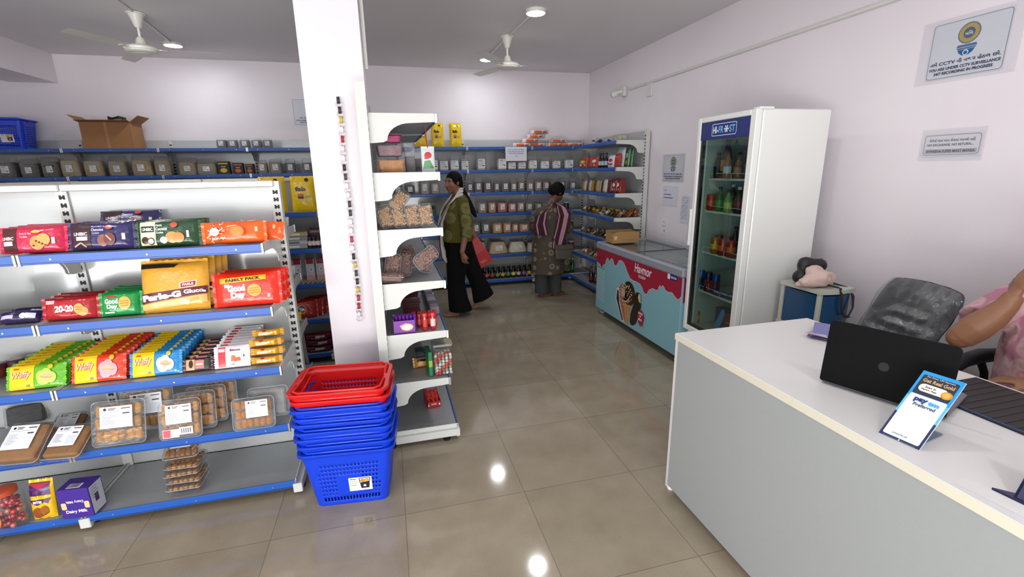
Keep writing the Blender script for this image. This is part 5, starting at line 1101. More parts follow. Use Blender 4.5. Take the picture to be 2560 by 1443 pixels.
bag_row([(968, 990, 395, 'b8b4b0'), (1072, 1098, 386, 'c9c8c8'), (1099, 1124, 390, 'cfcecb'), (1126, 1150, 388, 'c4c2c0'), (1153, 1174, 390, 'cfcccb'), (1194, 1217, 382, 'b9babb'), (1245, 1269, 382, 'd0c9ae'), (1271, 1293, 396, 'd2cdb8'), (1296, 1318, 396, 'd0ccc0'), (1322, 1345, 390, 'd6cfae'), (1353, 1376, 393, 'd8d6cc'), (1383, 1405, 392, 'd2d0c0'), (1413, 1436, 388, 'd2d0c8')], 6, 'flour bag with white label', 'right', .62, .85)
bag_row([(1052, 1074, 447, 'a89a94'), (1078, 1100, 450, 'b0a096'), (1168, 1186, 450, '3c3a3c'), (1187, 1208, 446, '54413f'), (1210, 1232, 446, '3f3a3d'), (1236, 1252, 450, '5c5350'), (1255, 1275, 448, '58483f'), (1278, 1295, 450, '6f6252'), (1296, 1315, 446, '67604f'), (1318, 1336, 450, '7a7663'), (1339, 1357, 446, '927868'), (1359, 1377, 447, '8a7060'), (1378, 1396, 446, '70605a'), (1398, 1416, 446, '6a5a52'), (1427, 1443, 448, '5d5c50')], 5, 'dark spice bag', 'right', .74)
bag_row([(1196, 1219, 502, '937a68'), (1222, 1242, 502, 'b07c34'), (1246, 1270, 502, 'b4553f'), (1272, 1293, 504, 'b8604e'), (1294, 1314, 502, '8f7c62'), (1316, 1336, 504, '84705a'), (1339, 1358, 504, '7a6a5a')], 4, ['tan spice bag', 'yellow-brown spice bag', 'orange-red spice bag', 'red chilli powder bag', 'pale brown spice bag', 'grey-brown spice bag', 'brown spice bag'], 'right', .82)
bag_row([(1158, 1178, 556, '4a4f44'), (1181, 1203, 553, '5c6453'), (1205, 1229, 553, '4c5445'), (1233, 1258, 555, 'c18a28'), (1259, 1281, 554, 'bc7f2b'), (1282, 1299, 556, 'a8731f'), (1300, 1325, 556, 'b58032')], 3, ['dark green spice bag', 'grey-green spice bag', 'olive spice bag', 'bright yellow turmeric bag', 'orange-yellow turmeric bag', 'deep yellow turmeric bag', 'yellow-brown turmeric bag'], 'right', .80)
bag_row([(1198, 1219, 603, 'a89c8c'), (1222, 1274, 604, 'c2a277'), (1273, 1322, 604, 'c9c4aa'), (1320, 1342, 606, 'c4bea2'), (1345, 1375, 606, '8a8476')], 2, ['small pale bag', 'large tan flour bag', 'large cream flour bag', 'cream flour bag edge', 'dim grey bag'], 'right', .9, .42, .20, taper=.28)
# dark bags and trays left of the olive-clad shopper
for i, (x0, x1, yt, lev, c) in enumerate(((985, 1010, 455, 5, '4a4a4c'), (1015, 1040, 455, 5, '3c4238'), (1050, 1090, 505, 4, '26301f'), (960, 1000, 560, 3, '6a6258'))):
    cx, w = span(x0, x1, 500, BF); l = ['dark bag behind the tilted nut tray on the back wall', 'dark green bag behind the nut trays on the back wall', 'dark wide bag beside the olive-clad shopper on the back wall', 'grey bag far behind the nut shelves on the back wall'][i]
    R = goods_bag('goods_bag', w*.95, at(x0, yt, Y=BF).z-ZL[lev], .1, c, .7, True, l, 'bag', None, i+20); R.location = (cx, BF+.06, ZL[lev])
# three yellow pouches on the top shelf
o = None
for i, (x0, x1, yt) in enumerate(((1036, 1070, 305), (1076, 1113, 301), (1121, 1160, 303))):
    cx, w = span(x0, x1, 335, BF); h_ = at((x0+x1)/2, yt, Y=BF).z-ZL[7]; l = ['left', 'middle', 'right'][i]+' of three yellow detergent pouches on the top shelf of the back wall'
    if o is None: o = put(pouch_yellow(w-.01, h_-.015, .08, 2), 'detergent_pouch', l, 'pouch', 'three yellow pouches on top', (cx, BF+.05, ZL[7]), (math.radians(-4), 0, 0))
    else: dup(o, (cx, BF+.05, ZL[7]), (math.radians(-4), 0, .06*i), l)
# flat packs of sugar or pads on the top shelf at the right
o = None
for i, (px, py, k) in enumerate(((1308, 366, 0), (1345, 366, 0), (1330, 354, 1), (1345, 343, 2), (1352, 333, 3), (1390, 364, 0), (1420, 366, 0), (1400, 354, 1), (1440, 360, 0))):
    p = at(px, py, Y=BF+.06); l = ['flat white and orange pack at the left foot of the pile on top', 'flat orange-edged pack at the bottom middle of the pile on top', 'flat pack in the second layer of the orange pile on top', 'flat pack in the third layer of the orange pile on top', 'topmost flat orange pack of the pile on the back shelf', 'flat white pack lying right of the orange pile', 'orange-fronted flat pack near the corner, top shelf', 'white pack stacked over the right part of the pile', 'last white pack of the pile, by the corner'][i]
    if o is None: o = put(pillow(.24, .055, .2, 'd8cfcc', [('r', -.10, .010, .0, .045, 'd9602a'), ('r', .02, .012, .07, .042, 'c0504a')], 'h', seed=1), 'flat_pack', l, 'pack', 'pile of white and orange packs', (p.x, BF+.12, ZL[7]+.058*k), (0, 0, 0))
    else: dup(o, (p.x, BF+.12+.02*(i % 2), ZL[7]+.058*k), (0, 0, .12*((i % 3)-1)), l)
# bottles on the bottom shelf
o = None; cols = ['c9a83a', 'c05a4a', 'b03a4c', '5a9a50', 'd09a3a', '4a8a5a', 'd8c84a', 'b8b8b8', '8a5a9a']
bs_ = {}
k = 0
for r_ in range(2):
    for i in range(10):
        px = 1206+i*13.2+r_*5; x = at(px, 700, Y=BF).x; c = cols[(i+r_*3) % 9]
        l = 'small black squash bottle in the %s row of bottles on the bottom back shelf' % (['front', 'rear'][r_])
        if c not in bs_: bs_[c] = put(bottle_mesh([(.028, 0), (.031, .005), (.031, .092), (.022, .112), (.0185, .118), (.0185, .135)], '14110f', '0a0a0e', c, (.03, .075), 12), 'squash_bottle', l, 'bottle', 'bottles on the bottom back shelf', (x, BF+.035+.07*r_, ZL[1]))
        else: dup(bs_[c], (x, BF+.035+.07*r_, ZL[1]), label=l)
p = at(1324, 700, Y=BF)
put(carton(.12, .04, .12, '8f9296', [('r', -.05, .01, .05, .03, 'c9ccd0')]), 'flat_carton', 'small silver carton right of the squash bottles on the bottom shelf', 'box', None, (p.x+.02, BF+.03, ZL[1]), (0, 0, 0), False)
gb = None
for i, px in enumerate((1404, 1412, 1420, 1428, 1434)):
    x = at(px, 700, Y=BF).x; l = ORD[i]+' green bottle from the left behind the patterned-dress shopper'
    if gb is None: gb = put(bottle_mesh([(.026, 0), (.03, .006), (.03, .12), (.014, .17), (.012, .2)], '10401c', 'c9ccc8', '1f6a34', (.04, .09), 12), 'green_bottle', l, 'bottle', 'green bottles', (x, BF+.05, ZL[1]))
    else: dup(gb, (x, BF+.05+.03*(i % 2), ZL[1]), label=l)
jj = put(bottle_mesh(jar_prof(.045, .12), '6a3a18', 'a8a8a4', None, n=16), 'pickle_jar', 'brown pickle jar on the back shelf right of the patterned-dress shopper', 'jar', None, (at(1430, 586, Y=BF).x, BF+.07, ZL[3]))
jj = put(bottle_mesh(jar_prof(.042, .11), '701418', 'b8b8b4', None, n=16), 'sauce_jar', 'dark red jar low on the back shelf near the corner', 'jar', None, (at(1432, 640, Y=BF).x, BF+.07, ZL[2]))
jj = put(bottle_mesh(jar_prof(.040, .10), '2a2a2c', 'c8c8c4', None, n=16), 'dark_jar', 'small dark jar between two bags on the fourth back shelf', 'jar', None, (at(1420, 533, Y=BF).x, BF+.07, ZL[4]))
# ================================================================== BACK WALL, LEFT RUN
bag_row([(540, 566, 342, '6b6b66'), (568, 592, 344, '6b6b66'), (598, 622, 342, '6b6b66'), (629, 653, 344, '6b6b66'), (655, 680, 343, '6b6b66')], 7, 'small grey pepper bag', 'left', .72)
bag_row([(-12, 36, 392, '40362c'), (42, 91, 396, '3c3228'), (95, 143, 390, '42372a')], 6, 'dark brown tea bag', 'left', .74, .4, .12, True)
bag_row([(148, 198, 386, '9c8a5e'), (204, 255, 388, '99875f'), (264, 313, 390, '968664'), (326, 379, 386, '9f8b58'), (382, 424, 388, '9a8660'), (441, 489, 394, '95835a'), (490, 541, 398, '8f805c')], 6, 'yellowish snack bag in shiny film', 'left', .72, .42, .12, True, .5, 3)
for i, (x0, x1, yt, c, it) in enumerate(((545, 574, 404, '17150f', 'c9b020'), (583, 608, 408, '1a1012', 'c9581c'), (614, 634, 410, '1a1012', 'b85a24'))):
    cx, w = span(x0, x1, 430, BF); h_ = at(x0, yt, Y=BF).z-ZL[6]
    put(carton(w, h_, .08, c, [('r', -w*.4, h_*.78, w*.4, h_*.9, it), ('e', 0, h_*.3, w*.3, h_*.18, it), ('r', -w*.2, h_*.56, w*.2, h_*.62, 'c8c0a8')]), 'spice_box', ['black and yellow box', 'black and orange box', 'smaller black and orange box'][i]+' on the second back shelf, left of the column', 'box', None, (cx, BF+.01, ZL[6]), (0, 0, 0), False)
bag_row([(643, 668, 397, '8a7a66'), (672, 703, 396, '8c8060'), (712, 738, 397, '55504c'), (755, 781, 397, '5c5450')], 6, 'spice bag with label', 'left', .72, .5, None, False, .8, 12)

# ================================================================== CORNER UNIT ON THE RIGHT WALL
CX = 2.60
def cloc(px, py):
    q = at(px, py, X=CX+.01)
    return q if q.y > 5.14 else at(px, py, Y=5.14)
def cpos(px, py): return cloc(px, py).y
def cpack(x0, x1, yt, lev, col, items, label, name='snack_pouch', cat='pouch', t=.04, group=None, tilt=-6, deep=0):
    yb = {6: 424, 5: 480, 4: 535, 3: 590, 2: 640, 1: 690}[lev]
    a, b = at(x0, yb-10, X=CX+.01).y, at(x1, yb-10, X=CX+.01).y; w = max(.035, abs(a-b)*.98); c_ = cloc((x0+x1)/2, yb-10); c_.y = max(c_.y, 5.10+w/2); h_ = at((x0+x1)/2, yt, X=CX+.01).z-ZL[lev]
    o = put(pillow(w, h_, t, col, items(w, h_) if items else [], 'v', cw=.008, seed=int(x0) % 11), name, label, cat, group, (c_.x+.025, c_.y, ZL[lev]), (0, math.radians(0), RW)); o.rotation_euler = (math.radians(tilt), 0, RW)
    return o
def cart(c1, c2, c3): return lambda w, h: [('e', 0, h*.62, w*.32, h*.14, c1), ('r', -w*.35, h*.2, w*.35, h*.36, c2), ('e', w*.1, h*.26, w*.2, h*.1, c3)]
for i, (x0, x1, yt, c, k, l) in enumerate(((1445, 1463, 396, 'b3502a', cart('e0c040', 'e8d8c8', '7a2a18'), 'orange-brown pouch farthest in the corner unit second shelf'), (1467, 1474, 392, 'a02a24', None, 'narrow red pack second in the corner unit second shelf'), (1475, 1490, 393, 'b03c34', cart('e8dcd0', '2a2024', 'd8a040'), 'red and white pouch left of the black bottles, corner unit'), (1515, 1531, 390, 'c9ccd0', cart('a83a3a', '35507a', 'c94a3a'), 'white pouch with red print right of the black bottles, corner unit'), (1531, 1544, 386, 'a8281c', None, 'red pouch left of the tall white pouch, corner unit'), (1540, 1560, 369, 'b4bcc2', cart('c0402a', 'd86a3c', '3c6a9a'), 'tall white and red detergent pouch, front one in corner unit'), (1558, 1567, 369, '4d7a54', cart('d8d8c8', '35507a', 'd8c840'), 'tall green and white pouch, middle of three in corner unit'), (1567, 1575, 369, '42704c', cart('d8d8c8', '274a6a', 'd8c840'), 'tall green and white pouch nearest the end bracket, corner unit'))):
    cpack(x0, x1, yt, 6, c, k, l)
bo = None
for i, px in enumerate((1493, 1500, 1508)):
    y = cpos(px, 415); l = ['left', 'middle', 'right'][i]+' of three black bottles on the corner unit second shelf'
    if bo is None: bo = put(bottle_mesh([(.02, 0), (.022, .005), (.022, .10), (.010, .13), (.011, .16)], '141216', '0c0c0e', 'a8b0c0', (.03, .08), 12), 'black_bottle', l, 'bottle', 'black bottles in the corner', (CX+.05, y, ZL[6]))
    else: dup(bo, (CX+.05, y, ZL[6]), label=l)
cc_ = ['8a6a3c', 'b9b4a8', '70401c', 'a8aab0', '9a7a28', '4a3a20', 'b08a3c', '8f8a84', '503018']
for i in range(9):
    cpack(1450+i*6, 1455.5+i*6, 452+(i % 3), 5, cc_[i], None, '%s small sachet from the left, corner unit third shelf' % ORD[i], 'sachet', 'sachet', .03, 'sachets on the corner unit third shelf')
for i, (x0, x1, yt, c, k, l) in enumerate(((1504, 1512, 450, 'b8b2ac', None, 'white sachet before the dark red pouches, corner unit'), (1514, 1523, 452, '5a1c1c', None, 'dark red pouch, first of three in corner unit third shelf'), (1526, 1536, 450, '6a2420', cart('d8ccc4', 'c9c0b8', '8a3a2a'), 'dark red pouch with white panel, second of three in corner unit'), (1537, 1547, 450, '701c1e', cart('d8ccc4', 'd0c8c0', '8a3a2a'), 'dark red pouch with white panel, beside the red carton'))):
    cpack(x0, x1, yt, 5, c, k, l)
a, b = at(1547, 470, X=CX+.01).y, at(1573, 470, X=CX+.01).y; w_ = abs(a-b)
o = put(carton(w_, .17, .06, '7a1a14', dashes(0, .10, w_*.7, .014, 'd8a040', 4)+dashes(0, .075, w_*.5, .009, 'e0d0b8', 3)+[('e', -w_*.25, .025, .016, .016, 'c98a4a'), ('e', .0, .025, .016, .016, 'c98a4a'), ('e', w_*.25, .025, .016, .016, 'c98a4a')]), 'spice_carton', 'dark red carton nearest the end bracket, corner unit third shelf', 'box', None, (CX+.06, max((a+b)/2, 5.10+w_/2), ZL[5]), (0, 0, RW), False)
rr = random.Random(11)
def heap(lev, x0, x1, n, cols, nm, label, tall_=.09):
    yb = {4: 533, 3: 588, 2: 640, 1: 695}[lev]; pr = {}
    for i in range(n):
        px = x0+(x1-x0)*(i+.5)/n; q_ = cloc(px, yb-6); y = q_.y; c = cols[i % len(cols)]
        loc = (q_.x+.04+.05*(i % 3), y+.015*(i % 3), ZL[lev]+.004); rot = (math.radians(-35-rr.uniform(0, 25)), rr.uniform(-.5, .5), RW+rr.uniform(-.5, .5))
        if c in pr: o = dup(pr[c], loc, rot)
        else:
            o = put(pillow(.075, tall_, .02, c, [('e', 0, tall_*.5, .02, .02, ['d8d4c8', 'c9a040', '7a2a24'][i % 3]), ('r', -.03, tall_*.78, .03, tall_*.9, ['b8b4ac', '404a2a', 'd0b060'][i % 3])], 'v', cw=.006, seed=i, n=8), nm, label, 'sachet', nm+'s in the corner unit, '+SHN[lev]+' shelf', loc, rot); pr[c] = o
heap(4, 1450, 1535, 24, ['4a4a2c', '5c3a2c', '8a8a80', '35452c', '6a4a20'], 'sachet', 'small sachet in the loose heap on the corner unit fourth shelf')
heap(4, 1535, 1580, 6, ['8a4a2c', '9a5a30', '7a1c1c', 'a8683a'], 'snack_packet', 'orange-brown or red snack packet heaped at the end of the fourth shelf', .12)
heap(3, 1447, 1525, 22, ['4c5638', '4a3428', '7c7c78', '3a2a20'], 'sachet', 'small dark sachet in the heap on the corner unit fifth shelf')
heap(2, 1445, 1490, 18, ['7c8a6c', '9a9a92', '5a6a3c', '8a4a50'], 'sachet', 'small green or silver sachet in the low heap beside the freezer')
yo = None
for i, px in enumerate((1482, 1497, 1514)):
    y = cpos(px, 520); l = ['left', 'middle', 'right'][i]+' of three yellow-lidded tubs among sachets in the corner unit'
    if yo is None: yo = put(bottle_mesh(jar_prof(.032, .06), 'a08c4c', 'c9a81c', 'c9b030', (.01, .045), 16), 'yellow_tub', l, 'jar', 'yellow-lidded tubs', (CX+.18, y, ZL[4]+.0))
    else: dup(yo, (CX+.18, y, ZL[4]), label=l)
bo = None
for i in range(5):
    y = 5.80-.075*i; l = '%s dark bottle from the left on the corner unit bottom shelf' % ORD[i]
    if bo is None: bo = put(bottle_mesh([(.026, 0), (.028, .005), (.028, .12), (.012, .17), (.012, .21)], '1a0c0a', '6a1418', '5a1c18', (.04, .09), 12), 'dark_bottle', l, 'bottle', 'dark bottles low in the corner', (CX+.03, y, ZL[1]))
    else: dup(bo, (CX+.06, y, ZL[1]), label=l)
m = MB()
for i in range(3): m.M = Matrix.Translation((.05*i, .12*i, 0)); m.sheet([[(-.1+.05*u, -.08+.05*v, .03+.022*math.sin(u*2.1+v*1.7+i)) for u in range(5)] for v in range(4)], mat(['8fa0c4', 'c4c8d4', '7a88a8'][i], .25))
shape('plastic_wrappers', m, 'loose blue and white plastic wrappers on the top shelf of the corner unit', 'packaging', loc=(2.68, 5.72, ZL[7]), rz=-1.4, smooth=True)
R = clam_tray('clear_box', .2, .075, .12, 'slab', 'b8b49c', 'clear plastic box with pale contents at the end of the top shelf, corner unit', None, 4, False, 'box'); R.location = (2.72, 5.28, ZL[7]+.0); R.rotation_euler = (0, 0, RW)

# ================================================================== END RACK BY THE COLUMN
RZ = {6: 1.605, 5: 1.305, 4: 1.005, 3: .705, 2: .405, 1: .09}
def tub(w, d, h, col, label, loc, rz=0, lid='d8a0b8', name='plastic_tub', items=None):
    R = empty(name, loc, rz, label, 'food tub')
    m = MB(); m.loft([rring(w*.86, d*.86, .012, .001, 3), rring(w, d, .015, h*.9, 3)], SHELL, caps=False); m.build('tub', R, True)
    MB().loft([rring(w*.82, d*.82, .012, .004, 3), rring(w*.93, d*.93, .015, h*.78, 3)], mat(col, .6, var=.4, scale=45, bump=.4, bscale=50)).build('contents', R, True)
    MB().loft([rring(w*1.02, d*1.02, .016, h*.9, 3), rring(w*1.03, d*1.03, .016, h*.97, 3), rring(w*.96, d*.96, .015, h, 3)], mat(lid, .25, var=.1) if lid else SHELL).build('lid', R, True)
    return R
tub(.155, .17, .085, 'b07a48', 'bottom tub with orange contents in the stack, upper rack shelf', (.035, 2.76, RZ[6]), 0, None)
tub(.145, .17, .07, '8a6a70', 'middle clear tub in the stack on the upper rack shelf', (.03, 2.76, RZ[6]+.087), .05, None)
tub(.135, .18, .045, 'b03a6a', 'top tub with bright pink lid on the upper rack shelf', (.035, 2.77, RZ[6]+.158), -.05, 'c0406e')
gb1 = goods_bag('grey_bag', .055, .15, .05, '5f5c5e', .6, False, 'narrow silver-grey bag beside the tubs on the upper rack shelf', 'bag', None, 3); gb1.location = (.14, 2.80, RZ[6])
gb1 = goods_bag('grey_bag', .06, .13, .05, '4f4a4c', .6, False, 'darker grey bag behind the silver one on the upper rack shelf', 'bag', None, 5); gb1.location = (.185, 2.86, RZ[6])
R = empty('sachet_card', (.235, 2.72, RZ[6]+.002), 0, 'silver sachet strip with red and green print hanging from a red ribbon', 'pack')
put_ = pillow(.072, .125, .014, 'c4c8c8', [('e', .0, .09, .02, .018, 'b02a2c'), ('p', [(-.03, .02), (.03, .02), (.01, .065), (-.02, .06)], '4a8a4a'), ('r', -.02, .07, .0, .08, 'b02a2c')], 'v', seed=2); put_.build('sachet', R, True)
MB().tube([(0, .0, .13), (-.006, .002, .20), (.004, 0, .28)], .003, mat('8a1c20', .5), 6).build('ribbon', R)
# trays of cashews
nt = None
CT = [(.030, 2.70, -8, .18), (.108, 2.71, -8, .16), (.190, 2.72, -8, .15), (.262, 2.73, -8, .13)]
CT = [((968, 590), ), ]
nm_ = ['leftmost', 'second from left', 'third from left', 'rightmost']
for i, px in enumerate((970, 1003, 1036, 1068)):
    a = at(px, 571, Z=RZ[5]); l = '%s of four clear cashew trays standing on the nut shelf of the rack' % nm_[i]
    if nt is None: nt = clam_tray('cashew_tray', .078, .125, .05, 'nuts', 'c4a07c', l, 'four cashew trays', 3, False)
    else: nt = nt
    q = nt if i == 0 else dup(nt, label=l)
    q.location = (at(px, 560, Y=2.70).x, 2.70, RZ[5]+.004); q.rotation_euler = (math.radians(-8), math.radians(-10+2*i), math.radians(12))
q = dup(nt, (at(982, 510, Y=2.68).x, 2.67, at(982, 524, Y=2.68).z+.006), (math.radians(-20), math.radians(42), .1), 'tilted cashew tray resting on top of the four upright ones')
dt = None
for i, (px, py, ay, ax, yy, l) in enumerate(((975, 672, -12, -12, 2.70, 'upright date tray at the left of the lower nut shelf'), (1008, 665, -8, -25, 2.78, 'date tray leaning behind, second on the lower nut shelf'), (1030, 640, 10, -30, 2.86, 'date tray at the back of the lower nut shelf, upright'), (1058, 655, -18, -25, 2.84, 'date tray at the back right of the lower nut shelf'), (1062, 690, -58, -20, 2.70, 'date tray slid down sideways to the right over the shelf edge'))):
    if dt is None: dt = clam_tray('date_tray', .075, .12, .045, 'nuts', '9a7668', l, 'mixed trays on the lower nut shelf', 6, False)
    q = dt if i == 0 else dup(dt, label=l)
    p = at(px, py, Y=yy); hh = max(RZ[4]+.006, p.z-.055) if i != 4 else RZ[4]+.075
    q.location = (p.x-(.045 if i == 4 else 0), yy, hh if i == 4 else RZ[4]+.006+(.03 if i in (2,) else 0)); q.rotation_euler = (math.radians(ax), math.radians(-ay), .1)
    q.scale = (1.15, 1.1, 1.25)
    if i == 4: q.rotation_euler = (math.radians(-10), math.radians(58), .1); q.location = (p.x-.05, 2.68, RZ[4]+.085)
q = dup(dt, (at(1012, 690, Y=2.64).x, 2.63, RZ[4]+.03), (math.radians(-84), 0, PI/2), 'flat lying nut tray in front on the lower nut shelf')
# purple box, red jars, maroon trays
a = at(984, 838, Z=RZ[3]); b = at(1042, 838, Z=RZ[3]); w_ = (b-a).length*.9
m = MB(); Pm = mat('7a3a9a', .4, var=.06); t_ = .003
m.box((-w_/2, 0, 0), (w_/2, .075, .003), Pm).box((-w_/2, 0, .003), (w_/2, t_, .075), Pm).box((-w_/2, .072, .003), (w_/2, .075, .095), Pm).box((-w_/2, t_, .003), (-w_/2+t_, .072, .085), Pm).box((w_/2-t_, t_, .003), (w_/2, .072, .085), Pm)
for k in range(6): m.tube([(-w_/2+.018+.021*k, .035, .006), (-w_/2+.018+.021*k, .035, .10)], .009, mat('5a1f86', .25, var=.2), 8)
art(m, [('e', .015, .035, .035, .022, 'd9c23a'), ('e', .015, .035, .028, .017, 'd8d0e6'), ('l', [(-.025, .042), (.012, .056)], .010, 'e8a0b0')], flatF(0), .3)
put(m, 'candy_display_box', 'purple open box of wrapped sweets on the middle rack shelf', 'box', None, ((a.x+b.x)/2, 2.635, RZ[3]), (0, 0, 0), False)
rj = None
for i in range(10):
    px = 1036+(i % 5)*13; yy = 2.74+.05*(i//5); x = at(px, 815, Y=yy).x; l = 'small red chewing gum bottle in the rows behind the purple box'
    if rj is None: rj = put(bottle_mesh([(.012, 0), (.013, .003), (.013, .055), (.010, .06)], 'b81c1c', 'c93030', 'd84a30', (.012, .045), 10), 'gum_bottle', l, 'bottle', 'small red bottles on the rack', (x, yy, RZ[3]))
    else: dup(rj, (x, yy, RZ[3]), label=l)
for i, (px, l) in enumerate(((1064, 'taller red tube standing in front of the small red bottles'), (1084, 'tall red and white tube nearest the shelf edge, middle rack shelf'))):
    put(bottle_mesh([(.014, 0), (.015, .003), (.015, .08), (.013, .085)], 'b81620', 'd03030', 'dcc0bc' if i else 'c23a3a', (.02, .065), 12), 'gum_tube', l, 'tube', None, (at(px, 828, Y=2.66).x, 2.665, RZ[3]))
for i, (yy, zz, l) in enumerate(((2.95, 0, 'lower maroon tray of sweets far back on the middle rack shelf'), (2.96, .05, 'upper maroon tray of sweets far back on the middle rack shelf'), (3.3, .03, 'rearmost maroon tray on the middle rack shelf'))):
    R = tub(.11, .15, .055, '5a1c22', l, (at(1030, 800, Y=yy).x, yy, RZ[3]+zz), 0, '7a3a44'); 
m = MB()
for k in range(9): m.box((-.03, .1*k, .0), (.03, .1*k+.085, .05-.003*k), mat(['8a8490', '6a6470', 'a09aa8'][k % 3], .2, var=.3, scale=40), .004)
shape('sachet_strip', m, 'long row of silver sachets along the front edge of the middle rack shelf', 'sachets', loc=(.24, 2.95, RZ[3]))
# candy jar, green book, tubs
a = at(1088, 945, Z=RZ[2]); b = at(1138, 938, Z=RZ[2]); w_ = .115
R = empty('sweet_jar', ((a.x+b.x)/2-.005, 2.70, RZ[2]), .05, 'clear square jar half filled with red and white wrapped sweets', 'jar')
m = MB(); m.loft([rring(w_, .10, .012, 0, 3), rring(w_, .10, .012, .19, 3)], SHELL); m.loft([rring(w_*1.03, .105, .012, .186, 3), rring(w_*1.03, .105, .012, .200, 3)], film('jar_lid', 'e0f4ea', .25, .1, .3, 0)); m.build('jar', R, True)
m = MB(); rr = random.Random(5)
for z_ in range(7):
    for i in range(5):
        for j in range(3):
            m.M = Matrix.Translation((-.043+.0215*i+rr.uniform(-.003, .003), -.036+.03*j, .012+.019*z_)) @ Matrix.Rotation(rr.uniform(-.6, .6), 4, 'Y')
            m.lathe([(.005, -.009), (.0085, -.006), (.0085, .006), (.005, .009)], mat(['cf3d2c', 'd9d8d0', 'cf4a36', 'c8c9b8', '8aa890'][(z_*3+i*2+j) % 5], .35), 8)
m.build('sweets', R, True)
put(carton(.022, .155, .12, '1f7a4c', [('r', -.011, .06, .011, .10, '8ab83a')]), 'green_book', 'thin green box standing against the jar of sweets', 'box', None, (at(1078, 940, Y=2.68).x, 2.66, RZ[2]), (0, 0, .1), False)
tub(.09, .10, .06, '2a3040', 'dark blue tub on the rack shelf behind the green box', (at(1055, 870, Y=2.9).x, 2.9, RZ[2]+.03), 0, '3a4250')
tub(.09, .10, .06, '6a4018', 'brown tub behind the jar of sweets', (at(1100, 855, Y=3.0).x, 3.0, RZ[2]+.05), 0, '8a6a3c')
put(pillow(.085, .06, .05, 'b88a3c', [('r', -.03, .035, .03, .05, '2a1c12')], 'h', seed=2, rough=.12), 'gold_pack', 'shiny gold pack lying below the dark blue tub', 'pack', None, (at(1055, 915, Y=2.82).x, 2.82, RZ[2]), (math.radians(-20), 0, .1))
# red display box on the deck
a = at(1085, 1012, Z=RZ[1])
m = MB(); Rm = mat('a01c24', .35, var=.05)
m.box((-.045, 0, 0), (.045, .12, .004), Rm).box((-.045, 0, .004), (.045, .003, .038), Rm).prism([(0, .004), (.12, .004), (.12, .085), (.06, .06), (0, .038)], -.045, -.042, Rm, 'x').prism([(0, .004), (.12, .004), (.12, .085), (.06, .06), (0, .038)], .042, .045, Rm, 'x')
for r_ in range(3):
    for c in range(3): m.tube([(-.028+.028*c, .012+.03*r_, .02+.022*r_), (-.028+.028*c, .04+.03*r_, .03+.022*r_)], .0125, mat('c23328', .25, var=.2), 10)
art(m, dashes(0, .020, .036, .008, 'f0d8d4', 3)+[('r', .03, .01, .04, .022, 'f0d8d4'), ('r', -.04, .01, -.034, .022, 'f0d8d4')], flatF(0), .3)
put(m, 'gum_display_box', 'small red display box of gum rolls on the bottom deck of the rack', 'box', None, (a.x, a.y-.03, RZ[1]), (0, 0, math.radians(8)), False)

# ================================================================== INSIDE THE REFRIGERATOR
def fp(px, py, z, dx=0): q = at(px, py, X=2.34+dx); return (2.34+dx, q.y, z+.002)
def fbot(px, z, h, body, cap, lab, label, r=.03, dx=0, name='drink_bottle', group=None):
    m = bottle_mesh([(r*.9, 0), (r, .006), (r, h*.55), (r*.55, h*.78), (r*.36, h*.86), (r*.36, h*.95)], body, cap, lab, (h*.2, h*.48), 16)
    return put(m, name, label, 'bottle', group, fp(px, 0 if False else 500, z, dx))
def fcan(px, z, h, r, body, lab, label, dx=0, name='drink_can', group=None):
    m = MB().lathe([(r*.8, 0), (r, .008), (r, h-.012), (r*.86, h)], mat(body, .25, .3, .2, 30), 18).lathe([(r*.8, h-.004), (r*.84, h-.001)], CHROME, 18)
    m.lathe([(r*1.01, h*.3), (r*1.01, h*.62)], mat(lab, .3, var=.5, scale=50), 18, caps=False)
    return put(m, name, label, 'can', group, fp(px, 500, z, dx))
F1, F2, F3, F4, F0 = FL[0], FL[1], FL[2], FL[3], .385
fbot(1788, F1, .17, '2a1408', '121212', '1c1410', 'dark cold coffee bottle at the far side of the top fridge shelf', .030)
fbot(1808, F1, .26, '3a1c0a', '3c3c3e', 'c07a3a', 'tall amber-labelled bottle under the blue banner in the refrigerator', .040, .02)
fbot(1811, F1, .17, '8a5020', '202020', 'b8c0c8', 'bottle with pale label in front of the tall amber one', .028, -.05)
fbot(1838, F1, .15, '7a4a24', '22223a', 'b07a50', 'brown milkshake bottle, nearer side of the top fridge shelf', .030)
fbot(1856, F1, .16, '26201c', '141414', '2a2a2c', 'dark bottle nearest the door hinge on the top fridge shelf', .030, .03)
fbot(1840, F1, .17, '3a3a30', '141414', '50604a', 'greenish dark bottle at the back of the top fridge shelf', .030, .15)
fcan(1778, F2, .115, .033, 'a82a1c', 'c8452a', 'red drink can on the second fridge shelf', 0)
fbot(1800, F2, .165, '155a28', '101412', '2a8a3c', 'green soft drink bottle on the second fridge shelf', .029)
fbot(1821, F2, .15, '6a8a44', '1a1a1a', 'a8b85a', 'lime green bottle with dark cap on the second fridge shelf', .029, -.03)
fbot(1831, F2, .18, '1c1412', 'd0d4d4', '3a2020', 'white-capped cola bottle at the back, second fridge shelf', .031, .12)
fbot(1848, F2, .17, '1a0c0a', 'c9c4bc', '7a1c20', 'cola bottle with dark red label on the second fridge shelf', .033, 0)
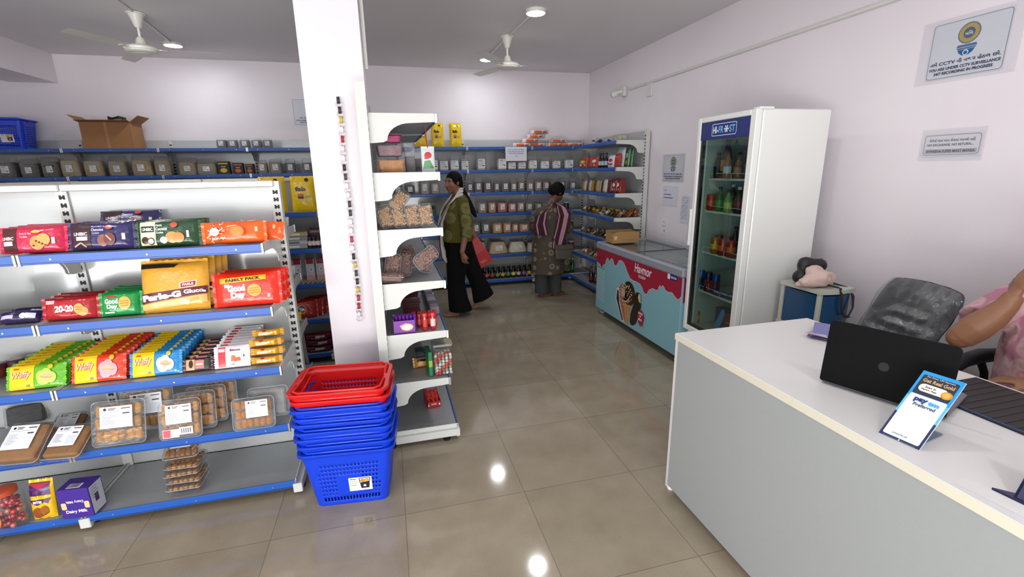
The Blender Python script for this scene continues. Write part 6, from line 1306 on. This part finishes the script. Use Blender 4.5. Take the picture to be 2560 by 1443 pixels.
for i, (px, dx) in enumerate(((1798, -.02), (1818, -.02), (1840, -.02), (1808, .08), (1830, .08))):
    fcan(px, F3, .12, .032, ['b06a1c', '9c2f1a', 'a8351a', '8a2a18', '8c2c18'][i], ['d8a030', 'c8552c', 'd06a3c', 'a8402a', 'a84a2a'][i], ['yellow and orange can, left front of the third fridge shelf', 'orange-red can, middle front of the third fridge shelf', 'orange-red can, right front of the third fridge shelf', 'red can at the back left, third fridge shelf', 'red can at the back right, third fridge shelf'][i], dx, group='orange cans in the fridge')
fbot(1848, F3, .19, '14100e', '0c0c0c', '1c1c20', 'black bottle standing behind the orange cans', .03, .12)
for i, px in enumerate((1769, 1789, 1809)):
    fcan(px, F4, .155 if False else .15, .029, ['1c5a9a', '18284a', '1a4a86'][i], ['16202e', '7a2a3c', '6a2434'][i], '%s of three blue energy drink cans in the refrigerator' % ['left', 'middle', 'right'][i], 0, group='blue energy cans')
put(carton(.085, .085, .06, '8a241c', [('r', -.02, .03, .0, .05, 'c98a80'), ('r', .015, .02, .025, .07, 'c98a80')]), 'drink_carton', 'small red carton on the lowest fridge shelf in front of the blue cans', 'box', None, (2.315, at(1765, 740, X=2.315).y, F4+.002), (0, 0, RW), False)
for i in range(3): put(pillow(.09, .05, .03, ['3a2a5a', '2c2450', '4a3058'][i], [('r', -.03, .015, .03, .03, 'a090b0')], 'h', seed=i), 'chocolate_bar', ['first', 'second', 'third'][i]+' purple chocolate pack from the left on the lowest fridge shelf', 'pack', 'purple packs in the fridge', (2.31+.01*i, at(1790+17*i, 745, X=2.315).y, F4+.002), (math.radians(-40), 0, RW))
fcan(1766, F0, .115, .031, 'a86a24', 'c08a3a', 'amber can at the bottom of the refrigerator')
m = carton(.10, .20, .07, '1c2c56', [('p', [(-.05, .0), (-.01, .0), (.05, .16), (.05, .2), (.02, .2), (-.05, .06)], '4a9ac8')])
put(m, 'drink_box', 'dark blue and light blue box standing on the refrigerator floor', 'box', None, (2.33, at(1798, 800, X=2.33).y, F0+.002), (0, 0, RW), False)
put(carton(.10, .18, .08, '8c1f1c', [('t', 'Kit', .0, .05, .04, 'e0d0cc', .05, .5, .05), ('r', -.03, .12, .02, .125, 'd8b0a8')]), 'chocolate_carton', 'red carton with white lettering on the refrigerator floor', 'box', None, (2.31, at(1822, 800, X=2.31).y, F0+.002), (0, 0, RW), False)
# menu of small details: price ticket hanging over the rack edge is omitted where the photo is unreadable
# ================================================================== PEOPLE
def remesh(o, vox, it=4, fac=.5):
    r = o.modifiers.new('skin', 'REMESH'); r.mode = 'VOXEL'; r.voxel_size = vox; r.use_smooth_shade = True
    s = o.modifiers.new('smooth', 'SMOOTH'); s.iterations = it; s.factor = fac
    return o
def limb(mb, pts, rad, m, n=14):
    mb.tube(pts, rad, m, n)
    for p, r in zip(pts, rad): mb.ball(p, r*.99, m, n=12)
def ering(c, rx, ry, n=20, ang=0, tilt=0):
    return [(c[0]+rx*math.cos(2*PI*i/n+ang), c[1]+ry*math.sin(2*PI*i/n+ang), c[2]+tilt*math.cos(2*PI*i/n+ang)) for i in range(n)]
def basis(o, f, u):
    f = Vector(f).normalized(); u = Vector(u); u = (u-f*u.dot(f)).normalized(); s = u.cross(f)
    return Matrix(((f.x, s.x, u.x, o[0]), (f.y, s.y, u.y, o[1]), (f.z, s.z, u.z, o[2]), (0, 0, 0, 1)))
def head(mb, B, m):
    mb.M = B
    mb.ball((-.012, 0, .020), .092, m, 1, .80, .98, 20)
    mb.ball((.020, 0, -.030), .070, m, 1, .86, 1.15, 18)
    mb.ball((.052, 0, -.088), .028, m, .9, 1.1, .9, 12)
    limb(mb, [(.080, 0, .018), (.098, 0, -.012), (.104, 0, -.026)], [.008, .011, .013], m, 8)
    mb.ball((.086, .012, -.030), .009, m, n=8); mb.ball((.086, -.012, -.030), .009, m, n=8)
    mb.ball((.082, 0, -.056), .016, m, .7, 1.5, .55, 10)
    for s in (-1, 1):
        mb.ball((-.008, s*.076, -.006), .020, m, .75, .4, 1.35, 10); mb.ball((.055, s*.038, -.025), .030, m, .8, .9, .9, 10); mb.ball((.066, s*.03, .028), .022, m, .6, 1.2, .5, 10)
    mb.M = Matrix.Identity(4)
def face_parts(R, B, lip='7a3a34'):
    for s in (-1, 1):
        e = MB(); e.M = B; e.ball((.070, s*.031, .004), .0115, mat('b8aca4', .3), .8, 1.25, .62, 12); e.ball((.0765, s*.031, .004), .0062, mat('140c0a', .15), .6, 1, 1, 10); e.build('eye', R, True)
        b = MB(); b.M = B; b.tube([(.082, s*.016, .021), (.083, s*.032, .027), (.074, s*.048, .021)], [.003, .004, .002], mat('120d0c', .8), 6); b.build('eyebrow', R, True)
    l = MB(); l.M = B; l.tube([(.089, -.022, -.056), (.097, -.008, -.052), (.097, .008, -.052), (.089, .022, -.056)], [.002, .005, .005, .002], mat(lip, .4), 8); l.build('lips', R, True)
def hand(mb, w, d, n, side, m, curl=.5, s=1.0, spread=.0, thumb_out=.8):
    d = Vector(d).normalized(); n = Vector(n); n = (n-d*n.dot(d)).normalized(); t = d.cross(n)*side; w = Vector(w)
    mb.M = Matrix(((d.x, t.x, n.x, w.x), (d.y, t.y, n.y, w.y), (d.z, t.z, n.z, w.z), (0, 0, 0, 1)))
    mb.ball((.022*s, 0, 0), .028*s, m, 1.1, .95, .6, 12); mb.ball((.055*s, .004*s, 0), .036*s, m, 1.1, 1.05, .42, 14); mb.ball((.035*s, .024*s, .006*s), .020*s, m, 1.3, .8, .8, 10)
    for k, (off, L_) in enumerate(((.029, .92), (.010, 1.0), (-.009, .95), (-.027, .76))):
        p = Vector((.082*s, off*s, 0)); a = 0; pts = [Vector((.06*s, off*s*.9, 0)), p]
        for j, l in enumerate((.036, .025, .020)):
            a += curl*(.75+.18*j+.05*k); p = p+Vector((math.cos(a), spread*(off*8), math.sin(a)))*l*s*L_; pts.append(p.copy())
        limb(mb, pts, [.0095*s, .0092*s, .0085*s, .008*s, .007*s], m, 8)
    pts = [Vector((.02*s, .022*s, .004*s)), Vector((.045*s, .045*s*thumb_out+.006, .012*s)), Vector((.068*s, .058*s*thumb_out+.008, .022*s)), Vector((.088*s, .062*s*thumb_out+.008, .030*s))]
    limb(mb, pts, [.014*s, .0115*s, .010*s, .008*s], m, 8); mb.M = Matrix.Identity(4)
def pattern(name, base, motif, scale, ring=(.22, .30), third=None):
    m = bpy.data.materials.new(name); m.use_nodes = True; nt = m.node_tree; N = nt.nodes; L = nt.links; b = N['Principled BSDF']; b.inputs['Roughness'].default_value = .85; b.inputs['Specular IOR Level'].default_value = .2
    tc = N.new('ShaderNodeTexCoord'); v = N.new('ShaderNodeTexVoronoi'); v.inputs['Scale'].default_value = scale; v.inputs['Randomness'].default_value = .35; L.new(tc.outputs['Object'], v.inputs['Vector'])
    cr = N.new('ShaderNodeValToRGB'); cr.color_ramp.interpolation = 'EASE'; E_ = cr.color_ramp.elements
    E_[0].position = 0; E_[0].color = (*hx(motif), 1); E_[1].position = 1; E_[1].color = (*hx(base), 1)
    for p, c in ((ring[0]*.5, third or base), (ring[0], motif), (ring[1], motif), (ring[1]+.06, base)): e = E_.new(p); e.color = (*hx(c), 1)
    L.new(v.outputs['Distance'], cr.inputs[0])
    n_ = N.new('ShaderNodeTexNoise'); n_.inputs['Scale'].default_value = 60; L.new(tc.outputs['Object'], n_.inputs[0])
    mx = N.new('ShaderNodeMix'); mx.data_type = 'RGBA'; mx.inputs[0].default_value = .35; mx.inputs[7].default_value = (*hx(base), 1); mxf = N.new('ShaderNodeMath'); mxf.operation = 'MULTIPLY'; mxf.inputs[1].default_value = .9; L.new(n_.outputs[0], mxf.inputs[0]); L.new(mxf.outputs[0], mx.inputs[0])
    L.new(cr.outputs[0], mx.inputs[6]); L.new(mx.outputs[2], b.inputs['Base Color']); return m
def ribbon(name, path, widths, wdir, m, parent, stripes=None, thick=.006, seed=0):
    """draped cloth strip: path points, width along wdir, lengthwise folds"""
    b = MB(); P_ = []
    for i in range(len(path)-1):
        a, c = Vector(path[i]), Vector(path[i+1]); wa, wc = widths[i], widths[i+1]; da, dc = Vector(wdir[i]), Vector(wdir[i+1])
        for j in range(4): t = j/4; P_.append((a.lerp(c, t), wa*(1-t)+wc*t, da.lerp(dc, t).normalized()))
    P_.append((Vector(path[-1]), widths[-1], Vector(wdir[-1]).normalized()))
    NC = 12; rows = []
    for k, (p, w_, d) in enumerate(P_):
        t0 = (P_[min(k+1, len(P_)-1)][0]-P_[max(k-1, 0)][0]).normalized(); nrm = t0.cross(d)
        rows.append([p+d*w_*(c/NC-.5)+nrm*(.008*math.sin(c*1.5+seed+k*.12)) for c in range(NC+1)])
    for c in range(NC):
        mm = stripes[c] if stripes else m
        b.sheet([[r[c], r[c+1]] for r in rows], mm)
    o = b.build(name, parent, True); s = o.modifiers.new('t', 'SOLIDIFY'); s.thickness = thick; return o
SK1 = mat('875a46', .5, var=.08, scale=30); SK2 = mat('5d3c2e', .5, var=.08, scale=30); SK3 = mat('8a5f43', .45, var=.10, scale=14, bump=.08, bscale=160)
HAIR = mat('0a0809', .75, var=.3, scale=80, bump=.4, bscale=120, spec=.15)
# ------------------------------------------------------------------ shopper walking, olive tunic
W1 = empty('person', (0, 0, 0), 0, 'woman in olive green patterned tunic and black flared trousers walking, holding a red bag', 'person')
b = MB(); HB = basis((.705, 5.215, 1.487), (-.83, -.54, -.05), (0, 0, 1)); head(b, HB, SK1)
limb(b, [(.735, 5.22, 1.42), (.755, 5.22, 1.33)], [.052, .056], SK1)
b.loft([ering((.735, 5.22, .84), .13, .17), ering((.725, 5.22, 1.0), .12, .14), ering((.725, 5.22, 1.17), .125, .15), ering((.765, 5.22, 1.29), .07, .11), ering((.765, 5.22, 1.34), .05, .06)], SK1)
limb(b, [(.785, 5.09, 1.245), (.800, 4.995, 1.00), (.735, 4.965, .76)], [.048, .044, .028], SK1)
limb(b, [(.785, 5.38, 1.27), (.88, 5.43, 1.02), (.97, 5.42, .84)], [.052, .044, .028], SK1)
hand(b, (.735, 4.965, .75), (.22, -.04, -1), (.55, .9, .0), 1, SK1, .42, .95, .04, .55)
hand(b, (.97, 5.42, .83), (.25, 0, -1), (-.3, -.9, 0), -1, SK1, .9)
for pts, rad in ((((.72, 5.14, .86), (.67, 5.12, .48), (.705, 5.12, .09)), (.10, .062, .042)), (((.75, 5.30, .86), (.90, 5.31, .50), (1.045, 5.31, .17)), (.10, .062, .042))): limb(b, pts, rad, SK1)
b.M = Matrix.Translation((.62, 5.12, .035)); b.ball((.0, 0, .004), .042, SK1, 2.1, .75, .6, 14); b.ball((.08, 0, .02), .032, SK1, 1, .9, .9, 12)
b.M = Matrix.Translation((.965, 5.31, .085)) @ Matrix.Rotation(math.radians(-33), 4, 'Y'); b.ball((0, 0, 0), .048, SK1, 2.0, .75, .55, 14); b.ball((.08, 0, .012), .034, SK1, 1, .9, .9, 12)
b.M = Matrix.Identity(4)
body = remesh(b.build('body', W1, True), .0075, 3)
face_parts(W1, HB)
TU = pattern('olive_medallion_cloth', '504c22', '7c7a50', 6.5, (.25, .42), '5e5c34')
t = MB(); t.loft([ering((.729, 5.22, .848), .176, .205), ering((.727, 5.22, .93), .172, .195), ering((.722, 5.22, 1.05), .160, .180), ering((.716, 5.22, 1.14), .160, .182), ering((.735, 5.22, 1.23), .140, .188), ering((.762, 5.22, 1.30), .108, .170), ering((.768, 5.22, 1.345), .074, .095), ering((.765, 5.22, 1.37), .062, .07)], TU)
t.tube([(.775, 5.09, 1.27), (.800, 5.0, 1.10), (.795, 4.985, .95), (.782, 4.982, .915)], [.075, .068, .064, .066], TU, 16); t.ball((.775, 5.09, 1.27), .074, TU)
t.tube([(.775, 5.35, 1.27), (.84, 5.41, 1.12), (.885, 5.43, 1.0)], [.075, .066, .062], TU, 16); t.ball((.775, 5.35, 1.27), .074, TU)
remesh(t.build('tunic', W1, True), .009, 3)
BLK2 = mat('0d0d0f', .9, var=.3, scale=20, spec=.15)
t = MB(); t.loft([ering((.735, 5.22, .93), .145, .17), ering((.735, 5.22, .78), .165, .19), ering((.74, 5.22, .70), .15, .18)], BLK2)
t.loft([ering((.725, 5.14, .84), .14, .11), ering((.69, 5.13, .60), .115, .10), ering((.675, 5.12, .38), .10, .095), ering((.69, 5.12, .20), .115, .11), ering((.715, 5.12, .065), .135, .13)], BLK2)
t.loft([ering((.77, 5.30, .84), .13, .11), ering((.855, 5.30, .60), .11, .10), ering((.935, 5.31, .40), .105, .10), ering((.995, 5.31, .26), .12, .11, tilt=-.01), ering((1.02, 5.31, .135), .125, .125, tilt=.055)], BLK2)
remesh(t.build('trousers', W1, True), .011, 3)
WH = mat('c9c4c0', .85, var=.08, scale=30); MAR = mat('4a1420', .85)
ribbon('scarf', [(.80, 5.14, 1.385), (.735, 5.115, 1.375), (.665, 5.10, 1.30), (.600, 5.09, 1.20), (.545, 5.10, 1.08), (.528, 5.11, .95), (.530, 5.11, .82), (.555, 5.11, .70), (.585, 5.11, .63)], [.10, .14, .17, .17, .16, .15, .15, .14, .08], [(.2, .3, 1), (.4, .4, .8), (.6, .5, .6), (.5, .7, .4), (.4, .9, .1), (.3, 1, 0), (.3, 1, 0), (.5, 1, 0), (.5, 1, 0)], WH, W1, [MAR]+[WH]*11)
ribbon('scarf', [(.80, 5.24, 1.395), (.72, 5.27, 1.385), (.65, 5.27, 1.30), (.585, 5.26, 1.18), (.545, 5.25, 1.05), (.525, 5.25, .92)], [.08, .09, .10, .10, .10, .09], [(.2, -.3, 1), (.4, -.4, .8), (.5, -.5, .6), (.4, -.8, .4), (.2, -1, .1), (.1, -1, 0)], WH, W1)
h = MB(); h.M = HB; h.ball((-.022, 0, .030), .097, HAIR, 1.0, .86, .98, 20); h.ball((-.062, 0, -.01), .066, HAIR, 1, 1.05, 1.1, 14); h.M = Matrix.Identity(4)
limb(h, [(.785, 5.235, 1.44), (.825, 5.20, 1.37), (.865, 5.17, 1.28), (.895, 5.15, 1.19), (.925, 5.13, 1.125)], [.034, .028, .030, .034, .018], HAIR, 10)
ho = remesh(h.build('hair', W1, True), .008, 2)
for nm, pts in (('shoe', ((.515, 5.12, .022), (.60, 5.12, .022), (.70, 5.12, .022))), ('shoe', ((.885, 5.31, .022), (.955, 5.31, .062), (1.045, 5.31, .125)))):
    s_ = MB(); [s_.loft([[(p[0], p[1]+r*math.cos(a), p[2]-.006+.020*max(-.6, math.sin(a))) for a in [2*PI*k/14 for k in range(14)]] for p, r in zip([pts[0]]+[(pts[i][0]*(1-t)+pts[i+1][0]*t, pts[i][1], pts[i][2]*(1-t)+pts[i+1][2]*t) for i in range(2) for t in (.25, .5, 1)], (.012, .030, .042, .046, .040, .036, .030))], mat('8a6a50', .5))]; so_ = s_.build('sandal', W1, True); so_.modifiers.new('s', 'SUBSURF').levels = 1
m = MB(); m.M = Matrix.Translation((.955, 5.36, .655)) @ Matrix.Rotation(math.radians(-32), 4, 'Y'); RB = mat('ab1c1f', .5, var=.08)
m.loft([[(-.125, -.03, -.17), (.125, -.03, -.17), (.125, .03, -.17), (-.125, .03, -.17)], [(-.135, -.035, 0), (.135, -.035, 0), (.135, .035, 0), (-.135, .035, 0)], [(-.13, -.012, .17), (.13, -.012, .17), (.13, .012, .17), (-.13, .012, .17)]], RB)
art(m, [('r', -.09, .055, .03, .06, 'cf7a72'), ('r', -.0, -.125, .07, -.115, 'c9887a'), ('r', -.02, -.105, .05, -.098, 'c9887a'), ('r', -.06, .115, .02, .145, 'b8343a')], lambda x, z, o: (x, -.036-o, z), .5, .001)
m.tube([(-.06, 0, .165), (-.04, 0, .24), (.04, 0, .24), (.06, 0, .165)], .006, mat('8a1418', .5), 6)
rbag = tag(m.build('carry_bag'), 'red printed carry bag hanging from the olive-clad shopper\'s far hand', 'bag')
# ------------------------------------------------------------------ shopper bending at the corner
W2 = empty('person', (0, 0, 0), 0, 'woman in long brown patterned kurta and maroon-pink shawl, back turned, looking down at the shelf', 'person')
b = MB(); HB2 = basis((2.075, 5.66, 1.325), (.78, .30, -.50), (.42, .1, .9)); head(b, HB2, SK2)
limb(b, [(1.965, 5.61, 1.16), (2.03, 5.64, 1.26)], [.06, .052], SK2)
b.loft([ering((1.93, 5.6, .76), .17, .15), ering((1.93, 5.6, .95), .125, .10), ering((1.935, 5.6, 1.06), .14, .10), ering((1.955, 5.6, 1.13), .13, .075), ering((1.96, 5.6, 1.16), .06, .05)], SK2)
limb(b, [(2.10, 5.58, 1.09), (2.185, 5.55, .88), (2.27, 5.70, .90)], [.05, .042, .028], SK2)
limb(b, [(1.80, 5.60, 1.09), (1.77, 5.68, .88), (1.93, 5.83, .90)], [.05, .042, .028], SK2)
hand(b, (2.27, 5.70, .90), (.2, 1, .1), (-1, .2, 0), 1, SK2, .5); hand(b, (1.93, 5.83, .90), (.9, .5, .1), (.4, -.5, .4), -1, SK2, .4)
for x in (1.845, 2.03): limb(b, [(x, 5.6, .78), (x, 5.6, .42), (x, 5.6, .09)], [.09, .06, .04], SK2)
for x in (1.845, 2.035): b.M = Matrix.Translation((x+.045, 5.60, .032)) @ Matrix.Rotation(math.radians(15), 4, 'Z'); b.ball((0, 0, 0), .045, SK2, 2.0, .8, .6, 12); b.ball((-.06, 0, .012), .034, SK2, n=10)
b.M = Matrix.Identity(4)
remesh(b.build('body', W2, True), .0085, 3); face_parts(W2, HB2)
KU = pattern('brown_medallion_cloth', '4c443c', '938c78', 10, (.24, .34), '5e2834')
t = MB(); t.loft([ering((1.925, 5.60, .315), .215, .165, tilt=.0), ering((1.925, 5.60, .50), .21, .165), ering((1.93, 5.6, .70), .205, .165), ering((1.93, 5.6, .84), .180, .145), ering((1.93, 5.6, .95), .162, .13), ering((1.94, 5.6, 1.05), .172, .13), ering((1.95, 5.6, 1.12), .158, .10), ering((1.962, 5.6, 1.17), .09, .07), ering((1.965, 5.605, 1.19), .065, .058)], KU)
t.tube([(2.07, 5.58, 1.08), (2.15, 5.55, .98), (2.19, 5.55, .87), (2.23, 5.63, .885)], [.075, .068, .058, .048], KU, 14); t.ball((2.07, 5.58, 1.08), .074, KU); t.ball((2.19, 5.55, .87), .057, KU)
t.tube([(1.82, 5.6, 1.08), (1.775, 5.64, .98), (1.77, 5.69, .87), (1.87, 5.78, .89)], [.075, .066, .056, .046], KU, 14); t.ball((1.82, 5.6, 1.08), .074, KU)
t.loft([ering((2.20, 5.66, .31), .065, .03), ering((2.17, 5.65, .55), .06, .04), ering((2.10, 5.63, .80), .07, .06)], KU)
remesh(t.build('kurta', W2, True), .010, 2)
GT = mat('363a38', .9, var=.15, scale=10); t = MB()
for x in (1.845, 2.03): t.loft([ering((x, 5.6, .82), .10, .11), ering((x, 5.6, .45), .085, .09), ering((x, 5.6, .06), .085, .085)], GT)
t.build('trousers', W2, True)
PK = mat('b08694', .85); MR = mat('3c1020', .85, var=.2, scale=40)
st = [MR, PK, MR, MR, MR, MR, PK, PK, PK, PK, MR, MR]
ribbon('shawl', [(1.99, 5.53, 1.205), (1.90, 5.47, 1.155), (1.80, 5.45, 1.08), (1.765, 5.435, .96), (1.79, 5.43, .83)], [.10, .16, .17, .17, .19], [(.6, .2, .6), (.7, .1, .6), (.9, 0, .4), (1, 0, .15), (1, 0, -.1)], MR, W2, [MR, MR, MR, PK, MR, MR, MR, MR, MR, PK, PK, MR])
ribbon('shawl', [(2.00, 5.55, 1.205), (2.07, 5.48, 1.16), (2.09, 5.44, 1.06), (2.06, 5.435, .92), (2.02, 5.43, .78), (1.995, 5.43, .66)], [.10, .15, .17, .17, .17, .13], [(.8, -.2, -.2), (.9, -.2, -.3), (1, 0, .1), (1, 0, .15), (1, 0, .1), (1, 0, .1)], MR, W2, st, seed=2)
h = MB(); h.M = HB2; h.ball((-.018, 0, .032), .100, HAIR, 1.0, .88, .98, 20); h.ball((-.075, 0, .0), .070, HAIR, 1, 1, 1, 14); h.M = Matrix.Identity(4); remesh(h.build('hair', W2, True), .009, 2)
for x in (1.845, 2.035):
    s_ = MB(); s_.tube([(x-.03, 5.585, .018), (x+.05, 5.60, .018), (x+.13, 5.625, .016)], [.024, .034, .026], mat('6a4430', .6), 12); s_.build('sandal', W2, True)
m = MB(); BGm = mat('4a443a', .6, var=.1); m.loft([[(x, y, z) for x, y, z in rring(.22, .06, .025, -.085, 3)], [(x, y, z) for x, y, z in rring(.25, .07, .03, .0, 3)], [(x, y, z) for x, y, z in rring(.24, .045, .02, .085, 3)]], BGm); m.tube([(-.10, 0, .08), (-.17, .02, .30), (-.20, .04, .52)], .007, BGm, 6)
m.box((-.12, -.038, .03), (.12, -.030, .085), BGm, .004)
tag(m.build('shoulder_bag', smooth=True, loc=(2.07, 5.405, .615), rz=.08), 'taupe shoulder bag hanging at the hip of the kurta-clad shopper', 'bag')
# ------------------------------------------------------------------ cashier at the right edge
W3 = empty('person', (0, 0, 0), 0, 'seated cashier in pink printed top at right edge, raising a phone to the ear', 'person')
b = MB(); HB3 = basis((2.60, 1.07, 1.32), (-.95, .05, -.12), (0, 0, 1)); head(b, HB3, SK3)
limb(b, [(2.625, 1.08, 1.25), (2.64, 1.09, 1.15)], [.055, .06], SK3)
b.loft([ering((2.60, 1.10, .50), .15, .20), ering((2.60, 1.10, .75), .14, .17), ering((2.61, 1.10, .95), .14, .18), ering((2.63, 1.10, 1.08), .10, .18), ering((2.64, 1.09, 1.15), .06, .08)], SK3)
limb(b, [(2.60, 1.29, 1.06), (2.44, 1.325, .97), (2.268, 1.302, .905)], [.060, .058, .046], SK3)
b.tube([(2.262, 1.302, .905), (2.285, 1.27, .955), (2.312, 1.235, 1.015), (2.325, 1.212, 1.065), (2.335, 1.203, 1.105)], [.050, .056, .048, .037, .032], SK3, 16); b.ball((2.258, 1.304, .903), .045, SK3)
hand(b, (2.330, 1.206, 1.092), (.28, -.10, .95), (.78, -.55, -.2), 1, SK3, .42, 1.1, .05, 1.15)
limb(b, [(2.60, .92, 1.05), (2.52, .90, .83), (2.30, 1.05, .80)], [.058, .05, .032], SK3)
hand(b, (2.30, 1.05, .80), (-.4, .9, -.1), (0, 0, -1), 1, SK3, .3)
for y in (1.0, 1.2): limb(b, [(2.60, y, .56), (2.22, y, .55), (2.20, y, .12)], [.085, .062, .04], SK3); b.ball((2.15, y, .04), .045, SK3, 1.9, .8, .7)
remesh(b.build('body', W3, True), .0055, 3); face_parts(W3, HB3)
PT = pattern('pink_printed_cloth', 'b87f93', 'd0b8b0', 8, (.2, .5), 'c07a6a')
t = MB(); t.loft([ering((2.59, 1.10, .50), .185, .225), ering((2.585, 1.11, .70), .180, .215), ering((2.585, 1.12, .85), .175, .21), ering((2.60, 1.11, .98), .155, .21), ering((2.62, 1.10, 1.08), .12, .20), ering((2.64, 1.09, 1.15), .075, .10)], PT)
t.tube([(2.60, 1.29, 1.05), (2.50, 1.322, 1.00), (2.405, 1.330, .958), (2.385, 1.330, .950)], [.082, .080, .073, .074], PT, 16); t.ball((2.60, 1.29, 1.05), .08, PT)
t.tube([(2.60, .92, 1.05), (2.56, .90, .93)], [.078, .07], PT, 14); t.ball((2.6, .92, 1.05), .077, PT)
to = remesh(t.build('top', W3, True), .008, 2)
tx = bpy.data.textures.new('folds', 'CLOUDS'); tx.noise_scale = .05; d_ = to.modifiers.new('folds', 'DISPLACE'); d_.texture = tx; d_.strength = .014; d_.texture_coords = 'LOCAL'
t = MB(); GP = mat('7a767c', .85, var=.1)
for y in (1.0, 1.2): t.tube([(2.62, y, .57), (2.40, y, .58), (2.20, y, .56), (2.19, y, .30), (2.18, y, .10)], [.10, .095, .08, .075, .075], GP, 14); t.ball((2.2, y, .56), .079, GP)
t.build('trousers', W3, True)
h = MB(); h.M = HB3; h.ball((-.022, 0, .030), .097, HAIR, 1.0, .86, .98, 20); h.M = Matrix.Identity(4); limb(h, [(2.69, 1.07, 1.30), (2.73, 1.09, 1.15), (2.76, 1.10, .98)], [.05, .045, .025], HAIR, 10); remesh(h.build('hair', W3, True), .008, 2)
MB().tube([(2.30+.034*math.cos(a)*.5, 1.05+.034*math.cos(a)*-.2, .80+.034*math.sin(a)) for a in [2*PI*k/16 for k in range(16)]], .003, mat('c9a24a', .2, .9), 6, True).build('bangle', W3, True)
m = MB(); m.M = basis((2.415, 1.16, 1.235), (.45, -.25, .6), (-.4, .2, .5)); m.box((-.07, -.035, -.004), (.07, .035, .004), mat('101014', .2), .003)
tag(m.build('mobile_phone'), 'black mobile phone held up in the cashier\'s hand at the frame edge', 'phone')
c3 = office_chair((2.62, 1.10, 0), math.radians(-90), 'black office chair the cashier in pink is sitting on', False)
c3.scale = (1, 1, 1.08)
